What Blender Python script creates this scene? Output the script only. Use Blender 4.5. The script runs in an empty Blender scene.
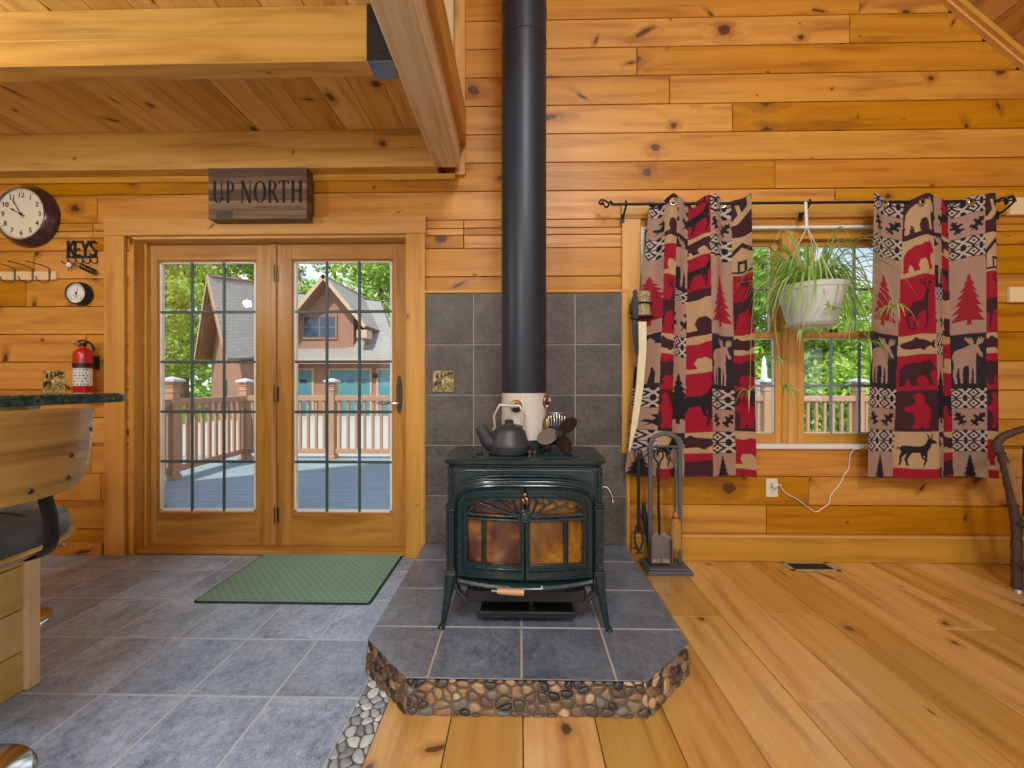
import bpy, math, random
import numpy as np
from mathutils import Vector, Matrix
from math import sin, cos, pi, sqrt, radians, atan2, exp
random.seed(7)
SC = bpy.context.scene
COL = SC.collection
# ---------------------------------------------------------------- camera model (metres, wall at Y=0, camera at X=0)
F = 400.0; TH = math.atan(8/400.0); CY = -2.614; CZ = 1.14
def ray(px, py):
    u = (px-512)/F; v = (384.3-py)/F
    return Vector((u*cos(TH)-sin(TH), u*sin(TH)+cos(TH), v))
def W(px, py, Y=0.0):
    d = ray(px, py); t = (Y-CY)/d.y
    return Vector((d.x*t, Y, CZ+d.z*t))
def G(px, py, Z=0.0):
    d = ray(px, py); t = (Z-CZ)/d.z
    return Vector((d.x*t, CY+d.y*t, Z))
def WX(px, Y=0.0): return W(px, 384, Y).x
def WZ(px, py, Y=0.0): return W(px, py, Y).z

# ---------------------------------------------------------------- tagging
def tag(o, label=None, cat=None, group=None, kind=None):
    if label: o['label'] = label
    if cat: o['category'] = cat
    if group: o['group'] = group
    if kind: o['kind'] = kind
    return o
def thing(name, loc, label, cat, group=None, rz=0.0):
    o = bpy.data.objects.new(name, None); COL.objects.link(o)
    o.empty_display_size = 0.05
    o.location = loc; o.rotation_euler = (0, 0, rz)
    return tag(o, label, cat, group)
def copy_tree(o, parent=None):
    c = o.copy(); COL.objects.link(c)
    if parent is not None: c.parent = parent
    for ch in list(o.children): copy_tree(ch, c)
    return c

# ---------------------------------------------------------------- mesh builder
AX = {'x': Vector((1, 0, 0)), 'y': Vector((0, 1, 0)), 'z': Vector((0, 0, 1))}
class MB:
    def __init__(s):
        s.v = []; s.f = []; s.m = []; s.uv = []; s.bv = []; s.col = []; s.hascol = False
    def add(s, verts, faces, mi=0, grain='x', M=None, col=None, bv=None, uvoff=None):
        if M is not None: verts = [M @ Vector(p) for p in verts]
        else: verts = [Vector(p) for p in verts]
        b = len(s.v); s.v += verts
        g = AX[grain] if isinstance(grain, str) else grain
        if uvoff is None: uvoff = (random.uniform(0, 40), random.uniform(0, 40))
        if bv is None: bv = random.random()
        for k, f in enumerate(faces):
            s.f.append([b+i for i in f])
            s.m.append(mi if isinstance(mi, int) else mi[k])
            p = [verts[i] for i in f]
            n = Vector((0, 0, 0))
            for i in range(len(p)):
                a, c = p[i], p[(i+1) % len(p)]
                n += Vector(((a.y-c.y)*(a.z+c.z), (a.z-c.z)*(a.x+c.x), (a.x-c.x)*(a.y+c.y)))
            if n.length < 1e-12: n = Vector((0, 0, 1))
            n.normalize()
            if abs(n.dot(g)) > .9:
                u = n.orthogonal().normalized()
            else:
                u = (g-n*n.dot(g)).normalized()
            w = n.cross(u)
            s.uv.append([(q.dot(u)+uvoff[0], q.dot(w)+uvoff[1]) for q in p])
            s.bv.append(bv)
            if col is not None: s.hascol = True
            s.col.append(col if col is not None else (1, 1, 1))
        return s
    def box(s, x0, x1, y0, y1, z0, z1, bev=0.0, mi=0, grain='x', M=None, col=None, bv=None):
        if x1 < x0: x0, x1 = x1, x0
        if y1 < y0: y0, y1 = y1, y0
        if z1 < z0: z0, z1 = z1, z0
        b = min(bev, .45*min(x1-x0, y1-y0, z1-z0))
        if b <= 0:
            v = [(x, y, z) for x in (x0, x1) for y in (y0, y1) for z in (z0, z1)]
            f = [(0, 1, 3, 2), (4, 6, 7, 5), (0, 4, 5, 1), (2, 3, 7, 6), (0, 2, 6, 4), (1, 5, 7, 3)]
            return s.add(v, f, mi, grain, M, col, bv)
        v = []; idx = {}
        lo = (x0, y0, z0); hi = (x1, y1, z1)
        for sx in (0, 1):
            for sy in (0, 1):
                for sz in (0, 1):
                    sg = (sx, sy, sz)
                    c = [hi[i] if sg[i] else lo[i] for i in range(3)]
                    for ax in range(3):
                        p = list(c)
                        for i in range(3):
                            if i != ax: p[i] += -b if sg[i] else b
                        idx[(sg, ax)] = len(v); v.append(tuple(p))
        f = []
        def quad(a): f.append(a)
        for ax in range(3):
            o = [i for i in range(3) if i != ax]
            for sd in (0, 1):
                q = []
                for (a, c) in ((0, 0), (1, 0), (1, 1), (0, 1)):
                    sg = [0, 0, 0]; sg[ax] = sd; sg[o[0]] = a; sg[o[1]] = c
                    q.append(idx[(tuple(sg), ax)])
                if (sd == 0) == (ax != 1): q.reverse()
                quad(q)
            for a in (0, 1):
                for c in (0, 1):
                    s0 = [0, 0, 0]; s1 = [0, 0, 0]
                    s0[o[0]] = s1[o[0]] = a; s0[o[1]] = s1[o[1]] = c; s0[ax] = 0; s1[ax] = 1
                    q = [idx[(tuple(s0), o[0])], idx[(tuple(s1), o[0])], idx[(tuple(s1), o[1])], idx[(tuple(s0), o[1])]]
                    quad(q)
        for sx in (0, 1):
            for sy in (0, 1):
                for sz in (0, 1):
                    f.append([idx[((sx, sy, sz), i)] for i in range(3)])
        # fix orientation
        cc = Vector(((x0+x1)/2, (y0+y1)/2, (z0+z1)/2)); ff = []
        for q in f:
            p = [Vector(v[i]) for i in q]
            n = (p[1]-p[0]).cross(p[2]-p[0])
            m = sum(p, Vector())/len(p)-cc
            ff.append(list(q) if n.dot(m) >= 0 else list(reversed(q)))
        return s.add(v, ff, mi, grain, M, col, bv)
    def tube(s, path, r, n=10, caps=True, closed=False, mi=0, M=None, col=None, flat=None, grain='x', bv=None):
        P = [Vector(p) for p in path]; k = len(P)
        R = [r]*k if not isinstance(r, (list, tuple)) else r
        T = []
        for i in range(k):
            if closed: t = P[(i+1) % k]-P[i-1]
            else: t = P[min(i+1, k-1)]-P[max(i-1, 0)]
            if t.length < 1e-9: t = Vector((0, 0, 1))
            T.append(t.normalized())
        nrm = T[0].orthogonal().normalized()
        if flat is not None:
            fl = Vector(flat); fl = fl-T[0]*fl.dot(T[0])
            if fl.length > 1e-6: nrm = fl.normalized()
        v = []; f = []
        for i in range(k):
            if i:
                q = T[i-1].rotation_difference(T[i]); nrm = q @ nrm
                nrm = (nrm-T[i]*nrm.dot(T[i])).normalized()
            bn = T[i].cross(nrm)
            ri = R[i]
            ra, rb = ri if isinstance(ri, (tuple, list)) else (ri, ri)
            for j in range(n):
                a = 2*pi*j/n
                v.append(P[i]+nrm*(cos(a)*ra)+bn*(sin(a)*rb))
        rng = range(k) if closed else range(k-1)
        for i in rng:
            i2 = (i+1) % k
            for j in range(n):
                j2 = (j+1) % n
                f.append((i*n+j, i*n+j2, i2*n+j2, i2*n+j))
        if caps and not closed:
            f.append(tuple(reversed(range(n)))); f.append(tuple((k-1)*n+j for j in range(n)))
        return s.add(v, f, mi, grain, M, col, bv)
    def lathe(s, prof, c=(0, 0, 0), n=24, axis='z', mi=0, M=None, col=None, a0=0, a1=2*pi, grain='z', bv=None):
        full = abs(a1-a0-2*pi) < 1e-6
        v = []; f = []; c = Vector(c); k = len(prof); nn = n if full else n+1
        for j in range(nn):
            a = a0+(a1-a0)*j/n
            for (r, z) in prof:
                x, y = r*cos(a), r*sin(a)
                p = {'z': Vector((x, y, z)), 'y': Vector((x, -z, y)), 'x': Vector((z, x, y))}[axis]
                v.append(c+p)
        for j in range(n):
            j2 = (j+1) % nn
            for i in range(k-1):
                q = [j*k+i, j2*k+i, j2*k+i+1, j*k+i+1]
                if prof[i][0] < 1e-9: q = [j*k+i, j2*k+i+1, j*k+i+1]
                elif prof[i+1][0] < 1e-9: q = [j*k+i, j2*k+i, j*k+i+1]
                f.append(q)
        return s.add(v, f, mi, grain, M, col, bv)
    def prism(s, poly, d0, d1, plane='xz', mi=0, M=None, col=None, grain='x', bv=None):
        """2-D outline extruded between d0 and d1 along the remaining axis"""
        n = len(poly)
        def mk(p, d):
            return {'xz': (p[0], d, p[1]), 'xy': (p[0], p[1], d), 'yz': (d, p[0], p[1])}[plane]
        v = [mk(p, d0) for p in poly]+[mk(p, d1) for p in poly]
        f = [tuple(range(n)), tuple(reversed(range(n, 2*n)))]
        for i in range(n):
            j = (i+1) % n
            f.append((i, n+i, n+j, j))
        # orient
        A = sum(poly[i][0]*poly[(i+1) % n][1]-poly[(i+1) % n][0]*poly[i][1] for i in range(n))
        sgn = A*(d1-d0)
        flip = (sgn > 0) if plane != 'xz' else (sgn < 0)
        if flip: f = [tuple(reversed(q)) for q in f]
        return s.add(v, f, mi, grain, M, col, bv)
    def ball(s, c, r, n=12, m=8, mi=0, M=None, col=None, sc=(1, 1, 1)):
        v = [(0, 0, -1)]; f = []
        for i in range(1, m):
            a = -pi/2+pi*i/m
            for j in range(n):
                b = 2*pi*j/n
                v.append((cos(a)*cos(b), cos(a)*sin(b), sin(a)))
        v.append((0, 0, 1)); t = len(v)-1
        for j in range(n):
            j2 = (j+1) % n
            f.append((0, 1+j2, 1+j))
            for i in range(m-2):
                f.append((1+i*n+j, 1+i*n+j2, 1+(i+1)*n+j2, 1+(i+1)*n+j))
            f.append((1+(m-2)*n+j, 1+(m-2)*n+j2, t))
        v = [(c[0]+p[0]*r*sc[0], c[1]+p[1]*r*sc[1], c[2]+p[2]*r*sc[2]) for p in v]
        return s.add(v, f, mi, 'x', M, col)
    def build(s, name, mats, parent=None, local=False, smooth=True, ang=35, label=None, kind=None, pivot=None):
        me = bpy.data.meshes.new(name)
        V = s.v
        off = Vector((0, 0, 0))
        o = bpy.data.objects.new(name, me)
        if parent is not None and not local:
            off = Vector(parent.get('_w', (0, 0, 0)))
            Pm = parent; L = Vector(Pm.location)
            while Pm.parent is not None:
                Pm = Pm.parent; L = L+Vector(Pm.location)
            off = L
        elif parent is None:
            if pivot is None and not local:
                xs = [p.x for p in V]; ys = [p.y for p in V]; zs = [p.z for p in V]
                off = Vector(((min(xs)+max(xs))/2, (min(ys)+max(ys))/2, min(zs)))
            elif pivot is not None: off = Vector(pivot)
            o.location = off
        me.from_pydata([tuple(p-off) for p in V], [], s.f)
        if not isinstance(mats, (list, tuple)): mats = [mats]
        for m in mats: me.materials.append(m)
        me.polygons.foreach_set('material_index', s.m)
        uvl = me.uv_layers.new(name='UVMap')
        flat = [c for q in s.uv for p in q for c in p]
        uvl.data.foreach_set('uv', flat)
        a = me.attributes.new('bv', 'FLOAT', 'FACE'); a.data.foreach_set('value', s.bv)
        if s.hascol:
            a = me.attributes.new('col', 'FLOAT_COLOR', 'FACE')
            a.data.foreach_set('color', [c for q in s.col for c in (q[0], q[1], q[2], 1.0)])
        me.polygons.foreach_set('use_smooth', [smooth]*len(me.polygons))
        me.update()
        if smooth:
            try: me.set_sharp_from_angle(angle=radians(ang))
            except Exception: pass
        COL.objects.link(o)
        if parent is not None: o.parent = parent
        if label: o['label'] = label
        if kind: o['kind'] = kind
        return o

def bez(P, n=16):
    """Catmull-Rom through the points"""
    P = [Vector(p) for p in P]; out = []
    for i in range(len(P)-1):
        p0 = P[max(i-1, 0)]; p1 = P[i]; p2 = P[i+1]; p3 = P[min(i+2, len(P)-1)]
        for k in range(n):
            t = k/n
            out.append(.5*((2*p1)+(p2-p0)*t+(2*p0-5*p1+4*p2-p3)*t*t+(3*p1-p0-3*p2+p3)*t**3))
    out.append(P[-1]); return out

def text_mb(mb, txt, size, M, mi=0, depth=.0006, bold=0.0, align='CENTER', sx=1.0, col=None):
    cu = bpy.data.curves.new('t', 'FONT'); cu.body = txt; cu.size = size; cu.align_x = align; cu.align_y = 'CENTER'
    cu.extrude = depth; cu.offset = bold; cu.resolution_u = 3
    ob = bpy.data.objects.new('t', cu); COL.objects.link(ob)
    dg = bpy.context.evaluated_depsgraph_get(); dg.update()
    me = bpy.data.meshes.new_from_object(ob.evaluated_get(dg))
    v = [(p.co.x*sx, p.co.y, p.co.z) for p in me.vertices]; f = [tuple(p.vertices) for p in me.polygons]
    mb.add(v, f, mi, 'x', M, col)
    bpy.data.objects.remove(ob); bpy.data.curves.remove(cu); bpy.data.meshes.remove(me)

# ---------------------------------------------------------------- materials
def lin(h):
    if isinstance(h, str):
        h = h.lstrip('#'); c = [int(h[i:i+2], 16)/255 for i in (0, 2, 4)]
    else: c = [x/255 for x in h]
    return tuple(x/12.92 if x <= .04045 else ((x+.055)/1.055)**2.4 for x in c)
class NT:
    def __init__(s, name):
        s.m = bpy.data.materials.new(name); s.m.use_nodes = True
        s.t = s.m.node_tree; s.t.nodes.clear()
        s.out = s.t.nodes.new('ShaderNodeOutputMaterial')
    def n(s, typ, **kw):
        nd = s.t.nodes.new(typ)
        for k, v in kw.items(): setattr(nd, k, v)
        return nd
    def L(s, a, b): s.t.links.new(a, b)
    def inp(s, sock, val):
        if hasattr(val, 'is_output') or isinstance(val, bpy.types.NodeSocket): s.L(val, sock)
        else:
            if isinstance(val, (tuple, list)) and len(val) == 3 and sock.type == 'RGBA': val = tuple(val)+(1,)
            sock.default_value = val
    def math(s, op, a, b=0.0, c=None, clamp=False):
        nd = s.n('ShaderNodeMath', operation=op); nd.use_clamp = clamp
        s.inp(nd.inputs[0], a); s.inp(nd.inputs[1], b)
        if c is not None: s.inp(nd.inputs[2], c)
        return nd.outputs[0]
    def mix(s, fac, a, b, blend='MIX'):
        nd = s.n('ShaderNodeMix', data_type='RGBA', blend_type=blend)
        s.inp(nd.inputs[0], fac); s.inp(nd.inputs[6], a); s.inp(nd.inputs[7], b)
        return nd.outputs[2]
    def ramp(s, fac, stops, interp='LINEAR'):
        nd = s.n('ShaderNodeValToRGB'); cr = nd.color_ramp; cr.interpolation = interp
        while len(cr.elements) < len(stops): cr.elements.new(.5)
        for e, (p, c) in zip(cr.elements, stops):
            e.position = p; e.color = tuple(c)+(1,) if len(c) == 3 else c
        s.inp(nd.inputs[0], fac); return nd.outputs[0]
    def rng(s, v, a, b, c, d, clamp=True, smooth=False):
        nd = s.n('ShaderNodeMapRange'); nd.clamp = clamp
        if smooth: nd.interpolation_type = 'SMOOTHSTEP'
        s.inp(nd.inputs[0], v)
        for i, x in enumerate((a, b, c, d)): s.inp(nd.inputs[i+1], x)
        return nd.outputs[0]
    def mapping(s, vec, scale=(1, 1, 1), loc=(0, 0, 0)):
        nd = s.n('ShaderNodeMapping'); s.L(vec, nd.inputs[0])
        nd.inputs[3].default_value = scale; nd.inputs[1].default_value = loc
        return nd.outputs[0]
    def noise(s, vec, scale=5, detail=3, rough=.5, dist=0, dim='3D'):
        nd = s.n('ShaderNodeTexNoise', noise_dimensions=dim)
        if vec is not None: s.L(vec, nd.inputs['Vector'])
        nd.inputs['Scale'].default_value = scale; nd.inputs['Detail'].default_value = detail
        nd.inputs['Roughness'].default_value = rough; nd.inputs['Distortion'].default_value = dist
        return nd.outputs[0]
    def bsdf(s, color, rough=.5, metal=0.0, spec=.5, bump=None, bstr=.2, bdist=.01, coat=0.0, coatr=.1, trans=None):
        b = s.n('ShaderNodeBsdfPrincipled')
        s.inp(b.inputs['Base Color'], color); s.inp(b.inputs['Roughness'], rough); s.inp(b.inputs['Metallic'], metal)
        b.inputs['Specular IOR Level'].default_value = spec
        b.inputs['Coat Weight'].default_value = coat; b.inputs['Coat Roughness'].default_value = coatr
        if bump is not None:
            bp = s.n('ShaderNodeBump'); bp.inputs['Strength'].default_value = bstr; bp.inputs['Distance'].default_value = bdist
            s.inp(bp.inputs['Height'], bump); s.L(bp.outputs[0], b.inputs['Normal'])
        s.L(b.outputs[0], s.out.inputs[0]); s.b = b
        return s.m
    def uv(s): return s.n('ShaderNodeUVMap', uv_map='UVMap').outputs[0]
    def obj(s): return s.n('ShaderNodeTexCoord').outputs['Object']
    def attr(s, name, which=2): return s.n('ShaderNodeAttribute', attribute_name=name).outputs[which]

def plain(name, c, rough=.5, metal=0.0, spec=.5, var=.12, scale=30, bump=.0, coat=0.0):
    t = NT(name); c = lin(c)
    nz = t.noise(t.obj(), scale, 4, .6)
    col = t.mix(nz, tuple(x*(1-var) for x in c), tuple(min(1, x*(1+var)) for x in c))
    rg = t.rng(nz, 0, 1, max(.02, rough-.06), min(1, rough+.06))
    return t.bsdf(col, rg, metal, spec, nz if bump else None, bump, .004, coat)

def wood(name, light, mid, dark, knotc='#4a2410', kx=1.5, ky=4.2, kprob=.5, ring=26, grain_amt=.5, rough=.42, var=.28, coat=.0, spec=.45, kmax=.02, hueshift=.0, cior=1.5, crough=.18):
    t = NT(name); uv = t.uv()
    sep = t.n('ShaderNodeSeparateXYZ'); t.L(uv, sep.inputs[0]); u, v = sep.outputs[0], sep.outputs[1]
    bv = t.attr('bv')
    # knots
    sv = t.mapping(uv, (kx, ky, 1))
    vor = t.n('ShaderNodeTexVoronoi', voronoi_dimensions='2D', feature='F1'); t.L(sv, vor.inputs['Vector'])
    vor.inputs['Scale'].default_value = 1.0; vor.inputs['Randomness'].default_value = .9
    sub = t.n('ShaderNodeVectorMath', operation='SUBTRACT'); t.L(sv, sub.inputs[0]); t.L(vor.outputs['Position'], sub.inputs[1])
    ds = t.n('ShaderNodeSeparateXYZ'); t.L(sub.outputs[0], ds.inputs[0])
    du = t.math('DIVIDE', ds.outputs[0], kx*1.25); dv = t.math('DIVIDE', ds.outputs[1], ky)
    cs = t.n('ShaderNodeSeparateColor'); t.L(vor.outputs['Color'], cs.inputs[0])
    wob = t.noise(t.mapping(uv, (30, 30, 1)), 1, 2, .5, 0, '2D')
    cA = t.math('COSINE', t.math('MULTIPLY', cs.outputs[2], 3.1)); sA = t.math('SINE', t.math('MULTIPLY', cs.outputs[2], 3.1))
    ka = t.math('ADD', t.math('MULTIPLY', du, cA), t.math('MULTIPLY', dv, sA)); kb_ = t.math('SUBTRACT', t.math('MULTIPLY', dv, cA), t.math('MULTIPLY', du, sA))
    spk = t.rng(t.math('FRACT', t.math('MULTIPLY', cs.outputs[2], 9.7)), .35, .6, 1.0, 2.3)
    kb_ = t.math('MULTIPLY', kb_, spk); ka = t.math('DIVIDE', ka, t.math('POWER', spk, .6))
    r2 = t.math('ADD', t.math('MULTIPLY', ka, ka), t.math('MULTIPLY', kb_, kb_))
    r = t.math('MULTIPLY', t.math('SQRT', r2), t.rng(wob, .2, .8, .75, 1.3))
    has = t.math('LESS_THAN', cs.outputs[0], kprob)
    big = t.math('POWER', cs.outputs[1], 2.0)
    rk = t.math('MULTIPLY', t.math('ADD', t.math('MULTIPLY', big, kmax), .0045), has)
    rkp = t.math('ADD', rk, .0001)
    rr = t.math('DIVIDE', r, rkp)
    knot = t.math('MULTIPLY', t.rng(rr, .75, 1.15, 1, 0, True, True), has)
    halo = t.math('MULTIPLY', t.rng(rr, .9, 3.2, .5, 0, True, True), has)
    bumpf = t.math('MULTIPLY', t.math('EXPONENT', t.math('MULTIPLY', t.math('MULTIPLY', rr, rr), -.10)), t.math('MULTIPLY', rk, 75))
    # grain
    low = t.noise(t.mapping(uv, (.55, 5.5, 1)), 1, 2, .5, .3, '2D')
    g = t.math('ADD', t.math('ADD', t.math('MULTIPLY', v, ring*.45), t.math('MULTIPLY', low, ring*.16)), bumpf)
    g = t.math('ADD', g, t.math('MULTIPLY', bv, 7))
    wav = t.math('PINGPONG', g, 1.0)
    wav = t.math('POWER', wav, 1.6)
    fib = t.noise(t.mapping(uv, (2.2, 62, 1)), 1, 4, .65, 0, '2D')
    lon = t.noise(t.mapping(uv, (1.3, 14, 1)), 1, 3, .55, .2, '2D')
    fac = t.math('ADD', t.math('MULTIPLY', wav, grain_amt*.55), t.math('MULTIPLY', t.rng(fib, .3, .7, 0, 1), grain_amt*.35))
    fac = t.math('ADD', fac, t.math('MULTIPLY', t.rng(lon, .3, .75, 0, 1), grain_amt*.5), clamp=True)
    c = t.mix(fac, lin(light), lin(mid))
    c = t.mix(t.math('MULTIPLY', t.rng(lon, .55, .8, 0, 1), .35*grain_amt*2), c, lin(dark))
    br = t.rng(bv, 0, 1, 1-var, 1+var*.55)
    hs = t.n('ShaderNodeHueSaturation'); t.L(c, hs.inputs['Color']); t.L(br, hs.inputs['Value'])
    t.inp(hs.inputs['Saturation'], t.rng(bv, 0, 1, 1.08, .94)); t.inp(hs.inputs['Hue'], t.rng(t.math('FRACT', t.math('MULTIPLY', bv, 7.3)), 0, 1, .5-.005, .5+.005))
    c = t.mix(halo, hs.outputs[0], lin(dark))
    c = t.mix(t.math('MULTIPLY', knot, .9), c, t.mix(t.rng(t.math('PINGPONG', t.math('MULTIPLY', rr, 1.8), 1), 0, 1, 0, 1), lin(knotc), tuple(.75*a+.25*b for a, b in zip(lin(knotc), lin(dark)))))
    h = t.math('ADD', t.math('MULTIPLY', fib, .5), t.math('MULTIPLY', wav, .25))
    m = t.bsdf(c, t.rng(fib, .2, .8, rough-.05, rough+.08), 0, spec, h, .08, .002, coat, crough)
    t.b.inputs['Coat IOR'].default_value = cior
    return m

M = {}
M['wall'] = wood('pine_wall', '#da9e3e', '#be7e2a', '#864c15', '#42190a', kx=2.3, ky=5.3, kprob=.74, grain_amt=.85, rough=.40, var=.22, kmax=.034)
M['ceil'] = wood('pine_ceiling', '#f2cb7a', '#dcac56', '#a0682a', '#3c180a', kx=1.6, ky=5.2, kprob=.5, grain_amt=.8, rough=.45, var=.2)
M['roofwood'] = wood('pine_roof_boards', '#d0a05a', '#b37e3c', '#7c4a1c', '#351809', kx=1.8, ky=5.0, kprob=.7, grain_amt=.8, rough=.45, var=.22)
M['beam'] = wood('spruce_beam', '#e6d4b0', '#d5bb8c', '#a98052', '#5a3416', kx=1.1, ky=5, kprob=.8, ring=60, grain_amt=1.0, rough=.48, kmax=.03, var=.06)
M['beam2'] = wood('pine_beam', '#dcac5a', '#c28e40', '#8e5c20', '#4a240c', kx=.9, ky=4, kprob=.6, ring=34, grain_amt=.85, rough=.42, var=.08)
M['trim'] = wood('pine_trim', '#dda856', '#c48c40', '#986024', '#4a220c', kx=.8, ky=3, kprob=.4, grain_amt=.65, rough=.38, var=.08)
M['door'] = wood('fir_door', '#cb9a52', '#b07e3e', '#835628', '#5f300f', kx=.3, ky=2, kprob=.08, ring=44, grain_amt=.95, rough=.36, var=.07)
M['floor'] = wood('pine_floor', '#e2b56a', '#ca974a', '#94602a', '#421a0a', kx=1.7, ky=4.2, kprob=.75, ring=30, grain_amt=.8, rough=.32, var=.24, spec=.55, kmax=.022, coat=1.0, cior=1.8, crough=.24)
M['panel'] = wood('pale_pine', '#e6cd88', '#d6b868', '#ae8844', '#6b4416', kx=.8, ky=3, kprob=.2, ring=36, grain_amt=.55, rough=.42, var=.05)
M['shelf'] = wood('shelf_pine', '#efd9a8', '#e6c98e', '#c49c5c', '#6b4416', kx=.5, ky=2, kprob=.1, grain_amt=.4, rough=.45, var=.04)
M['oak'] = wood('stool_ply', '#c6a968', '#a08248', '#604622', '#4c300f', kx=.2, ky=1, kprob=0, ring=75, grain_amt=.95, rough=.25, var=.04, coat=.4)
M['signwood'] = wood('weathered_board', '#93785a', '#64503c', '#403226', '#3a2c20', kx=.5, ky=3, kprob=.1, ring=40, grain_amt=.9, rough=.7, var=.6)

def slate(name, a, b, c, rough=.45, bump=.35, coat=.3):
    t = NT(name); uv = t.uv(); bv = t.attr('bv')
    n1 = t.noise(t.mapping(uv, (5, 5, 1)), 1, 5, .65, .4, '2D')
    n2 = t.noise(t.mapping(uv, (34, 34, 1)), 1, 5, .7, 0, '2D')
    n3 = t.noise(t.mapping(uv, (3, 16, 1)), 1, 4, .6, 1.2, '2D')
    n4 = t.noise(t.mapping(uv, (150, 150, 1)), 1, 2, .6, 0, '2D')
    f = t.math('ADD', t.math('MULTIPLY', t.rng(n1, .3, .7, 0, 1), .42), t.math('MULTIPLY', t.rng(n2, .3, .7, 0, 1), .42))
    f = t.math('ADD', f, t.math('MULTIPLY', t.rng(n4, .25, .75, -.1, .26), 1.0), clamp=True)
    col = t.mix(f, lin(a), lin(b))
    col = t.mix(t.math('MULTIPLY', t.rng(n3, .5, .75, 0, 1), .45), col, lin(c))
    hs = t.n('ShaderNodeHueSaturation'); t.L(col, hs.inputs['Color']); t.L(t.rng(bv, 0, 1, .82, 1.16), hs.inputs['Value'])
    h = t.math('ADD', t.math('MULTIPLY', n2, .55), t.math('MULTIPLY', n3, .8))
    m = t.bsdf(hs.outputs[0], t.rng(n2, .3, .7, rough-.08, rough+.14), 0, .5, h, bump, .006, coat, .26)
    t.b.inputs['Coat IOR'].default_value = 1.65
    return m
M['slate_floor'] = slate('floor_slate', '#53698a', '#bfd6f6', '#8ea0b8', .36)
M['slate_hearth'] = slate('hearth_slate', '#424b5b', '#8b98ac', '#62656e', .36)
M['slate_wall'] = slate('surround_slate', '#35322f', '#7c746c', '#4e4844', .55, .25, 0.0)
M['grout_light'] = plain('pale_grout', '#b4ada2', .85, var=.1)
M['grout_floor'] = plain('grey_grout', '#c2cdd8', .85, var=.2)
M['grout_dark'] = plain('brown_grout', '#75655a', .85, var=.2)
def colmat(name, rough=.5, var=.2, spec=.5, bump=.1, scale=60):
    t = NT(name); c = t.attr('col', 0); nz = t.noise(t.obj(), scale, 4, .6)
    hs = t.n('ShaderNodeHueSaturation'); t.L(c, hs.inputs['Color']); t.L(t.rng(nz, .25, .75, 1-var, 1+var), hs.inputs['Value'])
    return t.bsdf(hs.outputs[0], rough, 0, spec, nz, bump, .003)
M['pebble'] = colmat('river_pebble', .38, .3)
M['colour'] = colmat('painted', .5, .06, bump=.0)
M['iron'] = plain('black_iron', '#2a2a2e', .45, .2, .5, .25, 60, .15)
M['castiron'] = plain('grey_cast_iron', '#3b3c43', .42, .2, .5, .15, 90, .12)
M['toolgrey'] = plain('forged_grey', '#62666c', .45, .25, .5, .2, 50, .1)
M['enamel'] = plain('green_enamel', '#182f33', .27, .0, .5, .12, 20, .0, .2)
M['pipe'] = plain('pipe_black', '#2c323b', .42, .35, .5, .08, 14, .03)
M['potwhite'] = plain('grey_white_pot', '#d2d9d6', .4, 0, .5, .03, 12)
M['pipewhite'] = plain('white_enamel_collar', '#cfc9c0', .3, 0, .5, .05, 20)
M['steel'] = plain('brushed_steel', '#b9bcc2', .25, 1.0, .5, .08, 60)
M['chrome'] = plain('chrome', '#c9ccd2', .10, 1.0, .5, .03, 20)
M['brass'] = plain('aged_brass', '#8a7452', .32, 1.0, .5, .2, 60)
M['bronze'] = plain('dark_bronze', '#57503f', .38, .8, .5, .2, 60)
M['blackplastic'] = plain('black_plastic', '#17181b', .35, 0, .5, .1, 40)
M['blackmetal'] = plain('black_powdercoat', '#1b1c1f', .45, 0, .5, .15, 40)
M['white'] = plain('white_plastic', '#e9e7e0', .4, 0, .5, .03, 30)
M['cream'] = plain('cream_dial', '#e6e0c4', .45, 0, .5, .03, 12)
M['ink'] = plain('dark_ink', '#1e1b1a', .6, 0, .4, .1, 40)
M['clockbody'] = plain('plum_brown_lacquer', '#43262a', .25, .1, .6, .1, 8, 0, .5)
M['red'] = plain('extinguisher_red', '#c0101c', .25, 0, .6, .05, 12, 0, .4)
M['leather'] = plain('black_leather', '#56626e', .32, 0, .5, .3, 16, .25)
M['ivory'] = plain('ivory_horn', '#e6d9b4', .4, 0, .5, .1, 10)
M['bluesteel'] = plain('zinc_bracket', '#8b9db5', .28, .9, .5, .1, 20)
M['rod'] = plain('rod_iron', '#2a2a33', .45, .4, .5, .2, 60)
M['wire'] = plain('wire_metal', '#6d6358', .35, .8, .5, .2, 60)
M['wick'] = plain('broom_straw', '#b08a45', .8, 0, .2, .4, 90, .3)
M['woodhandle'] = plain('turned_handle', '#d3a276', .4, 0, .5, .12, 20)
M['stem'] = plain('dry_stem', '#8d9a3f', .6, 0, .4, .3, 20)
M['leadfoot'] = plain('soapstone', '#83736a', .6, 0, .4, .2, 20)
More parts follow.
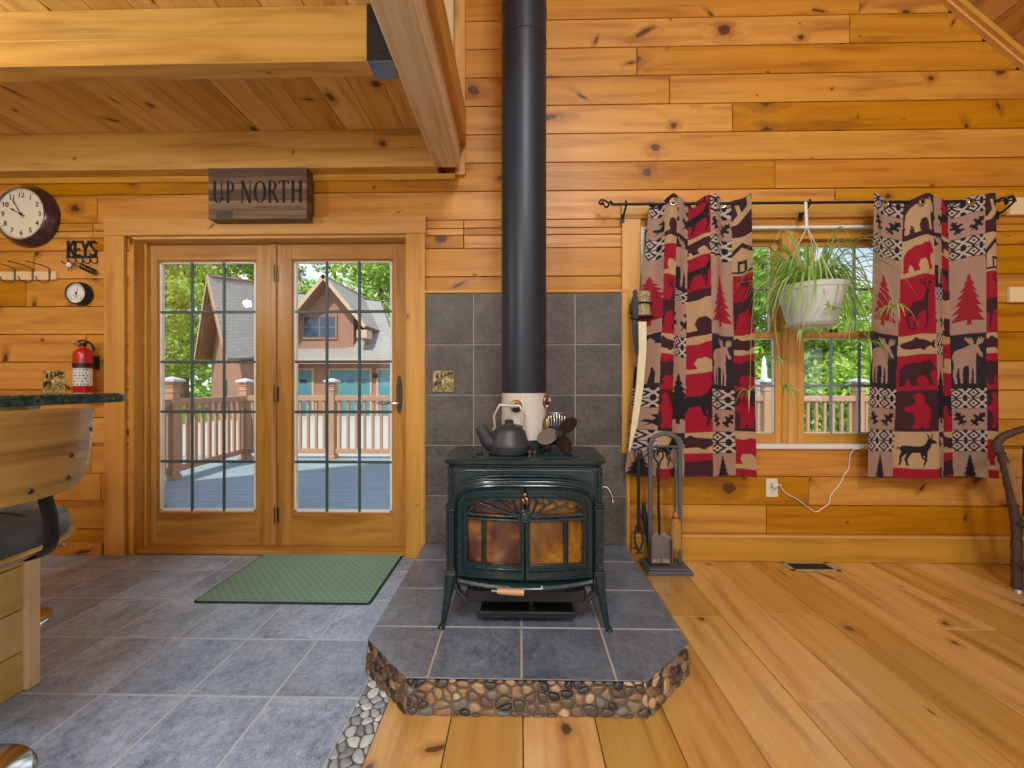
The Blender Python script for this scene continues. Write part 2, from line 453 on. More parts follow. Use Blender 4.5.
# ---- special materials
def m_glass():
    t = NT('window_glass'); tr = t.n('ShaderNodeBsdfTransparent'); tr.inputs[0].default_value = (.97, .985, .98, 1)
    gl = t.n('ShaderNodeBsdfGlossy'); gl.inputs['Roughness'].default_value = .01
    fr = t.n('ShaderNodeFresnel'); fr.inputs['IOR'].default_value = 1.45
    mx = t.n('ShaderNodeMixShader'); t.L(t.math('MULTIPLY', fr.outputs[0], .8), mx.inputs[0])
    t.L(tr.outputs[0], mx.inputs[1]); t.L(gl.outputs[0], mx.inputs[2]); t.L(mx.outputs[0], t.out.inputs[0]); return t.m
M['glass'] = m_glass()
def m_granite():
    t = NT('dark_granite'); o = t.obj()
    v = t.n('ShaderNodeTexVoronoi'); t.L(o, v.inputs['Vector']); v.inputs['Scale'].default_value = 260
    n = t.noise(o, 70, 5, .7)
    c = t.ramp(n, [(.3, lin('#14302f')), (.5, lin('#2f4a48')), (.62, lin('#5f6f6c')), (.75, lin('#9a7f70'))])
    s = t.n('ShaderNodeSeparateColor'); t.L(v.outputs['Color'], s.inputs[0])
    c = t.mix(t.math('MULTIPLY', t.rng(s.outputs[0], .6, 1, 0, 1), .6), c, lin('#101c1c'))
    return t.bsdf(c, .14, 0, .6)
M['granite'] = m_granite()
def m_mat():
    t = NT('green_mat'); uv = t.uv()
    br = t.n('ShaderNodeTexBrick'); t.L(t.mapping(uv, (11, 11, 1)), br.inputs['Vector'])
    br.inputs['Color1'].default_value = (1, 1, 1, 1); br.inputs['Color2'].default_value = (.9, .9, .9, 1); br.inputs['Mortar'].default_value = (.0, .0, .0, 1)
    br.inputs['Scale'].default_value = 1; br.inputs['Mortar Size'].default_value = .05; br.inputs['Mortar Smooth'].default_value = .4
    n = t.noise(t.mapping(uv, (220, 220, 1)), 1, 3, .7, 0, '2D'); n2 = t.noise(t.mapping(uv, (6, 6, 1)), 1, 3, .6, 0, '2D')
    c = t.mix(n, lin('#5f8c82'), lin('#a8d0c2'))
    c = t.mix(t.math('MULTIPLY', n2, .4), c, lin('#a8c8b8'))
    c = t.mix(t.math('MULTIPLY', t.math('SUBTRACT', 1, br.outputs[0]), .55), c, lin('#4d776e'))
    h = t.math('ADD', t.math('MULTIPLY', n, .6), br.outputs[0])
    return t.bsdf(c, .9, 0, .2, h, .6, .004)
M['mat'] = m_mat()
M['matedge'] = plain('mat_rubber', '#27403a', .8, 0, .3, .15, 90)
def m_cloth():
    t = NT('lodge_print_cloth'); c = t.attr('pcol', 0); o = t.uv()
    n = t.noise(t.mapping(o, (300, 300, 1)), 1, 2, .7, 0, '2D')
    n2 = t.noise(t.mapping(o, (190, 190, 1)), 1, 2, .6, 0, '2D')
    hs = t.n('ShaderNodeHueSaturation'); t.L(c, hs.inputs['Color']); t.L(t.rng(n, .3, .7, .80, 1.16), hs.inputs['Value'])
    cc = t.mix(t.math('MULTIPLY', t.rng(n2, .50, .70, 0, 1), .38), hs.outputs[0], lin('#5a3a36'))
    b = t.n('ShaderNodeBsdfPrincipled'); t.L(cc, b.inputs['Base Color']); b.inputs['Roughness'].default_value = .85
    b.inputs['Specular IOR Level'].default_value = .2
    bp = t.n('ShaderNodeBump'); bp.inputs['Strength'].default_value = .15; bp.inputs['Distance'].default_value = .002; t.L(n, bp.inputs['Height']); t.L(bp.outputs[0], b.inputs['Normal'])
    tl = t.n('ShaderNodeBsdfTranslucent'); t.L(cc, tl.inputs[0])
    mx = t.n('ShaderNodeMixShader'); mx.inputs[0].default_value = .12
    t.L(b.outputs[0], mx.inputs[1]); t.L(tl.outputs[0], mx.inputs[2]); t.L(mx.outputs[0], t.out.inputs[0]); return t.m
M['cloth'] = m_cloth()
def leafmat(name, a, b, trans=.35, rough=.5):
    t = NT(name); bv = t.attr('bv'); c = t.mix(bv, lin(a), lin(b))
    d = t.n('ShaderNodeBsdfPrincipled'); t.L(c, d.inputs['Base Color']); d.inputs['Roughness'].default_value = rough
    tl = t.n('ShaderNodeBsdfTranslucent'); t.L(c, tl.inputs[0])
    mx = t.n('ShaderNodeMixShader'); mx.inputs[0].default_value = trans
    t.L(d.outputs[0], mx.inputs[1]); t.L(tl.outputs[0], mx.inputs[2]); t.L(mx.outputs[0], t.out.inputs[0]); return t.m
M['leaf'] = leafmat('broad_leaf', '#6d9c2a', '#cfe468')
M['leaf2'] = leafmat('deep_leaf', '#5c8a30', '#b0d45c')
M['leaf3'] = leafmat('needle_leaf', '#6a8c50', '#a8c07a')
M['spider'] = leafmat('spider_plant_leaf', '#8ac848', '#e6f4b0', .45, .35)
M['bark'] = plain('tree_bark', '#5d5146', .9, 0, .2, .35, 12, .5)
M['twigbark'] = plain('chair_bark', '#4e3c34', .6, 0, .4, .5, 26, .6)
M['twigpale'] = plain('peeled_twig', '#9a7350', .45, 0, .4, .3, 20, .3)
def m_shingle():
    t = NT('asphalt_shingle'); uv = t.uv()
    br = t.n('ShaderNodeTexBrick'); t.L(t.mapping(uv, (1, 1, 1)), br.inputs['Vector'])
    for k, c in (('Color1', '#a39f98'), ('Color2', '#8f8b86'), ('Mortar', '#686562')): br.inputs[k].default_value = lin(c)+(1,)
    br.inputs['Scale'].default_value = 1.0; br.inputs['Mortar Size'].default_value = .012
    br.inputs['Brick Width'].default_value = .34; br.inputs['Row Height'].default_value = .16
    n = t.noise(uv, 9, 4, .7, 0, '2D')
    c = t.mix(.5, br.outputs[0], t.mix(n, lin('#7f7b76'), lin('#b3aea5')))
    return t.bsdf(c, .9, 0, .2)
M['shingle'] = m_shingle()
def m_siding():
    t = NT('barn_siding'); uv = t.uv()
    sp = t.n('ShaderNodeSeparateXYZ'); t.L(uv, sp.inputs[0])
    g = t.math('PINGPONG', t.math('MULTIPLY', sp.outputs[1], 3.3), 1)
    ln = t.rng(g, 0, .08, 1, 0)
    n = t.noise(t.mapping(uv, (1, 22, 1)), 1, 3, .6, 0, '2D')
    c = t.mix(n, lin('#8f6856'), lin('#a87f69'))
    c = t.mix(t.math('MULTIPLY', ln, .5), c, lin('#6f4e40'))
    return t.bsdf(c, .8, 0, .3)
M['siding'] = m_siding()
M['soffit'] = plain('soffit_board', '#8a6f60', .8, 0, .3, .1, 4)
M['housetrim'] = plain('tan_house_trim', '#c0a184', .6, 0, .4, .06, 4)
M['teal'] = plain('teal_door_paint', '#4f8288', .5, 0, .5, .06, 4)
M['darkglass'] = plain('house_window_glass', '#23405e', .05, 0, 1.0, .05, 2)
M['railpaint'] = plain('tan_composite_rail', '#b98f72', .65, 0, .3, .06, 12)
M['cap'] = plain('pale_post_cap', '#c3c8cc', .45, 0, .5, .06, 12)
M['deckboard'] = wood('grey_composite_deck', '#98a5ab', '#87949b', '#6c787d', kx=.2, ky=1, kprob=0, ring=60, grain_amt=.4, rough=.6, var=.07)
M['ground'] = plain('pale_gravel', '#b9b3a8', .95, 0, .2, .15, 2.5, .2)
M['grass'] = plain('lawn', '#5f8434', .95, 0, .2, .3, 3, .3)
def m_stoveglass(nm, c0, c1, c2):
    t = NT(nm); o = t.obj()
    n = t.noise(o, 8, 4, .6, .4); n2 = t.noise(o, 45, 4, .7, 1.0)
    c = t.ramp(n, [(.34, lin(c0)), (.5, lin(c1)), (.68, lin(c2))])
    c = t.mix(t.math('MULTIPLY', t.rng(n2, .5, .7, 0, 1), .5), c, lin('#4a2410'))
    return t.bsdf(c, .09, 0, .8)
M['stoveglass_l'] = m_stoveglass('soot_reflection_glass', '#32120a', '#5a2a10', '#94621c'); M['stoveglass_r'] = m_stoveglass('golden_reflection_glass', '#5a3410', '#8c5c14', '#b8841e')  # soot plus room reflections painted into the pane colours, left dark, right golden
def m_camo():
    t = NT('woodland_plate'); o = t.obj()
    n = t.noise(o, 45, 2, .5, .8)
    c = t.ramp(n, [(.38, lin('#7a6a35')), (.47, lin('#a8945a')), (.53, lin('#b8a468')), (.6, lin('#cdbd85'))], 'CONSTANT')
    return t.bsdf(c, .5, 0, .4)
M['camo'] = m_camo()
def m_grip():
    t = NT('mottled_grip'); n = t.noise(t.obj(), 120, 3, .6)
    return t.bsdf(t.ramp(n, [(.35, lin('#4a3d28')), (.5, lin('#a8966a')), (.65, lin('#cdbf95'))]), .6, 0, .3, n, .3, .003)
M['grip'] = m_grip()
def m_lamp():
    t = NT('lamp_globe'); e = t.n('ShaderNodeEmission'); e.inputs[0].default_value = (1, .93, .82, 1); e.inputs[1].default_value = 30
    t.L(e.outputs[0], t.out.inputs[0]); return t.m
M['lampglow'] = m_lamp()
def m_vent():
    t = NT('vent_dark'); return t.bsdf(lin('#2c2a27'), .6)
M['ventdark'] = m_vent()
M['ventframe'] = plain('taupe_vent_frame', '#b8ae9c', .5, .2, .5, .06, 20)

# ================================================================ SETTING
XL, XR, YB = -4.25, 4.3, -8.0
RIDX, RIDZ, SL = -.2, 6.17, .875
def roofz(x): return RIDZ-SL*abs(x-RIDX)
P0, PP = .172, .1857           # board rows of the log wall
DX0, DX1, DZ0, DZ1 = -2.585, -.735, 0.0, 2.115      # door opening
wl, wr = WX(640), WX(936)
WZ0, WZ1 = WZ(790, 446), WZ(790, 226)
HX0, HX1, HZ1 = WX(424.6), WX(625.2), WZ(524, 294)
HOLES = [(DX0, DX1, DZ0, DZ1), (wl, wr, WZ0, WZ1)]

M['seam'] = plain('dark_board_backing', '#4a2c12', .9)
def wall_boards():
    mb = MB(); row = -1
    z = P0-PP
    rnd = random.Random(3)
    while z < 6.2:
        za, zb = max(z, 0), z+PP
        xa, xb = XL, XR
        lim = (RIDZ-zb)/SL+.12
        xa = max(xa, RIDX-lim); xb = min(xb, RIDX+lim)
        if xb-xa < .1: break
        # butt joints
        cuts = []; x = xa+rnd.uniform(.5, 2.0)
        while x < xb-.4:
            cuts.append(x); x += rnd.uniform(2.4, 5.0)
        zs = sorted({za, zb}|{h[k] for h in HOLES for k in (2, 3) if za < h[k] < zb})
        for z0, z1 in zip(zs[:-1], zs[1:]):
            zm = (z0+z1)/2
            segs = [(xa, xb)]
            for h in HOLES:
                if h[2] <= zm <= h[3]:
                    ns = []
                    for a, b in segs:
                        if h[0] > a: ns.append((a, min(b, h[0])))
                        if h[1] < b: ns.append((max(a, h[1]), b))
                    segs = [q for q in ns if q[1]-q[0] > 1e-3]
            for a, b in segs:
                xs = [a]+[c for c in cuts if a+.05 < c < b-.05]+[b]
                for p, q in zip(xs[:-1], xs[1:]):
                    c = .0042; e = .0011
                    Y0, Y1 = 0.0, .03
                    v = [(p+c, Y0, z0+c), (q-c, Y0, z0+c), (q-c, Y0, z1-c), (p+c, Y0, z1-c),
                         (p+e, Y0+.009, z0+e), (q-e, Y0+.009, z0+e), (q-e, Y0+.009, z1-e), (p+e, Y0+.009, z1-e)]
                    f = [(0, 1, 2, 3), (4, 5, 1, 0), (5, 6, 2, 1), (6, 7, 3, 2), (7, 4, 0, 3)]
                    mb.add(v, f, 0, 'x', bv=rnd.random())
        z += PP
    # structural backing and outer skin with the same openings
    Y0, Y1 = .0095, .17
    xs = sorted({XL, XR, *[h[0] for h in HOLES], *[h[1] for h in HOLES]}); zs = sorted({-.4, 2.4, *[h[2] for h in HOLES], *[h[3] for h in HOLES]})
    for a, b in zip(xs[:-1], xs[1:]):
        for c, d in zip(zs[:-1], zs[1:]):
            xm, zm = (a+b)/2, (c+d)/2
            if any(h[0] < xm < h[1] and h[2] < zm < h[3] for h in HOLES): continue
            mb.box(a, b, Y0, Y1, c, d, 0, 1)
    g = [(XL, 2.4), (XR, 2.4), (XR, roofz(XR)), (RIDX, RIDZ), (XL, roofz(XL))]
    mb.prism(g, Y0, Y1, 'xz', 1)
    return mb
tag(wall_boards().build('wall_back', [M['wall'], M['seam']], smooth=False), 'knotty golden pine board wall behind the stove, doors and window', 'wall', kind='structure')
mb = MB(); mb.box(XL-.15, XL, YB, 0.17, -.4, 2.75, 0, 0, 'y')
tag(mb.build('wall_left', M['wall'], smooth=False), 'pine wall on the kitchen side', 'wall', kind='structure')
mb = MB()
for (a, b, c, d) in ((YB, .17, -.4, .9), (YB, .17, 2.2, 2.9), (YB, -7.2, .9, 2.2), (-5.6, -4.6, .9, 2.2), (-2.6, .17, .9, 2.2)):
    mb.box(XR, XR+.15, a, b, c, d, 0, 0, 'y')
tag(mb.build('wall_right', M['wall'], smooth=False), 'pine wall on the window side of the room', 'wall', kind='structure')
mb = MB()
for (a, b, c, d) in ((XL, XR, -.4, .25), (XL, XL+.4, .25, 2.45), (XR-.4, XR, .25, 2.45), (-.5, .1, .25, 2.45), (XL, XR, 2.45, 2.75)):
    mb.box(a, b, YB-.15, YB, c, d, 0, 0, 'x')
for (x0, x1) in ((RIDX-3.4, RIDX-.25), (RIDX+.25, RIDX+3.4)): pass
mb.prism([(XL, 2.75), (XR, 2.75), (XR, roofz(XR)), (2.6, roofz(2.6)), (2.6, 3.0), (-.1, 3.0), (-.1, roofz(-.1)), (RIDX, RIDZ), (XL, roofz(XL))], YB-.15, YB, 'xz')
tag(mb.build('wall_front', M['wall'], smooth=False), 'pine wall with tall windows at the far end behind the camera', 'wall', kind='structure')
# roof
mb = MB()
def slope_boards(mb, sgn, xe):
    n = 34; w = .15; L = abs(xe-RIDX)
    ux = Vector((sgn, 0, -SL)).normalized()
    nb = int((L*sqrt(1+SL*SL))/w)+1
    for k in range(nb):
        a = Vector((RIDX, 0, RIDZ))+ux*(k*w); b = Vector((RIDX, 0, RIDZ))+ux*((k+1)*w-.004)
        nrm = Vector((SL*sgn, 0, 1)).normalized()*.02
        y0, y1 = YB-.3, .02
        v = [(a.x, y0, a.z), (b.x, y0, b.z), (b.x, y1, b.z), (a.x, y1, a.z)]
        f = [(0, 1, 2, 3)] if sgn < 0 else [(3, 2, 1, 0)]
        mb.add(v, f, 0, 'y')
        del nrm
    a = Vector((RIDX, 0, RIDZ)); b = Vector((xe, 0, roofz(xe)))
    up = Vector((SL*sgn, 0, 1)).normalized()
    pts = [(a+up*.006), (b+up*.006), (b+up*.25), Vector((a.x, 0, a.z+.25*sqrt(1+SL*SL)))]
    mb.prism([(p.x, p.z) for p in pts], YB-.6, .55, 'xz', 1)
slope_boards(mb, 1, XR+.5); slope_boards(mb, -1, XL-.5)
tag(mb.build('ceiling', [M['roofwood'], M['shingle']], smooth=False), 'sloping pine board cathedral ceiling', 'ceiling', kind='structure')
# rake trim where the slope meets the wall
mb = MB()
for w0, w1, d in ((-.03, .048, .028), (-.02, .032, .05)):
    a = Vector((RIDX+.1, roofz(RIDX+.1))); b = Vector((XR, roofz(XR)))
    dn = Vector((-SL, -1)).normalized()
    poly = [a+dn*w0, b+dn*w0, b+dn*w1, a+dn*w1]
    mb.prism([tuple(p) for p in poly], -d, 0, 'xz', 0, grain=Vector((1, 0, -SL)).normalized())
tag(mb.build('trim_rake', M['trim'], smooth=False), 'pine trim board along the sloping ceiling edge', 'trim', kind='structure')

# loft ceiling boards (left)
LZ = 2.755
mb = MB(); x = XL; rnd = random.Random(5)
while x < -.36:
    w = .185; x1 = min(x+w, -.352)
    y = YB
    while y < -.02:
        y1 = min(y+rnd.uniform(1.5, 4.0), -.02)
        if y1 > -.5: y1 = -.02
        c = .005
        v = [(x+c, y, LZ), (x1-c, y, LZ), (x1-c, y1, LZ), (x+c, y1, LZ), (x, y, LZ+.01), (x1, y, LZ+.01), (x1, y1, LZ+.01), (x, y1, LZ+.01)]
        mb.add(v, [(3, 2, 1, 0), (0, 1, 5, 4), (2, 3, 7, 6), (1, 2, 6, 5), (3, 0, 4, 7)], 0, 'y')
        y = y1
    x = x1
mb.box(XL, -.36, YB, -.0, LZ+.0095, LZ+.16, 0, 0, 'y')
tag(mb.build('ceiling', M['ceil'], smooth=False, kind='structure'), 'pine board ceiling under the loft', 'ceiling', kind='structure')
# loft edge fascia
mb = MB(); mb.box(-.348-.03, -.348, YB, -.03, 2.70, 2.90, .002, 0, 'y')
mb.box(-.40, -.348, YB, -.03, 2.688, 2.712, .003, 0, 'y')
tag(mb.build('trim_loft_edge', M['trim'], smooth=False), 'pine fascia board along the open loft edge', 'trim', kind='structure')
# ledger on the wall (two stacked boards)
mb = MB()
mb.box(XL, -.53, -.10, -.0005, 2.514, 2.634, .003, 0, 'x', bv=.6); mb.box(XL, -.53, -.099, -.0005, 2.6345, LZ-.001, .003, 0, 'x', bv=.5)
tag(mb.build('ceiling_beam', M['beam2']), 'pine ledger of two stacked boards on the wall above the doors', 'beam', kind='structure')
mb = MB(); mb.box(XL, -.42, -.022, -.0005, 2.474, 2.513, .004, 0, 'x')
tag(mb.build('trim_ledger', M['trim']), 'thin pine strip under the ledger', 'trim', kind='structure')
# summer beam
mb = MB(); mb.box(-.537, -.380, YB, -.1005, 2.503, 2.70, .006, 0, 'y')
tag(mb.build('ceiling_beam', M['beam']), 'pale squared timber running from the wall towards the camera', 'beam', kind='structure')
# cross beam
mb = MB(); mb.box(XL, -.585, -.927, -.838, 2.514, 2.622, .003, 0, 'x', bv=.45); mb.box(XL, -.585, -.927, -.838, 2.6222, LZ-.001, .003, 0, 'x', bv=.52)
tag(mb.build('ceiling_beam', M['beam2']), 'pine cross beam under the loft ceiling with a metal hanger at its end', 'beam', kind='structure')
t_ = thing('beam_hanger', (-.57, -.88, 2.505), 'black and zinc metal hanger holding the end of the cross beam', 'bracket')
mb = MB()
mb.box(-.650, -.545, -.9315, -.9275, 2.511, LZ-.003, .001); mb.box(-.650, -.545, -.8375, -.8335, 2.511, LZ-.003, .001)
for zz in (2.55, 2.64): mb.ball((-.59, -.9325, zz), .007, 10, 6, sc=(1, .5, 1))
mb.build('side_plate', M['blackmetal'], t_)
mb = MB(); mb.box(-.645, -.540, -.9315, -.8335, 2.5065, 2.5105, .001); mb.build('saddle_plate', M['bluesteel'], t_)
# vertical boards at the wall above the beam end
mb = MB(); mb.box(-.4216, -.356, -.03, -.0005, 2.50, 5.2, .003, 0, 'z')
tag(mb.build('trim_loft_post', M['trim']), 'upright pine board on the wall above the end of the timber', 'trim', kind='structure')
mb = MB(); mb.box(-.51, -.4225, -.09, -.002, 2.90, 4.2, .004, 0, 'z')
tag(mb.build('trim_loft_post', M['beam']), 'pale loft post on the wall left of the upright pine board', 'post', kind='structure')

# ---------------------------------------------------------------- floors
def tiles(mb, xs, ys, z, th, g=.004, bev=.002, clip=None, mi=0, plane='z', rnd=random):
    for a, b in zip(xs[:-1], xs[1:]):
        for c, d in zip(ys[:-1], ys[1:]):
            if plane == 'z': mb.box(a+g, b-g, c+g, d-g, z-th, z, bev, mi, rnd.choice('xy'))
            else: mb.box(a+g, b-g, z, z+th, c+g, d-g, bev, mi, rnd.choice('xz'))
TX, TY = .3185, .3255
mb = MB(); rnd = random.Random(9)
xs = [-.583-TX*k for k in range(13)][::-1]; xs[0] = max(xs[0], XL)
ys = sorted([-.1975-TY*k for k in range(25)]+[.0])
tiles(mb, xs, ys, 0.0, .012, .0046, .0012, rnd=rnd)
tiles(mb, [DX0]+[x for x in xs if DX0+.05 < x < DX1-.05]+[DX1], [.0, .145], 0.0, .012, .0035, .0015, rnd=rnd)
mb.box(XL, -.583, YB, .17, -.1, -.0016, 0, 1)
tag(mb.build('floor', [M['slate_floor'], M['grout_floor']], smooth=False), 'grey slate tile floor in front of the doors', 'floor', kind='structure')
mb = MB(); rnd = random.Random(21)
px = [.01+.2452*k for k in range(-2, 19)]; px[0] = -.4725
for a, b in zip(px[:-1], px[1:]):
    if a >= XR: break
    b = min(b, XR); y = YB
    cuts = []
    yy = YB+rnd.uniform(.5, 3.0)
    while yy < -.5:
        cuts.append(yy); yy += rnd.uniform(1.6, 4.2)
    if abs(a-.744) < .02: cuts = [c for c in cuts if c < -2.5]+[-.635]
    ysp = [YB]+cuts+[0.0]
    for y0, y1 in zip(ysp[:-1], ysp[1:]):
        c = .0025
        v = [(a+c, y0+c, 0), (b-c, y0+c, 0), (b-c, y1-c, 0), (a+c, y1-c, 0), (a+.0011, y0+.0008, -.004), (b-.0011, y0+.0008, -.004), (b-.0011, y1-.0008, -.004), (a+.0011, y1-.0008, -.004)]
        mb.add(v, [(0, 1, 2, 3), (4, 5, 1, 0), (5, 6, 2, 1), (6, 7, 3, 2), (7, 4, 0, 3)], 0, 'y', bv=rnd.random())
mb.box(-.4725, XR, YB, .17, -.1, -.0039, 0, 1, 'y')
tag(mb.build('floor', [M['floor'], M['ink']], smooth=False), 'wide pine plank floor', 'floor', kind='structure')

# ---- pebbles: rounded Voronoi cells
PEBC = ['#6e5640', '#2f2a29', '#8a6f4f', '#a5875f', '#57463a', '#3b3432', '#6d5442', '#b49a77', '#5b4d33', '#8e7a5a', '#6a5240', '#8a6a48', '#4a4030', '#75706a']
PEBG = ['#9da8b2', '#b3bec8', '#8a96a2', '#c6d0d6', '#8f9aa6', '#a8b4bc', '#ccd6da']
def clip_poly(P, n, d):
    out = []
    for i in range(len(P)):
        a, b = P[i], P[(i+1) % len(P)]
        da = a[0]*n[0]+a[1]*n[1]-d; db = b[0]*n[0]+b[1]*n[1]-d
        if da <= 0: out.append(a)
        if da*db < 0:
            t = da/(da-db); out.append((a[0]+(b[0]-a[0])*t, a[1]+(b[1]-a[1])*t))
    return out
def pebbles(mb, w, h, size, rnd, place, cols, gap=.0035, dome=.010, inside=None, an=1.0):
    pts = []; tries = 0; target = int(w*h/(size*size*.72))
    ext = size*.3
    while tries < 12000 and len(pts) < target:
        tries += 1
        p = (rnd.uniform(-ext, w+ext), rnd.uniform(-ext, h+ext))
        md = size*rnd.uniform(.55, .95)
        if all(((p[0]-q[0])/an)**2+(p[1]-q[1])**2 > md*md for q in pts): pts.append(p)
    for p in pts:
        cell = [(0, 0), (w, 0), (w, h), (0, h)]
        for q in pts:
            if q is p: continue
            d = ((p[0]-q[0])**2+(p[1]-q[1])**2)
            if d > (5*size)**2: continue
            n = ((q[0]-p[0]), (q[1]-p[1])); L = sqrt(d); n = (n[0]/L, n[1]/L)
            m = ((p[0]+q[0])/2, (p[1]+q[1])/2)
            cell = clip_poly(cell, n, m[0]*n[0]+m[1]*n[1]-gap*rnd.uniform(.6, 1.4))
            if len(cell) < 3: break
        if len(cell) < 3: continue
        for _ in range(2):
            nc = []
            for i in range(len(cell)):
                a, b = cell[i], cell[(i+1) % len(cell)]
                nc.append((a[0]*.75+b[0]*.25, a[1]*.75+b[1]*.25)); nc.append((a[0]*.25+b[0]*.75, a[1]*.25+b[1]*.75))
            cell = nc
        c = (sum(a[0] for a in cell)/len(cell), sum(a[1] for a in cell)/len(cell))
        if inside is not None and not inside(c): continue
        A = abs(sum(cell[i][0]*cell[(i+1) % len(cell)][1]-cell[(i+1) % len(cell)][0]*cell[i][1] for i in range(len(cell))))/2
        if A < 5e-5: continue
        v = []; f = []; k = len(cell)
        for s_, hh in ((1.0, -.002), (.96, .45), (.8, .8), (.5, 1.0)):
            for a in cell: v.append(place(c[0]+(a[0]-c[0])*s_, c[1]+(a[1]-c[1])*s_, hh*dome))
        for r in range(3):
            for i in range(k): f.append((r*k+i, r*k+(i+1) % k, (r+1)*k+(i+1) % k, (r+1)*k+i))
        f.append(tuple(3*k+i for i in range(k)))
        cc = lin(rnd.choice(cols)); s_ = rnd.uniform(.8, 1.2)
        mb.add(v, f, 0, 'x', col=tuple(min(1, x*s_) for x in cc))
M['strip_grout'] = plain('dark_grey_grout', '#5d646b', .85, var=.2)
mb = MB(); rnd = random.Random(4)
pebbles(mb, .1085, 2.9, .038, rnd, lambda a, b, h: (-.582+a, -3.9+b, -.004+h*.7), PEBG, .0019, .008, None, .7)
mb.box(-.583, -.4725, -5.5, .0, -.1, -.0035, 0, 1)
mb.box(-.583, -.4725, YB, -5.5, -.1, -.0035, 0, 1)
tag(mb.build('trim_pebble_strip', [M['pebble'], M['strip_grout']], ang=60), 'strip of grey pebbles set between the tile and plank floors', 'trim', kind='structure')

# ---- baseboards
mb = MB(); mb.box(HX1+.035, XR, -.022, -.0005, 0.0005, .150, .004, 0, 'x'); mb.box(HX1+.035, XR, -.028, -.0005, .150, .170, .006, 0, 'x')
tag(mb.build('baseboard_right', M['trim']), 'pine baseboard under the window', 'baseboard', kind='structure')
mb = MB(); mb.box(XL, WX(104)-.002, -.018, -.0005, 0.0005, .085, .004, 0, 'x')
tag(mb.build('baseboard_left', M['wall']), 'pine baseboard left of the doors', 'baseboard', kind='structure')

# ---- door casing and jambs
mb = MB(); cx0 = WX(104, -.02); cx1 = WX(124.3, -.02); cr0 = WX(405.5, -.02); cr1 = WX(425.3, -.02)
ch0 = WZ(265, 235, -.02); ch1 = WZ(265, 217.5, -.02)
mb.box(cx0, cx1, -.024, -.0005, 0.001, ch0, .004, 0, 'z')
tag(mb.build('trim_door_left', M['trim']), 'pine casing board left of the doors', 'trim', kind='structure')
mb = MB(); mb.box(cr0, cr1, -.024, -.0005, 0.001, ch0, .004, 0, 'z')
tag(mb.build('trim_door_right', M['trim']), 'pine casing board between the doors and the hearth', 'trim', kind='structure')
mb = MB(); mb.box(cx0, cr1+.004, -.026, -.0005, ch0+.0005, ch1, .004, 0, 'x')
tag(mb.build('trim_door_head', M['trim']), 'pine head casing above the doors', 'trim', kind='structure')
DY = .10     # face of the door leaves
mb = MB()
mb.box(DX0-.02, DX0+.012, -.0005, .17, 0.001, DZ1, .002, 0, 'z'); mb.box(DX1-.012, DX1+.02, -.0005, .17, .001, DZ1, .002, 0, 'z')
mb.box(DX0, DX1, -.0005, .17, DZ1-.012, DZ1+.02, .002, 0, 'x')
mb.box(DX0+.012, DX0+.03, .07, .17, .001, DZ1-.012, .002, 0, 'z')
tag(mb.build('trim_door_jamb', M['trim']), 'deep pine jamb around the doors', 'trim', kind='structure')
mb = MB(); mb.box(DX0+.012, DX1-.012, .012, .17, .0005, .028, .004, 0, 'x')
tag(mb.build('trim_door_sill', M['door']), 'wooden threshold under the doors', 'trim', kind='structure')

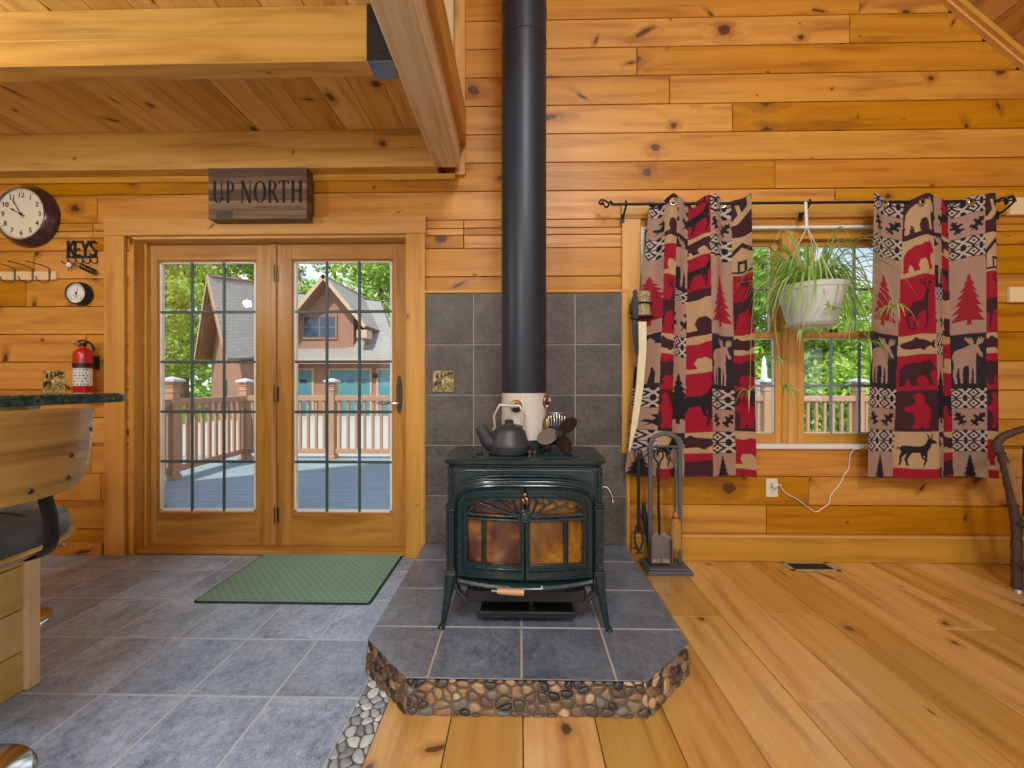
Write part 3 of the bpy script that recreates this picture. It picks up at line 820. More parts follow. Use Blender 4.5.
# ---- french doors
def french_door(name, x0, x1, gx0, gx1, label, hinges=False, lever=False, Y=DY):
    z0, z1 = .03, 2.098
    gz1, gz0 = WZ(225, 262, Y), WZ(225, 512.3, Y)
    d = thing(name, ((x0+x1)/2, Y+.02, z0), label, 'door', kind_group(None))
    d['kind'] = 'structure'
    mb = MB()
    mb.box(x0, gx0-.012, Y, Y+.044, z0, z1, .002, 0, 'z'); mb.box(gx1+.012, x1, Y, Y+.044, z0, z1, .002, 0, 'z')
    mb.box(gx0-.012, gx1+.012, Y+.001, Y+.043, gz1+.012, z1, .001, 0, 'x'); mb.box(gx0-.012, gx1+.012, Y+.001, Y+.043, z0, gz0-.012, .001, 0, 'x')
    # bevelled glazing bead
    for (a, b, c, e, g) in ((gx0-.012, gx0, gz0, gz1, 'z'), (gx1, gx1+.012, gz0, gz1, 'z')):
        mb.box(a, b, Y+.006, Y+.036, c-.012, e+.012, .004, 0, g)
    for (a, b) in ((gz0-.012, gz0), (gz1, gz1+.012)):
        mb.box(gx0-.012, gx1+.012, Y+.006, Y+.036, a, b, .004, 0, 'x')
    mb.build('door_leaf', M['door'], d)
    # pale spacer round the pane
    mb = MB(); s_ = .015
    for (a, b, c, e) in ((gx0, gx0+s_, gz0, gz1), (gx1-s_, gx1, gz0, gz1), (gx0, gx1, gz0, gz0+s_), (gx0, gx1, gz1-s_*.6, gz1)):
        mb.box(a, b, Y+.010, Y+.032, c, e, .001)
    mb.build('glazing_spacer', M['white'], d)
    mb = MB(); mb.box(gx0-.004, gx1+.004, Y+.018, Y+.021, gz0-.004, gz1+.004); mb.build('glass_pane', M['glass'], d)
    mb = MB()
    for k in (1, 2):
        x = gx0+(gx1-gx0)*k/3; mb.box(x-.010, x+.010, Y+.008, Y+.0175, gz0, gz1, .003, 0, 'z')
    for k in range(1, 5):
        z = gz0+(gz1-gz0)*k/5; mb.box(gx0, gx1, Y+.0085, Y+.017, z-.010, z+.010, .003, 0, 'x')
    mb.build('muntin_grille', M['muntin'], d)
    if hinges:
        for py in (274.5, 394.5, 515):
            z = WZ(276, py, Y); mb = MB()
            mb.tube([(x0-.003, Y-.006, z-.055), (x0-.003, Y-.006, z+.055)], .0085, 10)
            for q in (-.061, .061): mb.ball((x0-.003, Y-.006, z+q), .0075, 8, 6)
            mb.box(x0-.001, x0+.022, Y-.0025, Y+.001, z-.052, z+.052, .001)
            mb.build('hinge', M['bronze'], d)
    if lever:
        xh = WX(399.5, Y); zt, zb = WZ(399, 375.5, Y), WZ(399, 414, Y)
        mb = MB(); pl = []
        for i in range(24):
            a = 2*pi*i/24; r = 1.0
            pl.append((xh+.021*cos(a)*(1-.12*abs(sin(a))), (zt+zb)/2+(zt-zb)/2*sin(a)))
        mb.prism(pl, Y-.009, Y, 'xz'); mb.ball((xh, Y-.010, zt-.06), .010, 12, 8, sc=(1, .5, 1.3))
        mb.build('lock_plate', M['bronze'], d)
        mb = MB(); zl = WZ(395, 403.5, Y)
        mb.tube([(xh, Y, zl), (xh, Y-.05, zl)], .010, 12)
        mb.tube(bez([(xh+.004, Y-.05, zl), (xh-.05, Y-.055, zl+.004), (xh-.10, Y-.052, zl-.002), (xh-.135, Y-.05, zl+.006)], 8), [.010]*8+[.0085]*8+[.007]*9, 10)
        mb.build('door_lever', M['steel'], d)
    return d
def kind_group(x): return x
M['muntin'] = plain('dark_green_muntin', '#4a5d63', .35, 0, .5, .08, 20)
xm = WX(275.4, DY)
french_door('door_1', DX0+.014, xm-.004, WX(158.7, DY), WX(255, DY), 'left wooden glazed door with fifteen panes and no handle')
french_door('door_2', xm+.004, DX1-.014, WX(293.5, DY), WX(391.6, DY), 'right wooden glazed door with fifteen panes and a lever handle', True, True)
mb = MB(); mb.box(xm-.03, xm+.012, DY-.012, DY-.0005, .03, 2.098, .003, 0, 'z')
tag(mb.build('trim_door_astragal', M['door']), 'wooden strip covering the seam between the two doors', 'trim', kind='structure')
# ================================================================ HEARTH AND STOVE
HZ = .0975
HP = [(-.625, -.012), (-.625, -.985), (-.405, -1.20), (.446, -1.20), (.676, -.99), (.684, -.012)]   # outline of the hearth top
d = thing('hearth', (0.02, -.6, 0), 'raised hearth with grey slate tile top and brown river pebble sides', 'hearth')
mb = MB(); ins = [(-.620, -.012), (-.620, -.982), (-.402, -1.196), (.443, -1.196), (.672, -.987), (.680, -.012)]
lo = [G(366, 672), G(406.5, 715.5), G(649, 718), G(689, 674.5)]; lo = [(-.630, -.012)]+[(p.x, p.y) for p in lo]+[(.690, -.012)]
v = [(x, y, .0005) for x, y in lo]+[(x, y, HZ-.0135) for x, y in ins]; k = 6
mb.add(v, [tuple(range(k)), tuple(reversed(range(k, 2*k)))]+[((i+1) % k, i, k+i, k+(i+1) % k) for i in range(k)]); mb.f[:] = [f[::-1] for f in mb.f]; mb.uv[:] = [u[::-1] for u in mb.uv]; mb.prism([(x*.999, y) for x, y in HP], HZ-.0135, HZ-.0035, 'xy', 0)
mb.build('core', M['grout_dark'], d)
def clip_convex(cell, poly):
    k = len(poly); A = sum(poly[i][0]*poly[(i+1) % k][1]-poly[(i+1) % k][0]*poly[i][1] for i in range(k))
    P = poly if A > 0 else poly[::-1]
    for i in range(k):
        a, b = P[i], P[(i+1) % k]
        n = (b[1]-a[1], -(b[0]-a[0])); L = sqrt(n[0]**2+n[1]**2); n = (n[0]/L, n[1]/L)
        cell = clip_poly(cell, n, a[0]*n[0]+a[1]*n[1])
        if len(cell) < 3: return []
    return cell
mb = MB(); xs = [-.68, -.33, .006, .341, .69]; ys = [-1.23, -.903, -.582, -.254, 0]; g = .004
for a, b in zip(xs[:-1], xs[1:]):
    for c, e in zip(ys[:-1], ys[1:]):
        cell = clip_convex([(a+g, c+g), (b-g, c+g), (b-g, e-g), (a+g, e-g)], HP)
        if len(cell) < 3: continue
        cx = sum(p[0] for p in cell)/len(cell); cy = sum(p[1] for p in cell)/len(cell)
        k = len(cell); v = [(cx+(p[0]-cx)*.99, cy+(p[1]-cy)*.99, HZ) for p in cell]+[(p[0], p[1], HZ-.002) for p in cell]+[(p[0], p[1], HZ-.010) for p in cell]
        f = [tuple(range(k))]+[(r*k+(i+1) % k, r*k+i, (r+1)*k+i, (r+1)*k+(i+1) % k) for r in (0, 1) for i in range(k)]
        mb.add(v, f, 0, random.choice('xy'))
mb.build('tile_top', M['slate_hearth'], d, smooth=False)
mb = MB()
mb.box(-.33, .341, -1.0, -.02, HZ-.004, HZ-.0018); mb.box(-.625, .676, -.96, -.012, HZ-.0042, HZ-.0019)
mb.prism([(x*.997+.0001, y*.9985-.0) for x, y in HP], HZ-.0045, HZ-.0020, 'xy')
mb.build('grout', M['grout_light'], d)
mb = MB(); rnd = random.Random(12)
for i in range(5):
    a = Vector(ins[i]); b = Vector(ins[i+1]); t = (b-a); L = t.length; t.normalize(); n = Vector((t.y, -t.x))
    if n.dot(a-Vector((0, -.5))) < 0: n = -n
    a2 = Vector(lo[i]); b2 = Vector(lo[i+1]); L = max(L, (b2-a2).length); HH = HZ-.005
    def plc(u, w, h, a=a, b=b, a2=a2, b2=b2, n=n, L=L, HH=HH):
        q = w/HH; p = (a2+(b2-a2)*(u/L))*(1-q)+(a+(b-a)*(u/L))*q
        return (p.x+n.x*h, p.y+n.y*h, .001+w)
    pebbles(mb, L/1.6, HH, .026, rnd, lambda u, w, h: plc(u*1.6, w, h), PEBC, .0014, .007, None, 1.0)
mb.build('pebble_cladding', M['pebble'], d, ang=60)

# tiled surround behind the stove
d = thing('tile_surround', ((HX0+HX1)/2, -.01, HZ), 'dark slate tile panel on the wall behind the stove', 'tile panel')
d['kind'] = 'structure'
mb = MB(); mb.box(HX0, HX1, -.008, -.0004, HZ+.0005, HZ1); mb.build('grout', M['grout_light'], d)
mb = MB(); xs = [HX0, WX(473.75), WX(524.4), WX(575), HX1]; zs = [HZ+.001]+[WZ(524, y) for y in (495.8, 445.4, 395.2, 344.9)]+[HZ1]
rnd = random.Random(5); g = .0042
for a, b in zip(xs[:-1], xs[1:]):
    for c, e in zip(zs[:-1], zs[1:]): mb.box(a+(g if a != HX0 else .001), b-(g if b != HX1 else .004), -.016, -.006, c+g, e-g*(1 if e != HZ1 else 1.4), .0015, 0, rnd.choice('xz'))
mb.build('tile_face', M['slate_wall'], d, smooth=False)
mb = MB(); T = .022
mb.box(HX0-.003-T*.8, HX0-.003, -.026, -.0004, HZ+.001, HZ1+T, .004, 0, 'z'); mb.box(HX1+.003, HX1+.003+T, -.026, -.0004, .001, HZ1+T, .004, 0, 'z')
mb.box(HX0-.0028, HX1+.0028, -.026, -.0004, HZ1+.001, HZ1+T, .004, 0, 'x')
tag(mb.build('trim_surround', M['trim']), 'narrow pine strips framing the slate tile panel', 'trim', kind='structure')

# ---------------------------------------------------------------- wood stove  (local: x right, y into the room's wall, z up)
SX = .020; SY = -.905
st = thing('wood_stove', (SX, SY+.2, HZ), 'dark green enamelled cast iron wood stove with two arched glass doors', 'stove')
ST = Matrix.Translation((SX, SY, HZ))
def bow(x, k=.045, w=.30): return -k*max(0.0, 1-(x/w)**2)
EN = M['enamel']
HW = .334    # half width of the body
mb = MB()
# firebox shell
mb.box(-HW, HW, .012, .37, .225, .69, .010, M=ST)
# frieze plate with its raised border
mb.box(-HW+.012, HW-.012, .002, .02, .60, .688, .004, M=ST)
for s in (-1, 1):
    mb.tube([(s*.302, .001, .50), (s*.302, .001, .665), (s*.25, .001, .672), (0, .001, .672)], .0045, 8, M=ST)
# stepped arch mouldings above the doors
def arch(x0, zs, za, n=24):
    out = []
    for i in range(n+1):
        a = pi*i/n
        ca, sa = cos(a), sin(a)
        x = x0*(abs(ca)**.62)*(1 if ca >= 0 else -1); z = zs+(za-zs)*(sa**.62)
        out.append((x, z))
    return out
for off, rr, y in ((.012, .006, .0), (.030, .005, .004), (.046, .0045, .004)):
    A = arch(.292+off*.75, .515, .612+off*.9, 40)
    mb.tube([(x, y+bow(x, .018), z) for x, z in A], rr, 8, M=ST)
# spandrel thickness: rows stepping out towards the door
A0 = arch(.296, .515, .612, 40); A1 = arch(.322, .515, .652, 40)
v = []; f = []
for (x, z), (x2, z2) in zip(A0, A1): v += [(x, bow(x, .02)-.002, z), (x2, .002, z2)]
for i in range(len(A0)-1): f.append((2*i, 2*i+1, 2*i+3, 2*i+2))
mb.add(v, f, M=ST)
mb.build('firebox', EN, st)
# top plate with moulded lip
mb = MB()
def rrect(x0, x1, y0, y1, r, n=6):
    P = []
    for (cx, cy, a0) in ((x1-r, y1-r, 0), (x0+r, y1-r, pi/2), (x0+r, y0+r, pi), (x1-r, y0+r, 1.5*pi)):
        for i in range(n+1):
            a = a0+pi/2*i/n; P.append((cx+r*cos(a), cy+r*sin(a)))
    return P
lay = [(-.010, .688), (-.010, .694), (.006, .700), (.010, .706), (.010, .716), (.004, .7195), (-.004, .7205)]
v = []; f = []; rings = []
for o, z in lay:
    P = rrect(-HW-.014-o, HW+.014+o, -.006-o, .375+o, .06+o)
    P = [(x, y-(.012*(1-(x/.34)**2) if y < .1 else 0), z) for x, y in P]
    rings.append(P)
k = len(rings[0])
for P in rings: v += P
for r in range(len(rings)-1):
    for i in range(k): f.append((r*k+i, r*k+(i+1) % k, (r+1)*k+(i+1) % k, (r+1)*k+i))
f.append(tuple((len(rings)-1)*k+i for i in range(k))); f.append(tuple(reversed(range(k))))
mb.add(v, f, M=ST); mb.build('top_plate', EN, st, ang=50)
# griddle with vents and knob
mb = MB(); P = rrect(-.235, .235, .035, .24, .03)
mb.prism(P, .7205, .7245, 'xy', M=ST); gd = mb.build('griddle', M['enamel'], st)
mb = MB()
for s in (-1, 1):
    for q in (0, .016):
        mb = MB(); mb.tube([(s*(.20+q), .07, .7255), (s*(.19+q), .11, .7255)], .0035, 6, M=ST); mb.build('vent_slot', M['ink'], gd)
mb = MB(); mb.lathe([(0, 0), (.008, 0), (.007, .008), (.013, .012), (.014, .018), (.009, .024), (0, .025)], (.022, .052, .7245), 14, M=ST); mb.build('griddle_knob', M['brass'], gd); mb = MB(); mb.lathe([(0, 0), (.006, 0), (.006, .008), (.011, .012), (.011, .017), (0, .021)], (.045, .075, .7245), 14, M=ST)
mb.build('griddle_knob', M['brass'], gd)
# corner pilasters, caps, feet blocks
for s in (-1, 1):
    mb = MB()
    for off, w, y in ((.316, .020, -.006),):
        mb.box(s*(off-w), s*(off+w), y, .05, .245, .515, .005, M=ST)
        for q in (-.011, .0, .011): mb.tube([(s*off+q, y-.001, .262), (s*off+q, y-.001, .502)], .0038, 6, M=ST)
        mb.box(s*(off-w-.004), s*(off+w+.006), y-.008, .052, .515, .524, .003, M=ST)
        mb.box(s*(off-w+.002), s*(off+w+.002), y-.004, .052, .524, .534, .004, M=ST)
        mb.box(s*(off-w-.004), s*(off+w+.006), y-.006, .055, .222, .247, .004, M=ST)
        mb.tube([(s*.318, -.0, .54), (s*.318, -.0, .686)], .009, 8, M=ST)
    mb.build('corner_pilaster', EN, st)
# doors
def loop_half(s, outer, nb=10, ns=8, na=16):
    """closed loop (without the centre closing edge duplicated): bottom, side, arch, centre stile"""
    c, xo, zb, zs, za = outer; P = []
    for i in range(nb): P.append((c+(xo-c)*i/nb, zb))
    for i in range(ns): P.append((xo, zb+(zs-zb)*i/ns))
    for i in range(na+1):
        a = (pi/2)*i/na
        P.append((c+(xo-c)*cos(a)**.62 if i < na else c, zs+(za-zs)*sin(a)**.62))
    for i in range(1, 6): P.append((c, za+(zb-za)*i/6))
    return [(s*x, z) for x, z in P]
glass_z0 = .300; bar_z = .4835
for s, nm in ((-1, 'left'), (1, 'right')):
    O = loop_half(s, (.0015, .288, .232, .515, .612)); I = loop_half(s, (.022, .244, .296, .492, .566))
    prof = [(0, .006), (0, -.018), (.06, -.024), (.12, -.018), (.40, -.018), (.46, -.024), (.54, -.024), (.60, -.014), (.78, -.014), (.84, -.022), (.96, -.022), (1.0, -.016), (1.0, .004)]
    mb = MB(); v = []; f = []; k = len(O); q = len(prof)
    for (a, b) in zip(O, I):
        for w, dd in prof:
            x = a[0]+(b[0]-a[0])*w; z = a[1]+(b[1]-a[1])*w
            v.append((x, bow(x)+dd, z))
    for i in range(k):
        i2 = (i+1) % k
        for j in range(q-1):
            fc = (i*q+j, i2*q+j, i2*q+j+1, i*q+j+1)
            f.append(fc if s > 0 else tuple(reversed(fc)))
    mb.add(v, f, M=ST)
    dr = mb.build('stove_door', EN, st, ang=40)
    # pane
    mb = MB(); v = []; f = []; n = len(I); cx = s*.12
    ring2 = [(x*1.0, z) for x, z in I]
    v = [(x, bow(x)-.002, z) for x, z in ring2]+[(s*.12, bow(.12)-.002, .40)]
    # grid pane following the bow
    v = []; f = []; NX, NZ = 14, 10
    xi = [.018+(.25-.018)*i/NX for i in range(NX+1)]
    def ztop(x):
        t = min(1, max(0, (x-.022)/(.244-.022))); a = math.acos(min(1, t**(1/.62))); return .492+(.566-.492)*sin(a)**.62
    for x in xi:
        for j in range(NZ+1):
            z = .29+(ztop(x)+.004-.29)*j/NZ; v.append((s*x, bow(x)-.003, z))
    for i in range(NX):
        for j in range(NZ):
            fc = (i*(NZ+1)+j, (i+1)*(NZ+1)+j, (i+1)*(NZ+1)+j+1, i*(NZ+1)+j+1); f.append(fc if s > 0 else tuple(reversed(fc)))
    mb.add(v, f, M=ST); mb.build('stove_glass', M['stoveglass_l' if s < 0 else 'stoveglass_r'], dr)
    # muntins: rail, upright and sunburst
    mb = MB()
    def bar(x0, z0, x1, z1, r, n=6, y=-.014):
        mb.tube([(s*(x0+(x1-x0)*i/n), bow(x0+(x1-x0)*i/n)+y, z0+(z1-z0)*i/n) for i in range(n+1)], r, 8, M=ST)
    for zz, r in ((bar_z+.012, .0048), (bar_z-.004, .006)): bar(.02, zz, .246, zz, r)
    bar(.167, .24+.03, .167, bar_z, .0058); bar(.167+.012, .30, .167+.012, bar_z, .003, y=-.010)
    bar(.244, .27, .244, .50, .004)
    for (x1, z1) in ((.235, .500), (.185, .545), (.110, .558), (.052, .562)): bar(.028, bar_z+.012, x1, z1, .0042)
    ends = [(.236, .503), (.215, .530), (.168, .540), (.12, .556), (.075, .552), (.04, .566)]
    for (a, b) in zip(ends[:-1], ends[1:]):
        mx, mz = (a[0]+b[0])/2-.006, (a[1]+b[1])/2-.012
        mb.tube([(s*p.x, bow(p.x)-.014, p.z) for p in bez([(a[0], 0, a[1]), (mx, 0, mz), (b[0], 0, b[1])], 5)], .0032, 6, M=ST)
    bar(.246, bar_z+.016, .214, .535, .004)
    bar(.02, .276, .25, .276, .0045); bar(.02, .286, .25, .286, .003)
    mb.lathe([(0, .0), (.030, .0), (.030, .006), (.022, .010), (.018, .008), (.012, .012), (0, .012)], (s*.0, bow(0)-.012, bar_z+.012), 20, 'y', M=ST @ Matrix.Identity(4)) if s > 0 else None
    mb.build('door_tracery', EN, dr)
mb = MB()
mb.lathe([(.003, 0), (.014, .0), (.014, .008), (.010, .012), (0, .013)], (0.0, bow(0)-.030, .566), 16, 'y', M=ST)
mb.tube(bez([(0, bow(0)-.030, .585), (.006, bow(0)-.052, .580), (.010, bow(0)-.054, .560), (.006, bow(0)-.040, .538)], 6), [.009]*6+[.008]*6+[.006]*7, 10, M=ST)
mb.ball((.0, bow(0)-.040, .592), .012, 12, 8, M=ST)
mb.build('door_latch', M['brass'], st)
# ash lip
mb = MB(); n = 30; v = []; f = []
prof = [(.010, .228), (-.028, .228), (-.050, .224), (-.056, .214), (-.050, .203), (-.032, .196), (.010, .192)]
for i in range(n+1):
    x = -.278+.556*i/n
    for y, z in prof: v.append((x, y+bow(x, .040, .32)*(1 if y < 0 else 0), z-.002+(.018*(x/.292)**2)*(0 if z > .226 else 1)))
k = len(prof)
for i in range(n):
    for j in range(k-1): f.append((i*k+j, i*k+j+1, (i+1)*k+j+1, (i+1)*k+j))
f.append(tuple(range(k))[::-1]); f.append(tuple(n*k+j for j in range(k)))
mb.add(v, f, M=ST); mb.build('ash_lip', EN, st, ang=50)
mb = MB(); yb = -.095
mb.tube([(-.004, yb-.004, .2035), (-.06, yb-.002, .2045), (-.10, yb, .2055), (-.112, yb, .2058)], [.0125, .0125, .0115, .009], 14, M=ST)
mb.build('handle_grip', M['woodhandle'], st)
mb = MB(); mb.tube([(-.112, yb, .2058), (-.128, yb+.002, .2062)], [.006, .005], 10, M=ST); mb.ball((-.13, yb+.002, .2062), .008, 10, 6, M=ST); mb.build('handle_tip', M['steel'], st)
# ash pan box and heat shield beneath
mb = MB(); mb.box(-.245, .255, -.04, .32, .128, .188, .01, M=ST); mb.box(-.262, .272, -.01, .34, .182, .224, .006, M=ST)
for s in (-1, 1): mb.tube([(s*.25+.005, -.03, .135), (s*.285+.005, -.02, .165), (s*.30, .02, .19)], .012, 8, M=ST)
mb.build('ash_pan', M['iron'], st)
mb = MB(); mb.box(-.195, .215, .03, .30, .045, .052, .002, M=ST); mb.box(-.20, .22, .02, .035, .030, .056, .003, M=ST)
for s in (-1, 1): mb.box(s*.12, s*.13, .1, .26, .05, .13, .001, M=ST)
mb.lathe([(.0, .0), (.022, 0), (.022, .01), (.014, .016), (.014, .06), (0, .06)], (.03, .06, .052), 14, M=ST); mb.box(-.03, .06, .05, .10, .10, .128, .004, M=ST)
mb.build('heat_shield', M['iron'], st)
# legs
def stove_leg(sx, sy):
    mb = MB(); bx, by = sx*.318, (.018 if sy < 0 else .35)
    P = [(bx, by, .228), (bx+sx*.004, by+sy*.004, .19), (bx+sx*.012, by+sy*.010, .13), (bx+sx*.024, by+sy*.018, .06), (bx+sx*.032, by+sy*.022, .016), (bx+sx*.037, by+sy*.026, .0)]
    mb.tube(bez(P, 5), [(.030-.019*min(1, (i/18)), .026-.015*min(1, i/18)) for i in range(26)], 12, M=ST, flat=(1, 0, 0))
    mb.tube([(bx+sx*.037, by+sy*.026, .012), (bx+sx*.039, by+sy*.028, .0)], [.012, .016], 12, M=ST)
    for q in (-1, 1): mb.tube(bez([(bx+q*.022, by+sy*.018, .222), (bx+sx*.006+q*.016, by+sy*.022, .15), (bx+sx*.028, by+sy*.028, .03)], 6), .004, 6, M=ST)
    return mb.build('leg', EN, st, ang=50)
for sx in (-1, 1):
    for sy in (-1, 1): stove_leg(sx, sy)
# damper handle and small bolts
mb = MB(); mb.tube(bez([(HW, .10, .575), (HW+.03, .095, .58), (HW+.048, .09, .56), (HW+.06, .088, .52)], 6), [.006]*10+[.007]*9, 8, M=ST); mb.ball((HW+.06, .088, .517), .009, 10, 6, M=ST)
mb.build('damper_lever', M['steel'], st)
for s in (-1, 1):
    for (x, z) in ((.332, .665), (.333, .515), (.334, .235)):
        mb = MB(); mb.ball((s*(x+.004), .01, z), .007, 10, 6, M=ST); mb.build('bolt', M['brass'], st)

# ---------------------------------------------------------------- pipe
PX, PY = WX(524, -.62), -.62
pr = .1115
p = thing('stove_pipe', (PX, PY, HZ+.72), 'tall matt black flue pipe rising from the stove with a white enamel collar', 'stove pipe')
zc = WZ(524, 393.5, PY-pr)
mb = MB(); mb.lathe([(pr, zc), (pr, 2.965), (pr+.002, 2.967), (pr+.002, 3.0), (pr, 3.002), (pr, 5.75)], (PX, PY, 0), 40)
mb.build('flue', M['pipe'], p)
mb = MB(); sa = WZ(522, 26, PY-pr)
mb.lathe([(pr+.0005, sa-.002), (pr+.0022, sa), (pr+.0022, sa+.004), (pr+.0005, sa+.006)], (PX, PY, 0), 40); mb.ball((PX-.005, PY-pr-.001, sa+.02), .004, 8, 6)
mb.build('pipe_seam', M['pipe'], p)
mb = MB(); b0 = HZ+.7215
mb.lathe([(pr+.004, b0+.05), (pr+.001, b0+.058), (pr-.0015, zc), (pr-.004, zc+.001)], (PX, PY, 0), 40)
mb.box(PX-.02, PX-.016, PY-pr-.003, PY-pr+.01, b0+.05, zc-.01, .001); mb.box(PX+.004, PX+.008, PY-pr-.003, PY-pr+.01, b0+.05, zc-.01, .001)
mb.build('collar', M['pipewhite'], p)
mb = MB(); mb.lathe([(pr+.02, b0), (pr+.02, b0+.008), (pr+.006, b0+.015), (pr+.004, b0+.055), (pr-.02, b0+.055)], (PX, PY, 0), 40); mb.build('flue_flange', EN, p)
# magnetic thermometers
def dial(c, nrm, r, name, label, cols):
    n = Vector(nrm).normalized(); q = Vector((0, -1, 0)).rotation_difference(n).to_matrix().to_4x4(); T = Matrix.Translation(c) @ q
    t = thing(name, c, label, 'thermometer')
    mb = MB(); mb.lathe([(0, 0.0), (r, 0.0), (r, .006), (r*.93, .008), (r*.9, .006), (0, .006)], (0, 0, 0), 28, 'y', M=T); mb.build('case', M['blackmetal'], t)
    mb = MB()
    for (a0, a1, cc) in cols:
        P = [(r*.55*cos(a0+(a1-a0)*i/8), r*.55*sin(a0+(a1-a0)*i/8)) for i in range(9)]+[(r*.9*cos(a1+(a0-a1)*i/8), r*.9*sin(a1+(a0-a1)*i/8)) for i in range(9)]
        mb.prism(P, -.0072, -.0062, 'xz', M=T, col=lin(cc))
    mb.prism([(-r*.6*cos(.3), -r*.5), (r*.6*cos(.3), -r*.5), (r*.5, -r*.2), (-r*.5, -r*.2)], -.0072, -.0062, 'xz', M=T, col=lin('#1a1512'))
    mb.prism([(-.002, -.002), (.002, -.002), (r*.5, r*.45)], -.0085, -.0073, 'xz', M=T, col=lin('#e8e0d0'))
    mb.build('dial_face', M['colour'], t)
c = W(516.5, 406.5, PY-pr); a = math.asin((c.x-PX)/pr); n_ = (sin(a), -cos(a), 0)
dial((PX+(pr+.003)*sin(a), PY-(pr+.003)*cos(a), c.z), n_, .029, 'stove_thermometer', 'round black dial with yellow and red bands on the front of the white pipe collar', [(-.6, .6, '#b02a1c'), (.7, 1.6, '#e0851c'), (1.7, 2.7, '#e3b52c'), (2.8, 3.7, '#d8c23a')])
a = 1.22; zc_ = WZ(546, 401.5, PY)
dial((PX+(pr+.003)*sin(a), PY-(pr+.003)*cos(a), zc_), (sin(a)*.75+.1, -cos(a)-.45, 0), .031, 'stove_thermometer', 'round pale dial with a red rim on the right edge of the pipe collar', [(k*pi/3, k*pi/3+.9, '#b8323a' if k % 2 else '#dcc9c0') for k in range(6)])

# ---------------------------------------------------------------- kettle
zt = HZ+.7245
kc = G(504, 457, zt); kx, ky = kc.x+.020, kc.y+.094
k_ = thing('kettle', (kx, ky, zt), 'grey cast iron kettle with a wire bail handle on the stove top', 'kettle')
M['kettlewire'] = plain('nickel_bail', '#c9c6c0', .3, .6, .5, .05, 20)
def kb(n, m, o=None, s=1.22):
    c = Vector((kx, ky, zt)); mb.v = [c+(p-c)*s for p in mb.v]; mb.build(n, m, k_)
mb = MB()
mb.lathe([(0, 0), (.066, 0), (.076, .004), (.0785, .012), (.080, .032), (.077, .036), (.073, .042), (.064, .075), (.054, .094), (.050, .097), (.046, .094), (0, .094)], (kx, ky, zt), 40)
kb('body', M['castiron'])
mb = MB()   # spout sweeping up on the left
sp = bez([(kx-.045, ky-.012, zt+.028), (kx-.075, ky-.02, zt+.045), (kx-.094, ky-.024, zt+.078), (kx-.108, ky-.028, zt+.104)], 6)
mb.tube(sp, [(.020+.012*(1-i/18), .028*(1-.55*i/18)) for i in range(19)], 12, flat=(0, 0, 1)); kb('spout', M['castiron'])
mb = MB(); mb.lathe([(.052, .0), (.053, .005), (.047, .009), (.02, .012), (.016, .018), (.018, .026), (.010, .031), (0, .031)], (kx, ky, zt+.096), 30); kb('lid', M['castiron'])
mb = MB()
for s in (-1, 1): mb.ball((kx+s*.052, ky, zt+.088), .012, 10, 8)
mb.tube([(kx+.052, ky, zt+.088), (kx+.058, ky, zt+.14), (kx+.040, ky, zt+.178), (kx-.036, ky, zt+.182), (kx-.058, ky, zt+.14), (kx-.052, ky, zt+.088)], .0048, 8)
mb.tube([(kx+.03, ky, zt+.1785), (kx-.03, ky, zt+.1815)], .0075, 10)
kb('bail_handle', M['kettlewire'])

# ---------------------------------------------------------------- stove fan
fc = G(557, 452.5, zt); fx, fy = fc.x, fc.y+.02
f_ = thing('stove_fan', (fx, fy+.02, zt), 'small three bladed heat powered fan standing on the stove top', 'fan')
M['fanblade'] = plain('bronzed_blade', '#43342c', .35, .5, .5, .1, 20)
def fb(n, m, s=1.2):
    c = Vector((fx, fy, zt)); mb.v = [c+(p-c)*s for p in mb.v]; mb.build(n, m, f_, ang=60)
mb = MB()
for s in (-1, 1): mb.tube(bez([(fx+s*.028, fy, zt), (fx+s*.026, fy, zt+.018), (fx+s*.018, fy, zt+.026), (fx, fy, zt+.026)], 5), .004, 8); mb.box(fx+s*.028-.01, fx+s*.028+.01, fy-.004, fy+.055, zt, zt+.004, .001)
mb.box(fx-.032, fx+.032, fy, fy+.05, zt+.022, zt+.030, .002); mb.box(fx-.026, fx+.026, fy+.014, fy+.036, zt+.030, zt+.07, .002)
fb('base', M['blackmetal'])
mb = MB()
for i in range(7): mb.box(fx-.002+i*.0105-.03, fx+.0015+i*.0105-.03, fy+.005, fy+.05, zt+.066, zt+.150-.004*abs(i-3), .0006)
mb.box(fx-.034, fx+.034, fy+.005, fy+.05, zt+.066, zt+.073, .001); mb.box(fx-.030, fx+.034, fy+.01, fy+.045, zt+.148, zt+.152, .001); fb('cooling_fins', M['steel'])
mb = MB(); mb.ball((fx-.035, fy+.03, zt+.09), .036, 18, 12, sc=(.55, .6, 1.35)); fb('motor_housing', M['brass'])
mb = MB(); hubc = Vector((fx+.004, fy-.028, zt+.078))
mb.lathe([(0, 0), (.012, 0), (.012, .03), (0, .03)], hubc, 16, 'y', M=Matrix.Identity(4)); mb.ball(hubc, .012, 12, 8, sc=(1, .5, 1)); fb('hub', M['blackmetal'])
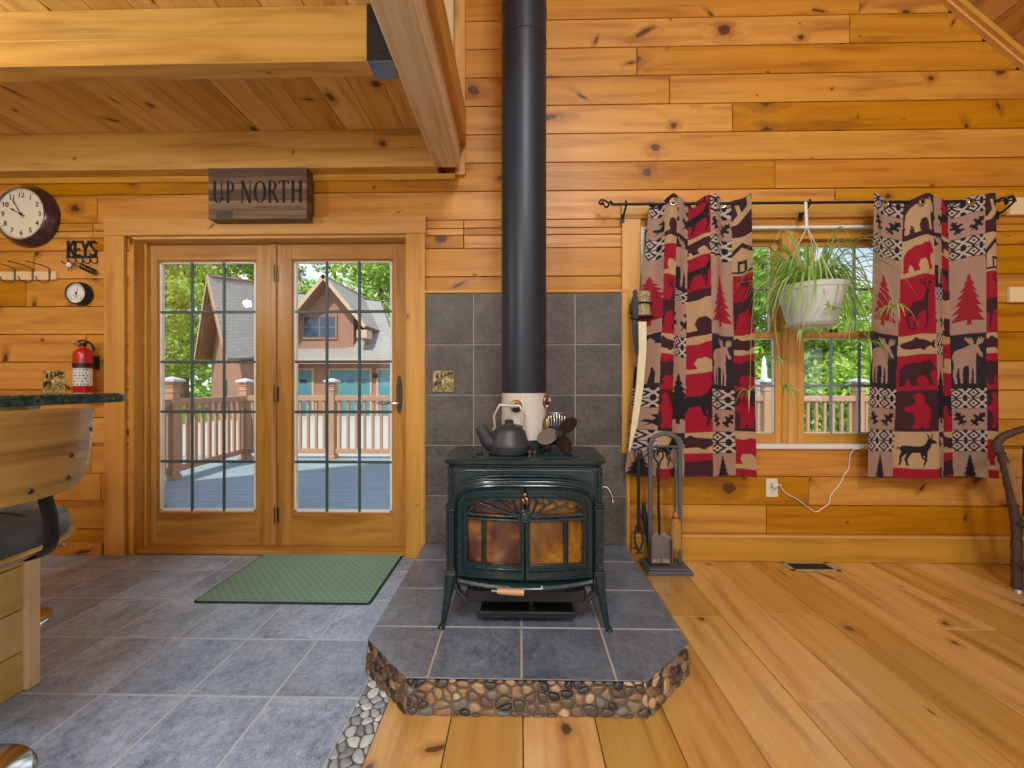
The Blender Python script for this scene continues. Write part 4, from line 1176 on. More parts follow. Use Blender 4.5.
for ang_ in (radians(32), radians(-68), radians(195)):
    mb = MB(); v = []; f = []; n = 14
    for i in range(n+1):
        t = i/n; r = .008+.078*t; w = .028*(sin(pi*min(1, .12+.80*t)))**.7*(1.0 if t < .93 else .55)
        for s in (-1, 0, 1):
            lx, lz = r, s*w+.006*t
            v.append((hubc.x+lx*cos(ang_)-lz*sin(ang_), hubc.y-.006-s*w*.45, hubc.z+lx*sin(ang_)+lz*cos(ang_)))
    for i in range(n):
        for j in (0, 1): f.append((i*3+j, i*3+j+1, i*3+3+j+1, i*3+3+j))
    m_ = len(v); v += [(p[0], p[1]+.0015, p[2]) for p in v]; f += [tuple(m_+q for q in reversed(x)) for x in f]
    for i in range(n): f += [(i*3, i*3+3, m_+i*3+3, m_+i*3), (i*3+2, m_+i*3+2, m_+i*3+5, i*3+5)]
    mb.add(v, f); fb('blade', M['fanblade'])
mb = MB(); mb.tube(bez([(fx-.05, fy+.05, zt+.115), (fx-.062, fy+.045, zt+.09), (fx-.055, fy+.04, zt+.055), (fx-.03, fy+.035, zt+.035)], 6), .0028, 6); fb('carry_wire', M['wire'])
# ================================================================ WINDOW
mb = MB()
cw0 = WX(622, -.02)
mb.box(cw0, wl, -.022, -.0005, WZ0-.05, WZ1+.045, .004, 0, 'z'); mb.box(wr, wr+(wl-cw0), -.022, -.0005, WZ0-.05, WZ1+.045, .004, 0, 'z')
mb.box(cw0-.004, wr+(wl-cw0)+.004, -.024, -.0005, WZ1+.046, WZ1+.15, .004, 0, 'x'); 
tag(mb.build('trim_window', M['trim']), 'pine casing around the window', 'trim', kind='structure')
w_ = thing('window_1', ((wl+wr)/2, .08, WZ0), 'white-lined pine double window with two double hung sashes', 'window'); w_['kind'] = 'structure'
mb = MB()
mb.box(wl, wr, -.026, .12, WZ0-.018, WZ0+.012, .004); mb.box(wl, wr, -.006, .15, WZ1-.02, WZ1, .003)
mb.box(wl, wl+.03, -.006, .15, WZ0+.012, WZ1-.02, .003); mb.box(wr-.03, wr, -.006, .15, WZ0+.012, WZ1-.02, .003)
mb.build('jamb_liner', M['white'], w_)
SYI, SYO = .055, .095
xc = WX(788, SYI)
mb = MB(); mb.box(xc-.052, xc+.052, .03, .14, WZ0+.012, WZ1-.02, .004, 0, 'z'); mb.box(xc-.018, xc+.018, .022, .032, WZ0+.012, WZ1-.02, .003, 0, 'z')
mb.box(wl+.03, wr-.03, .034, .138, WZ1-.075, WZ1-.0205, .004, 0, 'x')
mb.build('mullion', M['trim'], w_)
zmr0, zmr1 = WZ(830, 338.5, SYI), WZ(830, 332, SYI)
glz0 = WZ(830, 433.5, SYI)
def sash(x0, x1, z0, z1, Y, nm, rb, rt):
    mb = MB(); s_ = .042
    mb.box(x0, x0+s_, Y-.018, Y+.018, z0, z1, .004, 0, 'z'); mb.box(x1-s_, x1, Y-.018, Y+.018, z0, z1, .004, 0, 'z')
    mb.box(x0+s_, x1-s_, Y-.0175, Y+.0175, z0, z0+rb, .004, 0, 'x'); mb.box(x0+s_, x1-s_, Y-.0175, Y+.0175, z1-rt, z1, .004, 0, 'x')
    so = mb.build(nm, M['trim'], w_)
    a, b, c, e = x0+s_, x1-s_, z0+rb, z1-rt
    mb = MB(); g_ = .008
    for q in ((a, a+g_, c, e), (b-g_, b, c, e), (a, b, c, c+g_), (a, b, e-g_, e)): mb.box(q[0], q[1], Y-.004, Y+.012, q[2], q[3], .001)
    mb.build('glazing_spacer', M['white'], so)
    mb = MB()
    for k in (1, 2, 3):
        x = a+(b-a)*k/4; mb.box(x-.008, x+.008, Y-.006, Y+.006, c, e, .002, 0, 'z')
    z = (c+e)/2; mb.box(a, b, Y-.0055, Y+.0055, z-.008, z+.008, .002)
    mb.build('muntin_grille', M['muntinblue'], so)
    mb = MB(); mb.box(a-.003, b+.003, Y+.006, Y+.009, c-.003, e+.003); mb.build('glass_pane', M['glass'], so)
M['muntinblue'] = plain('slate_blue_muntin', '#7c8f9e', .4, 0, .5, .08, 20)
for (a, b) in ((wl+.03, xc-.052), (xc+.052, wr-.03)):
    sash(a, b, WZ0+.012, zmr1, SYI, 'lower_sash', glz0-WZ0-.012, zmr1-zmr0)
    sash(a, b, zmr0, WZ1-.075, SYO, 'upper_sash', zmr1-zmr0, .03)
mb = MB(); mb.box(xc+.25, xc+.30, SYI-.035, SYI-.018, zmr1-.004, zmr1+.012, .003); mb.build('sash_lock', M['bronze'], w_)

# ---- curtain rod
RY = -.10; rz = WZ(800, 203, RY); rx0, rx1 = WX(613, RY), WX(1000, RY)
rd = thing('curtain_rod', ((rx0+rx1)/2, RY, rz), 'long thin dark iron curtain rod with twisted ends above the window', 'curtain rod')
mb = MB(); mb.tube([(rx0, RY, rz), (rx1, RY, rz)], .0085, 12); mb.build('rod', M['rod'], rd)
for sx, x in ((-1, rx0), (1, rx1)):
    mb = MB(); P = [(x+sx*(.012*t), RY+.016*cos(t*1.5), rz+.018*sin(t*1.5)) for t in [i*.4 for i in range(18)]]
    mb.tube(P, [.008-.0003*i for i in range(18)], 8)
    mb.tube(bez([(x+sx*.02, RY, rz), (x+sx*.05, RY-.005, rz+.022), (x+sx*.075, RY, rz+.028), (x+sx*.085, RY, rz+.008), (x+sx*.06, RY, rz+.002)], 6), .006, 8)
    mb.build('finial', M['rod'], rd)
for x in (WX(623.5, -.05), WX(803, -.05), wr+.35):
    mb = MB(); mb.tube(bez([(x, -.024, rz-.055), (x, -.05, rz-.05), (x, RY, rz-.022), (x, RY-.016, rz-.002), (x, RY-.010, rz+.014)], 6), [(.009, .006)]*25, 8); mb.box(x-.012, x+.012, -.0305, -.0245, rz-.085, rz-.03, .002); mb.build('bracket', M['rod'], rd)

# ---------------------------------------------------------------- curtains with a printed lodge pattern
TAN, LTAN, MAR, RED, DRK, BLK, OFF, RTR = '#b2907e', '#c6a47a', '#43262e', '#a81a33', '#2d2a33', '#25232a', '#c6b7ab', '#a02436'
def P_(s): return [tuple(float(q) for q in p.split(',')) for p in s.split()]
BEAR = P_('.03,.40 .05,.62 .14,.76 .30,.83 .46,.80 .60,.86 .70,.84 .74,.92 .80,.86 .88,.80 .97,.64 .95,.57 .86,.55 .80,.48 .84,.30 .92,.12 .78,.08 .70,.30 .60,.40 .45,.38 .40,.24 .45,.08 .30,.08 .25,.26 .19,.32 .17,.10 .04,.08 .05,.26')
SBEAR = P_('.32,.03 .38,.25 .32,.45 .16,.50 .14,.60 .32,.66 .38,.78 .30,.90 .40,.97 .50,.98 .56,.93 .64,.86 .64,.74 .80,.58 .84,.34 .76,.20 .80,.03 .60,.03 .56,.18 .50,.03')
FISH = P_('.02,.55 .10,.68 .28,.76 .36,.92 .46,.78 .68,.70 .82,.58 .98,.78 .95,.50 .98,.22 .82,.42 .66,.30 .58,.14 .48,.26 .26,.24 .10,.36')
DEER = [P_('.10,.56 .16,.64 .50,.62 .62,.66 .72,.84 .80,.86 .90,.78 .97,.74 .93,.70 .82,.70 .78,.58 .70,.46 .44,.43 .22,.42 .12,.46'),
        P_('.16,.50 .10,.30 .10,.04 .14,.04 .16,.28 .28,.46'), P_('.26,.46 .20,.24 .24,.04 .28,.04 .26,.24 .36,.46'),
        P_('.58,.50 .64,.28 .60,.04 .64,.04 .70,.28 .70,.52'), P_('.50,.48 .56,.26 .70,.18 .72,.22 .60,.30 .62,.50'),
        P_('.74,.84 .68,.98 .71,.99 .78,.86'), P_('.80,.86 .82,.99 .85,.98 .84,.84'), P_('.11,.56 .04,.50 .06,.60')]
STAG = [P_('.20,.44 .28,.56 .52,.58 .60,.70 .64,.80 .76,.80 .80,.74 .70,.70 .72,.56 .66,.40 .40,.34 .28,.30'),
        P_('.24,.46 .14,.28 .22,.06 .26,.06 .20,.28 .36,.42'), P_('.60,.44 .66,.22 .58,.04 .62,.03 .74,.24 .70,.46'), P_('.34,.38 .30,.04 .34,.04 .42,.38'),
        P_('.62,.80 .44,.90 .42,.99 .46,.99 .48,.92 .56,.90 .56,.99 .60,.99 .61,.86 .66,.82'), P_('.68,.80 .72,.90 .70,.99 .74,.99 .76,.92 .82,.94 .82,.99 .86,.99 .86,.90 .74,.84')]
MOOSE = [P_('.06,.50 .12,.64 .34,.66 .50,.74 .62,.72 .72,.72 .80,.60 .90,.56 .92,.62 .84,.70 .78,.80 .64,.84 .50,.82 .30,.74 .10,.72 .03,.60'),
         P_('.08,.66 .08,.40 .20,.36 .44,.40 .60,.38 .70,.48 .74,.74 .5,.8 .2,.74'), P_('.08,.44 .04,.22 .10,.03 .16,.03 .14,.22 .22,.42'), P_('.22,.42 .22,.20 .26,.03 .32,.03 .30,.22 .34,.42'),
         P_('.48,.44 .50,.22 .48,.03 .55,.03 .58,.24 .60,.44'), P_('.58,.44 .64,.24 .64,.03 .71,.03 .72,.26 .70,.48'),
         P_('.62,.80 .46,.86 .36,.96 .40,.99 .46,.93 .48,.99 .52,.93 .56,.98 .62,.90'), P_('.70,.80 .74,.92 .80,.99 .82,.93 .88,.99 .89,.92 .96,.96 .92,.86 .80,.82')]
TREE = [P_('.50,.99 .42,.88 .46,.88 .34,.76 .42,.77 .26,.64 .37,.65 .18,.50 .32,.52 .11,.36 .28,.38 .04,.20 .24,.23 .0,.06 .44,.09 .42,.0 .58,.0 .56,.09 1.0,.06 .78,.23 .96,.20 .72,.38 .90,.36 .68,.52 .82,.50 .63,.65 .74,.64 .58,.77 .66,.76 .54,.88 .58,.88')]
CABIN = [P_('.10,.42 .50,.90 .90,.42 .82,.42 .82,.06 .74,.06 .74,.46 .50,.76 .26,.46 .26,.06 .18,.06 .18,.42'), P_('.40,.06 .40,.36 .60,.36 .60,.06 .54,.06 .54,.28 .46,.28 .46,.06'), P_('.22,.0 .22,.06 .8,.06 .8,.0'), P_('.7,.66 .7,.92 .78,.92 .78,.58')]
ANTL = [P_('.05,.36 .30,.40 .42,.56 .36,.84 .44,.84 .50,.62 .62,.74 .60,.98 .68,.98 .72,.74 .90,.80 .97,.70 .76,.62 .56,.48 .40,.30 .08,.26')]
def leafpoly(cx, cy, L, a):
    pts = [(0, .02), (.22, .03), (.20, .20), (.34, .22), (.36, .09), (.50, .11), (.54, .30), (.66, .24), (.66, .10), (.78, .12), (.83, .20), (.88, .08), (1.0, 0)]
    pts = pts+[(x, -y) for x, y in pts[-2:0:-1]]
    return [(cx+L*(x*cos(a)-y*sin(a))*.72, cy+L*(x*sin(a)+y*cos(a))) for x, y in pts]
LEAVES = [leafpoly(.34, .08, .88, radians(112)), leafpoly(.52, .10, .98, radians(50))]
MOT = {'bear': [BEAR], 'sbear': [SBEAR], 'fish': [FISH], 'deer': DEER, 'stag': STAG, 'moose': MOOSE, 'tree': TREE, 'cabin': CABIN, 'antl': ANTL, 'leaf': LEAVES}
def pip(X, Y, poly):
    r = np.zeros(X.shape, bool); n = len(poly)
    for i in range(n):
        x0, y0 = poly[i]; x1, y1 = poly[(i+1) % n]
        if y0 == y1: continue
        c = ((y0 > Y) != (y1 > Y)) & (X < (x1-x0)*(Y-y0)/(y1-y0)+x0)
        r ^= c
    return r
# cells: (bottom pixel row of the cell, ground, motif, colour, mirrored, margins)
def colA(o, pine=BLK):
    return [(215+o, OFF, 'band', BLK), (237+o, TAN, 'leaf', BLK), (258+o, OFF, 'band', BLK), (334+o, TAN, 'tree', RTR), (388+o, DRK, 'moose', TAN), (408.5+o, OFF, 'band', BLK), (430+o, TAN, 'leaf', BLK), (452+o, OFF, 'band', BLK), (490, TAN, 'tree', pine)]
colB = [(239, MAR, 'bear', LTAN), (277, LTAN, 'bear', RED), (335, RED, 'stag', MAR), (355, LTAN, 'fish', MAR), (390, RED, 'bear', MAR), (431, MAR, 'sbear', RED), (468, LTAN, 'deer', BLK), (490, RED, None, RED)]
colC = [(235, TAN, 'leaf', BLK), (289, DRK, 'moose', TAN), (301, OFF, 'band', BLK), (335, TAN, 'leaf', BLK), (355.5, OFF, 'band', BLK), (432, TAN, 'tree', BLK), (490, DRK, 'moose', TAN)]
colD = [(236, RED, 'stag', BLK), (256, LTAN, 'bear', MAR), (290, RED, 'deer', BLK), (336, MAR, 'bear', LTAN), (373, LTAN, 'bear', RED), (432, RED, 'deer', BLK), (453, LTAN, 'fish', MAR), (490, RED, 'bear', MAR)]
colFF = [(237, MAR, 'antl', LTAN), (275, LTAN, 'cabin', DRK), (335, RED, 'stag', MAR), (355, LTAN, 'fish', MAR), (390, RED, 'bear', MAR), (431, MAR, 'sbear', RED), (469, LTAN, 'bear', RED), (490, RED, None, RED)]
def curtain(name, label, topx, botx, cols, mirror, ytop, ybot, folds, amp, ph, NU=210, NV=560, grom=()):
    """topx / botx: pixel breaks of the printed columns at rod and hem; the cloth hangs in folds below the rod"""
    Y0 = RY
    T = np.array([WX(x, Y0) for x in topx]); B = np.array([WX(x, Y0) for x in botx])
    zt = WZ(topx[0], ytop, Y0); zb = WZ(topx[0], ybot, Y0)
    s = np.linspace(0, 1, NU)[None, :]; t = np.linspace(0, 1, NV)[:, None]
    nc = len(topx)-1
    X = (T[0]+(T[-1]-T[0])*s)*(1-t)+(B[0]+(B[-1]-B[0])*s)*t
    wv = np.sin(2*np.pi*(folds*s)+ph+.35*np.sin(2.2*t+3*s))+.25*np.sin(2*np.pi*(folds*2.3*s)+1.3+1.5*t)
    A = amp*(1-.25*t)
    Y = Y0-.012-A*wv+0*t
    X = X+.010*np.cos(2*np.pi*(folds*s)+ph)*(1-.3*t)
    Z = zt+(zb-zt)*t+.018*(1-t)*(wv-.2)+.006*t*np.sin(9*s+1)+0*s
    Z = np.where(t < .012, Z, Z)
    # colour
    brk = T[None, :]*(1-t)+B[None, :]*t       # NV x nc+1
    Xp = (T[0]+(T[-1]-T[0])*s)*(1-t)+(B[0]+(B[-1]-B[0])*s)*t
    yp = ytop+(ybot-ytop)*t+0*s
    C = np.zeros((NV, NU, 3))
    for ci in range(nc):
        lo = brk[:, ci][:, None]; hi = brk[:, ci+1][:, None]
        last = ci == nc-1
        mcol = (Xp >= lo-1e-9) & ((Xp < hi) | last)
        U = (Xp-lo)/(hi-lo)
        y0 = ytop-22 if cols[ci][0][2] != 'band' else ytop-6
        if cols[ci][0][2] in ('bear', 'leaf', 'stag', 'antl'): y0 = ytop-2
        for (y1, g, mot, fg) in cols[ci]:
            m = mcol & (yp >= y0) & (yp < y1)
            V = 1-(yp-y0)/(y1-y0)
            wpx = abs(topx[ci+1]-topx[ci]); hpx = y1-y0
            C[m] = lin(g)
            if mot == 'band':
                nd = max(1, round(wpx/19))*1.0
                u = np.abs(((U*nd+.25) % 1)-.5)*2; v = np.abs(((V*2) % 1)-.5)*2
                dd = u*1.15+v*.95
                k = ((dd > .60) & (dd < .98)) | (dd < .24) | (v > .90) | ((dd > 1.42) & (u > .75))
                C[m & k] = lin(fg)
            elif mot:
                if mot == 'tree': asp = hpx*.42
                elif mot == 'moose': asp = hpx*.80
                elif mot == 'bear': asp = hpx*1.15
                elif mot == 'fish': asp = hpx*2.0
                elif mot in ('deer', 'stag'): asp = hpx*.80
                elif mot == 'leaf': asp = hpx*1.7
                elif mot == 'sbear': asp = hpx*.55
                else: asp = hpx
                vis = cols[ci][0]
                full = max(wpx, min(asp, 38)) if wpx < 18 else min(asp, wpx*.96)
                sc = wpx/full
                UU = .5+(U-.5)*sc
                if wpx < 18: UU = mirror.get(ci, .5)+(U-.5)*sc
                q0, q1 = (.05, .95) if mot != 'tree' else (.04, .86 if hpx > 60 else .97)
                if mot == 'tree' and hpx > 60: q0, q1 = .12, .80
                VV = (V-q0)/(q1-q0)
                k = np.zeros(m.shape, bool)
                for poly in MOT[mot]: k |= pip(UU, VV, poly)
                C[m & k] = lin(fg)
            # dark thin seam
            C[m & (np.abs(yp-y1) < .5) & (mot != 'band')] *= .8
            y0 = y1
    # grommet holes are left open round the rod
    o = bpy.data.meshes.new(name)
    P = np.stack([X, Y, Z], -1).reshape(-1, 3)
    idx = np.arange(NU*NV).reshape(NV, NU)
    q = np.stack([idx[:-1, :-1], idx[1:, :-1], idx[1:, 1:], idx[:-1, 1:]], -1).reshape(-1, 4)
    holes = []
    for gx in grom:
        si = int(np.argmin(np.abs(X[0]-WX(gx, Y0)))); zc = zt-.038
        holes.append((X[0, si], Y[6, si], zc, si))
    if holes:
        cen = P[q].mean(1); keep = np.ones(len(q), bool)
        for hx, hy, hz, si in holes:
            keep &= ~(((cen[:, 0]-hx)/.018)**2+((cen[:, 2]-hz)/.018)**2 < 1)
        q = q[keep]
    org = Vector((float(X.mean()), Y0, float(zb)))
    root = thing(name, org, label, 'curtain', 'printed lodge curtains')
    P = P-np.array(org)
    # thickness: a second skin 2 mm behind
    n = len(P)
    P2 = P.copy(); P2[:, 1] += .0022
    o.from_pydata(np.concatenate([P, P2]).tolist(), [], np.concatenate([q[:, ::-1]*0+q, q[:, ::-1]+n]).tolist())
    a = o.attributes.new('pcol', 'FLOAT_COLOR', 'POINT')
    cc = np.concatenate([C.reshape(-1, 3)]*2); cc = np.concatenate([cc, np.ones((len(cc), 1))], 1)
    a.data.foreach_set('color', cc.astype(np.float32).ravel())
    uv = o.uv_layers.new(name='UVMap'); li = np.zeros(len(o.loops), np.int32); o.loops.foreach_get('vertex_index', li)
    UV = np.stack([(s*1.0*abs(T[-1]-T[0])*1.3+0*t).ravel(), (t*(zt-zb)+0*s).ravel()], -1); UV = np.concatenate([UV, UV])
    uv.data.foreach_set('uv', UV[li].astype(np.float32).ravel())
    o.materials.append(M['cloth']); o.polygons.foreach_set('use_smooth', [True]*len(o.polygons)); o.update()
    ob = bpy.data.objects.new('printed_cloth', o); COL.objects.link(ob); ob.parent = root
    for hx, hy, hz, si in holes:
        mb = MB(); mb.tube([(hx+.0205*cos(2*pi*i/24), hy-.002+.25*.0205*cos(2*pi*i/24)*(1 if si % 2 else -1), hz+.0205*sin(2*pi*i/24)) for i in range(24)], .0042, 8, closed=True)
        mb.build('grommet', M['steel'], root)
    return root
curtain('curtain', 'left lodge-print curtain hanging behind the fire tool stand, red and black animal patches',
        [650.7, 663, 676.7, 690.5, 707, 731.4, 747], [626, 654, 672, 684, 711, 736, 753.5],
        [colA(0), colB, colC, colD, colA(2), colFF], {0: .55, 1: .5, 2: .5, 3: .5, 5: .5}, 199, 476, 2.55, .026, 3.9, grom=(671, 694.5, 723))
curtain('curtain', 'right lodge-print curtain hanging beside the rustic twig chair, black walking deer near its hem',
        [868.8, 904, 930, 941, 950.5, 979.5, 991.5], [863.5, 894, 936.5, 942.5, 954, 983, 995],
        [colA(0), colB, colC, colD, colA(0), colFF], {2: .5, 3: .5, 4: .55, 5: .4}, 199, 477, 2.2, .020, 1.2, grom=(884, 918, 968))

# ---------------------------------------------------------------- hanging spider plant
PYP = -.20
pc = W(811, 307, PYP); rim = W(811, 287, PYP).z; pb = W(811, 326, PYP).z; rr = (WX(845, PYP)-WX(777.5, PYP))/2*.92
pl = thing('hanging_plant', (pc.x, PYP, pb), 'spider plant in a white hanging pot in front of the window', 'plant')
mb = MB(); mb.lathe([(0, pb+.004), (rr*.62, pb+.004), (rr*.66, pb+.012), (rr*.92, rim-.03), (rr*.95, rim-.028), (rr, rim), (rr*.96, rim), (rr*.9, rim-.03), (rr*.84, rim-.035), (0, rim-.035)], (pc.x, PYP, 0), 36); pot = mb.build('pot', M['potwhite'], pl)
mb = MB(); mb.lathe([(0, pb-.006), (rr*.66, pb-.006), (rr*.76, pb+.010), (rr*.74, pb+.011), (rr*.64, pb-.001), (0, pb-.001)], (pc.x, PYP, 0), 36); mb.build('saucer', M['potwhite'], pot)
M['soil'] = plain('potting_soil', '#3a2a1c', .95, 0, .2, .3, 50, .4)
mb = MB(); mb.lathe([(0, rim-.022), (rr*.88, rim-.026), (rr*.86, rim-.032)], (pc.x, PYP, 0), 28); mb.build('soil', M['soil'], pot)
mb = MB(); hk = (W(805.3, 203, RY-.005).x, RY-.005, rz+.012); kn = (W(807, 226, PYP+.02).x, PYP+.02, W(808, 226, PYP).z)
for k in range(3):
    a = 2*pi*k/3+.5; mb.tube([kn, (pc.x+rr*.97*cos(a), PYP+rr*.97*sin(a), rim-.004)], .0022, 6)
mb.tube([(kn[0], kn[1], kn[2]), (hk[0], hk[1]-.004, hk[2]-.012)], [(.009, .0025)]*2, 8, flat=(1, 0, 0)); mb.tube([(hk[0]+.0, RY+.015*cos(t), rz+.0135*sin(t)) for t in [i*.5-1.6 for i in range(9)]], .0035, 6)
mb.build('hanger', M['white'], pl)
rnd = random.Random(8)
def blade(mb, base, az, L, rise, droop, w, n=11):
    d = Vector((cos(az), sin(az), 0)); sd = Vector((-sin(az), cos(az), 0)); v = []; f = []
    up = rnd.uniform(.6, 1.0)
    for i in range(n+1):
        t = i/n
        out = L*(t*.95-.10*t*t); hz = rise*sin(min(1, t*1.1)*pi*.62)*up-droop*t**2.4
        p = Vector(base)+d*out+Vector((0, 0, hz)); ww = w*(.35+.65*sin(pi*min(1, t*1.05+.05))**.5)*(1-t**4)+.0004
        v += [p-sd*ww, p+Vector((0, 0, -ww*.5)), p+sd*ww]
    for i in range(n):
        for j in (0, 1): f.append((i*3+j, i*3+j+1, i*3+j+4, i*3+j+3))
    mb.add(v, f, 0, 'x', bv=rnd.random()**1.3)
mb = MB()
for k in range(260):
    az = rnd.uniform(0, 2*pi); az = atan2(sin(az)*.55, cos(az)); r0 = rnd.uniform(0, .07)
    yk = .55 if sin(az) > 0 else 1.0
    blade(mb, (pc.x+r0*cos(az), PYP+r0*sin(az)*.8, rim-.03), az, rnd.uniform(.20, .52)*(.35+.65*abs(cos(az)))*(yk if abs(cos(az)) < .6 else 1), rnd.uniform(.10, .42), rnd.uniform(.05, .46), rnd.uniform(.0040, .0085))
mb.build('foliage', M['spider'], pl, ang=70)
runs = [((-.10, -.07), (-.24, -.06, -.20), (-.22, -.05, -.44)), ((-.04, -.12), (-.10, -.12, -.18), (-.12, -.10, -.28)), ((.06, -.12), (.10, -.14, -.12), (.16, -.10, -.24)), ((.12, -.04), (.33, -.06, .05), (.40, -.10, -.14)),
        ((.02, -.13), (.03, -.17, -.06), (.02, -.15, -.16)), ((-.12, -.02), (-.33, -.02, -.06), (-.36, .0, -.62)), ((.08, -.09), (.24, -.09, -.0), (.27, -.08, -.34)), ((-.1, -.08), (-.28, -.05, .10), (-.20, -.06, -.60))]
for (b, m_, e) in runs:
    mb = MB(); p0 = Vector((pc.x+b[0], PYP+b[1]*.8, rim-.01)); p1 = Vector((pc.x+m_[0], PYP+m_[1], rim+m_[2]+.06)); p2 = Vector((pc.x+e[0], PYP+e[1], rim+e[2]))
    mb.tube(bez([p0, p1, p2], 10), .0017, 5)
    for k in range(15): blade(mb, p2, rnd.uniform(0, 2*pi), rnd.uniform(.06, .15), rnd.uniform(.01, .06), rnd.uniform(.04, .15), rnd.uniform(.003, .0055), 7)
    mb.build('plantlet', M['spider'], pl, ang=70)

# ---------------------------------------------------------------- knife-like ornament by the window
d = thing('wall_ornament', W(635, 345, -.03), 'long curved ivory coloured blade with mottled grip and black sheath on the window casing', 'ornament')
mb = MB(); z1, z0 = WZ(641, 293, -.07), WZ(641, 318, -.07); xg = WX(641, -.07)
mb.lathe([(0, z0), (.052, z0), (.054, z0+.02), (.049, z0+.06), (.051, z0+.10), (.053, z1-.004), (.045, z1), (0, z1)], (xg, -.085, 0), 28); mb.build('grip', M['grip'], d)
for zz, r in ((z0-.006, .068), (z0+.078, .060)):
    mb = MB(); mb.lathe([(.045, zz), (r, zz), (r+.003, zz+.005), (r, zz+.010), (.045, zz+.010)], (xg, -.085, 0), 28); mb.build('guard', M['iron'], d)
mb = MB(); P = [W(x, y, -.165) for x, y in ((638.5, 322), (646.5, 322), (646.5, 350), (643.5, 388), (637.5, 425), (630, 452), (628.8, 451), (631.5, 425), (636.5, 385), (639, 350))]
mb.prism([(p.x, p.z) for p in P], -.165, -.150, 'xz', 0); mb.build('blade', M['ivory'], d)
mb = MB(); P = [W(x, y, -.14) for x, y in ((632.5, 321), (640.5, 321), (640, 335), (637.5, 348), (637, 353), (635.5, 354), (634.5, 353), (634.5, 348), (632.5, 335))]
mb.prism([(p.x, p.z) for p in P], -.149, -.138, 'xz')
P = [W(x, y, -.14) for x, y in ((632.5, 319), (632, 300), (633.5, 295), (633.5, 291), (635, 289.5), (636.5, 291), (636, 295), (638, 300), (638, 319))]
mb.prism([(p.x, p.z) for p in P], -.149, -.130, 'xz'); mb.box(W(634, 300, -.14).x, W(637, 300, -.14).x, -.13, -.022, WZ(635, 312, -.1), WZ(635, 302, -.1), .002); mb.build('sheath', M['iron'], d)

# ---------------------------------------------------------------- fire tools
FYs = -.13
xa, xb = WX(650.2, FYs), WX(680, FYs); zc_ = WZ(665, 447.6, FYs); ztp = WZ(665, 436, FYs)
d = thing('fire_tool_stand', ((xa+xb)/2, FYs, 0), 'grey metal fire tool stand with an arched top beside the hearth', 'fire tool stand')
mb = MB(); bx0, bx1 = xa-.045, xb+.045
mb.box(bx0, bx1, -.225, -.045, .0005, .024, .004); mb.box(bx0+.012, bx1-.012, -.213, -.057, .024, .036, .004); mb.build('base', M['toolgrey'], d)
for x in (xa, xb):
    mb = MB(); mb.box(x-.012, x+.012, FYs-.006, FYs+.006, .036, zc_+.004, .002); mb.tube([(x-.02, FYs-.05, .037), (x, FYs-.008, .05)], .004, 6); mb.build('post', M['toolgrey'], d)
mb = MB(); mb.box(xa-.022, xb+.022, FYs-.007, FYs+.007, zc_, zc_+.012, .002)
mb.tube(bez([(xa, FYs, zc_+.01), (xa+.02, FYs, ztp-.012), ((xa+xb)/2, FYs, ztp+.012), (xb-.02, FYs, ztp-.012), (xb, FYs, zc_+.01)], 8), [(.013, .006)]*33, 8, flat=(0, 0, 1)); mb.build('arched_top', M['toolgrey'], d)
for x in (xa+.045, xa+.10, xb-.03):
    mb = MB(); mb.tube(bez([(x, FYs, zc_), (x, FYs-.03, zc_-.02), (x, FYs-.04, zc_-.005)], 5), .0035, 6); mb.build('hook', M['toolgrey'], d)
def loop_handle(mb, x, y, z, s=1.0):
    mb.tube(bez([(x, y, z-.085*s), (x-.026*s, y, z-.045*s), (x-.022*s, y, z-.008), (x, y, z), (x+.022*s, y, z-.008), (x+.026*s, y, z-.045*s), (x, y, z-.085*s)], 6), .0055, 8)
def twist(mb, x, y, z0, z1, r=.007):
    for k in (0, 1): mb.tube([(x+r*.55*cos(t+k*pi), y+r*.55*sin(t+k*pi), z0+(z1-z0)*i/30) for i, t in enumerate([j*.75 for j in range(31)])], r*.62, 6)
# shovel
YT = FYs-.045; xs_ = WX(658.5, YT)
s_ = thing('fire_shovel', (xs_, YT, .07), 'fire shovel with a twisted shaft and square worn blade hanging in the stand', 'shovel')
mb = MB(); z = WZ(658, 450, YT); loop_handle(mb, xs_, YT, z); twist(mb, xs_, YT, WZ(658, 502, YT), z-.085); mb.tube([(xs_, YT, z-.08), (xs_, YT, z-.11)], .009, 8)
mb.tube([(xs_, YT, WZ(658, 502, YT)), (xs_+.006, YT, WZ(658, 535, YT))], .0085, 10); mb.build('handle', M['iron'], s_)
mb = MB(); zu, zl = WZ(660, 533, YT), WZ(660, 562, YT); w0, w1 = .036, .060; xm_ = xs_+.008
v = [(xm_-w0, YT, zu), (xm_+w0, YT, zu), (xm_+w1, YT-.012, zu-.03), (xm_+w1, YT-.02, zl), (xm_-w1, YT-.02, zl), (xm_-w1, YT-.012, zu-.03)]
v2 = [(p[0], p[1]+.004, p[2]) for p in v]
mb.add(v+v2, [(5, 4, 3, 2, 1, 0), (6, 7, 8, 9, 10, 11)]+[(i, (i+1) % 6, 6+(i+1) % 6, 6+i) for i in range(6)])
for s in (-1, 1): mb.box(xm_+s*w1-.003, xm_+s*w1+.003, YT-.04, YT-.01, zl, zu-.03, .001)
mb.build('blade', M['shovelmetal'] if 'shovelmetal' in M else plain('worn_steel', '#7d7470', .5, .5, .5, .35, 30, .2), s_)
mb = MB(); mb.box(xm_-w1+.004, xm_-.006, YT-.0245, YT-.0205, zl+.002, zl+.03, .001); mb.box(xm_+.004, xm_+w1-.004, YT-.0245, YT-.0205, zl+.002, zl+.03, .001); mb.build('bright_edge', M['steel'], s_)
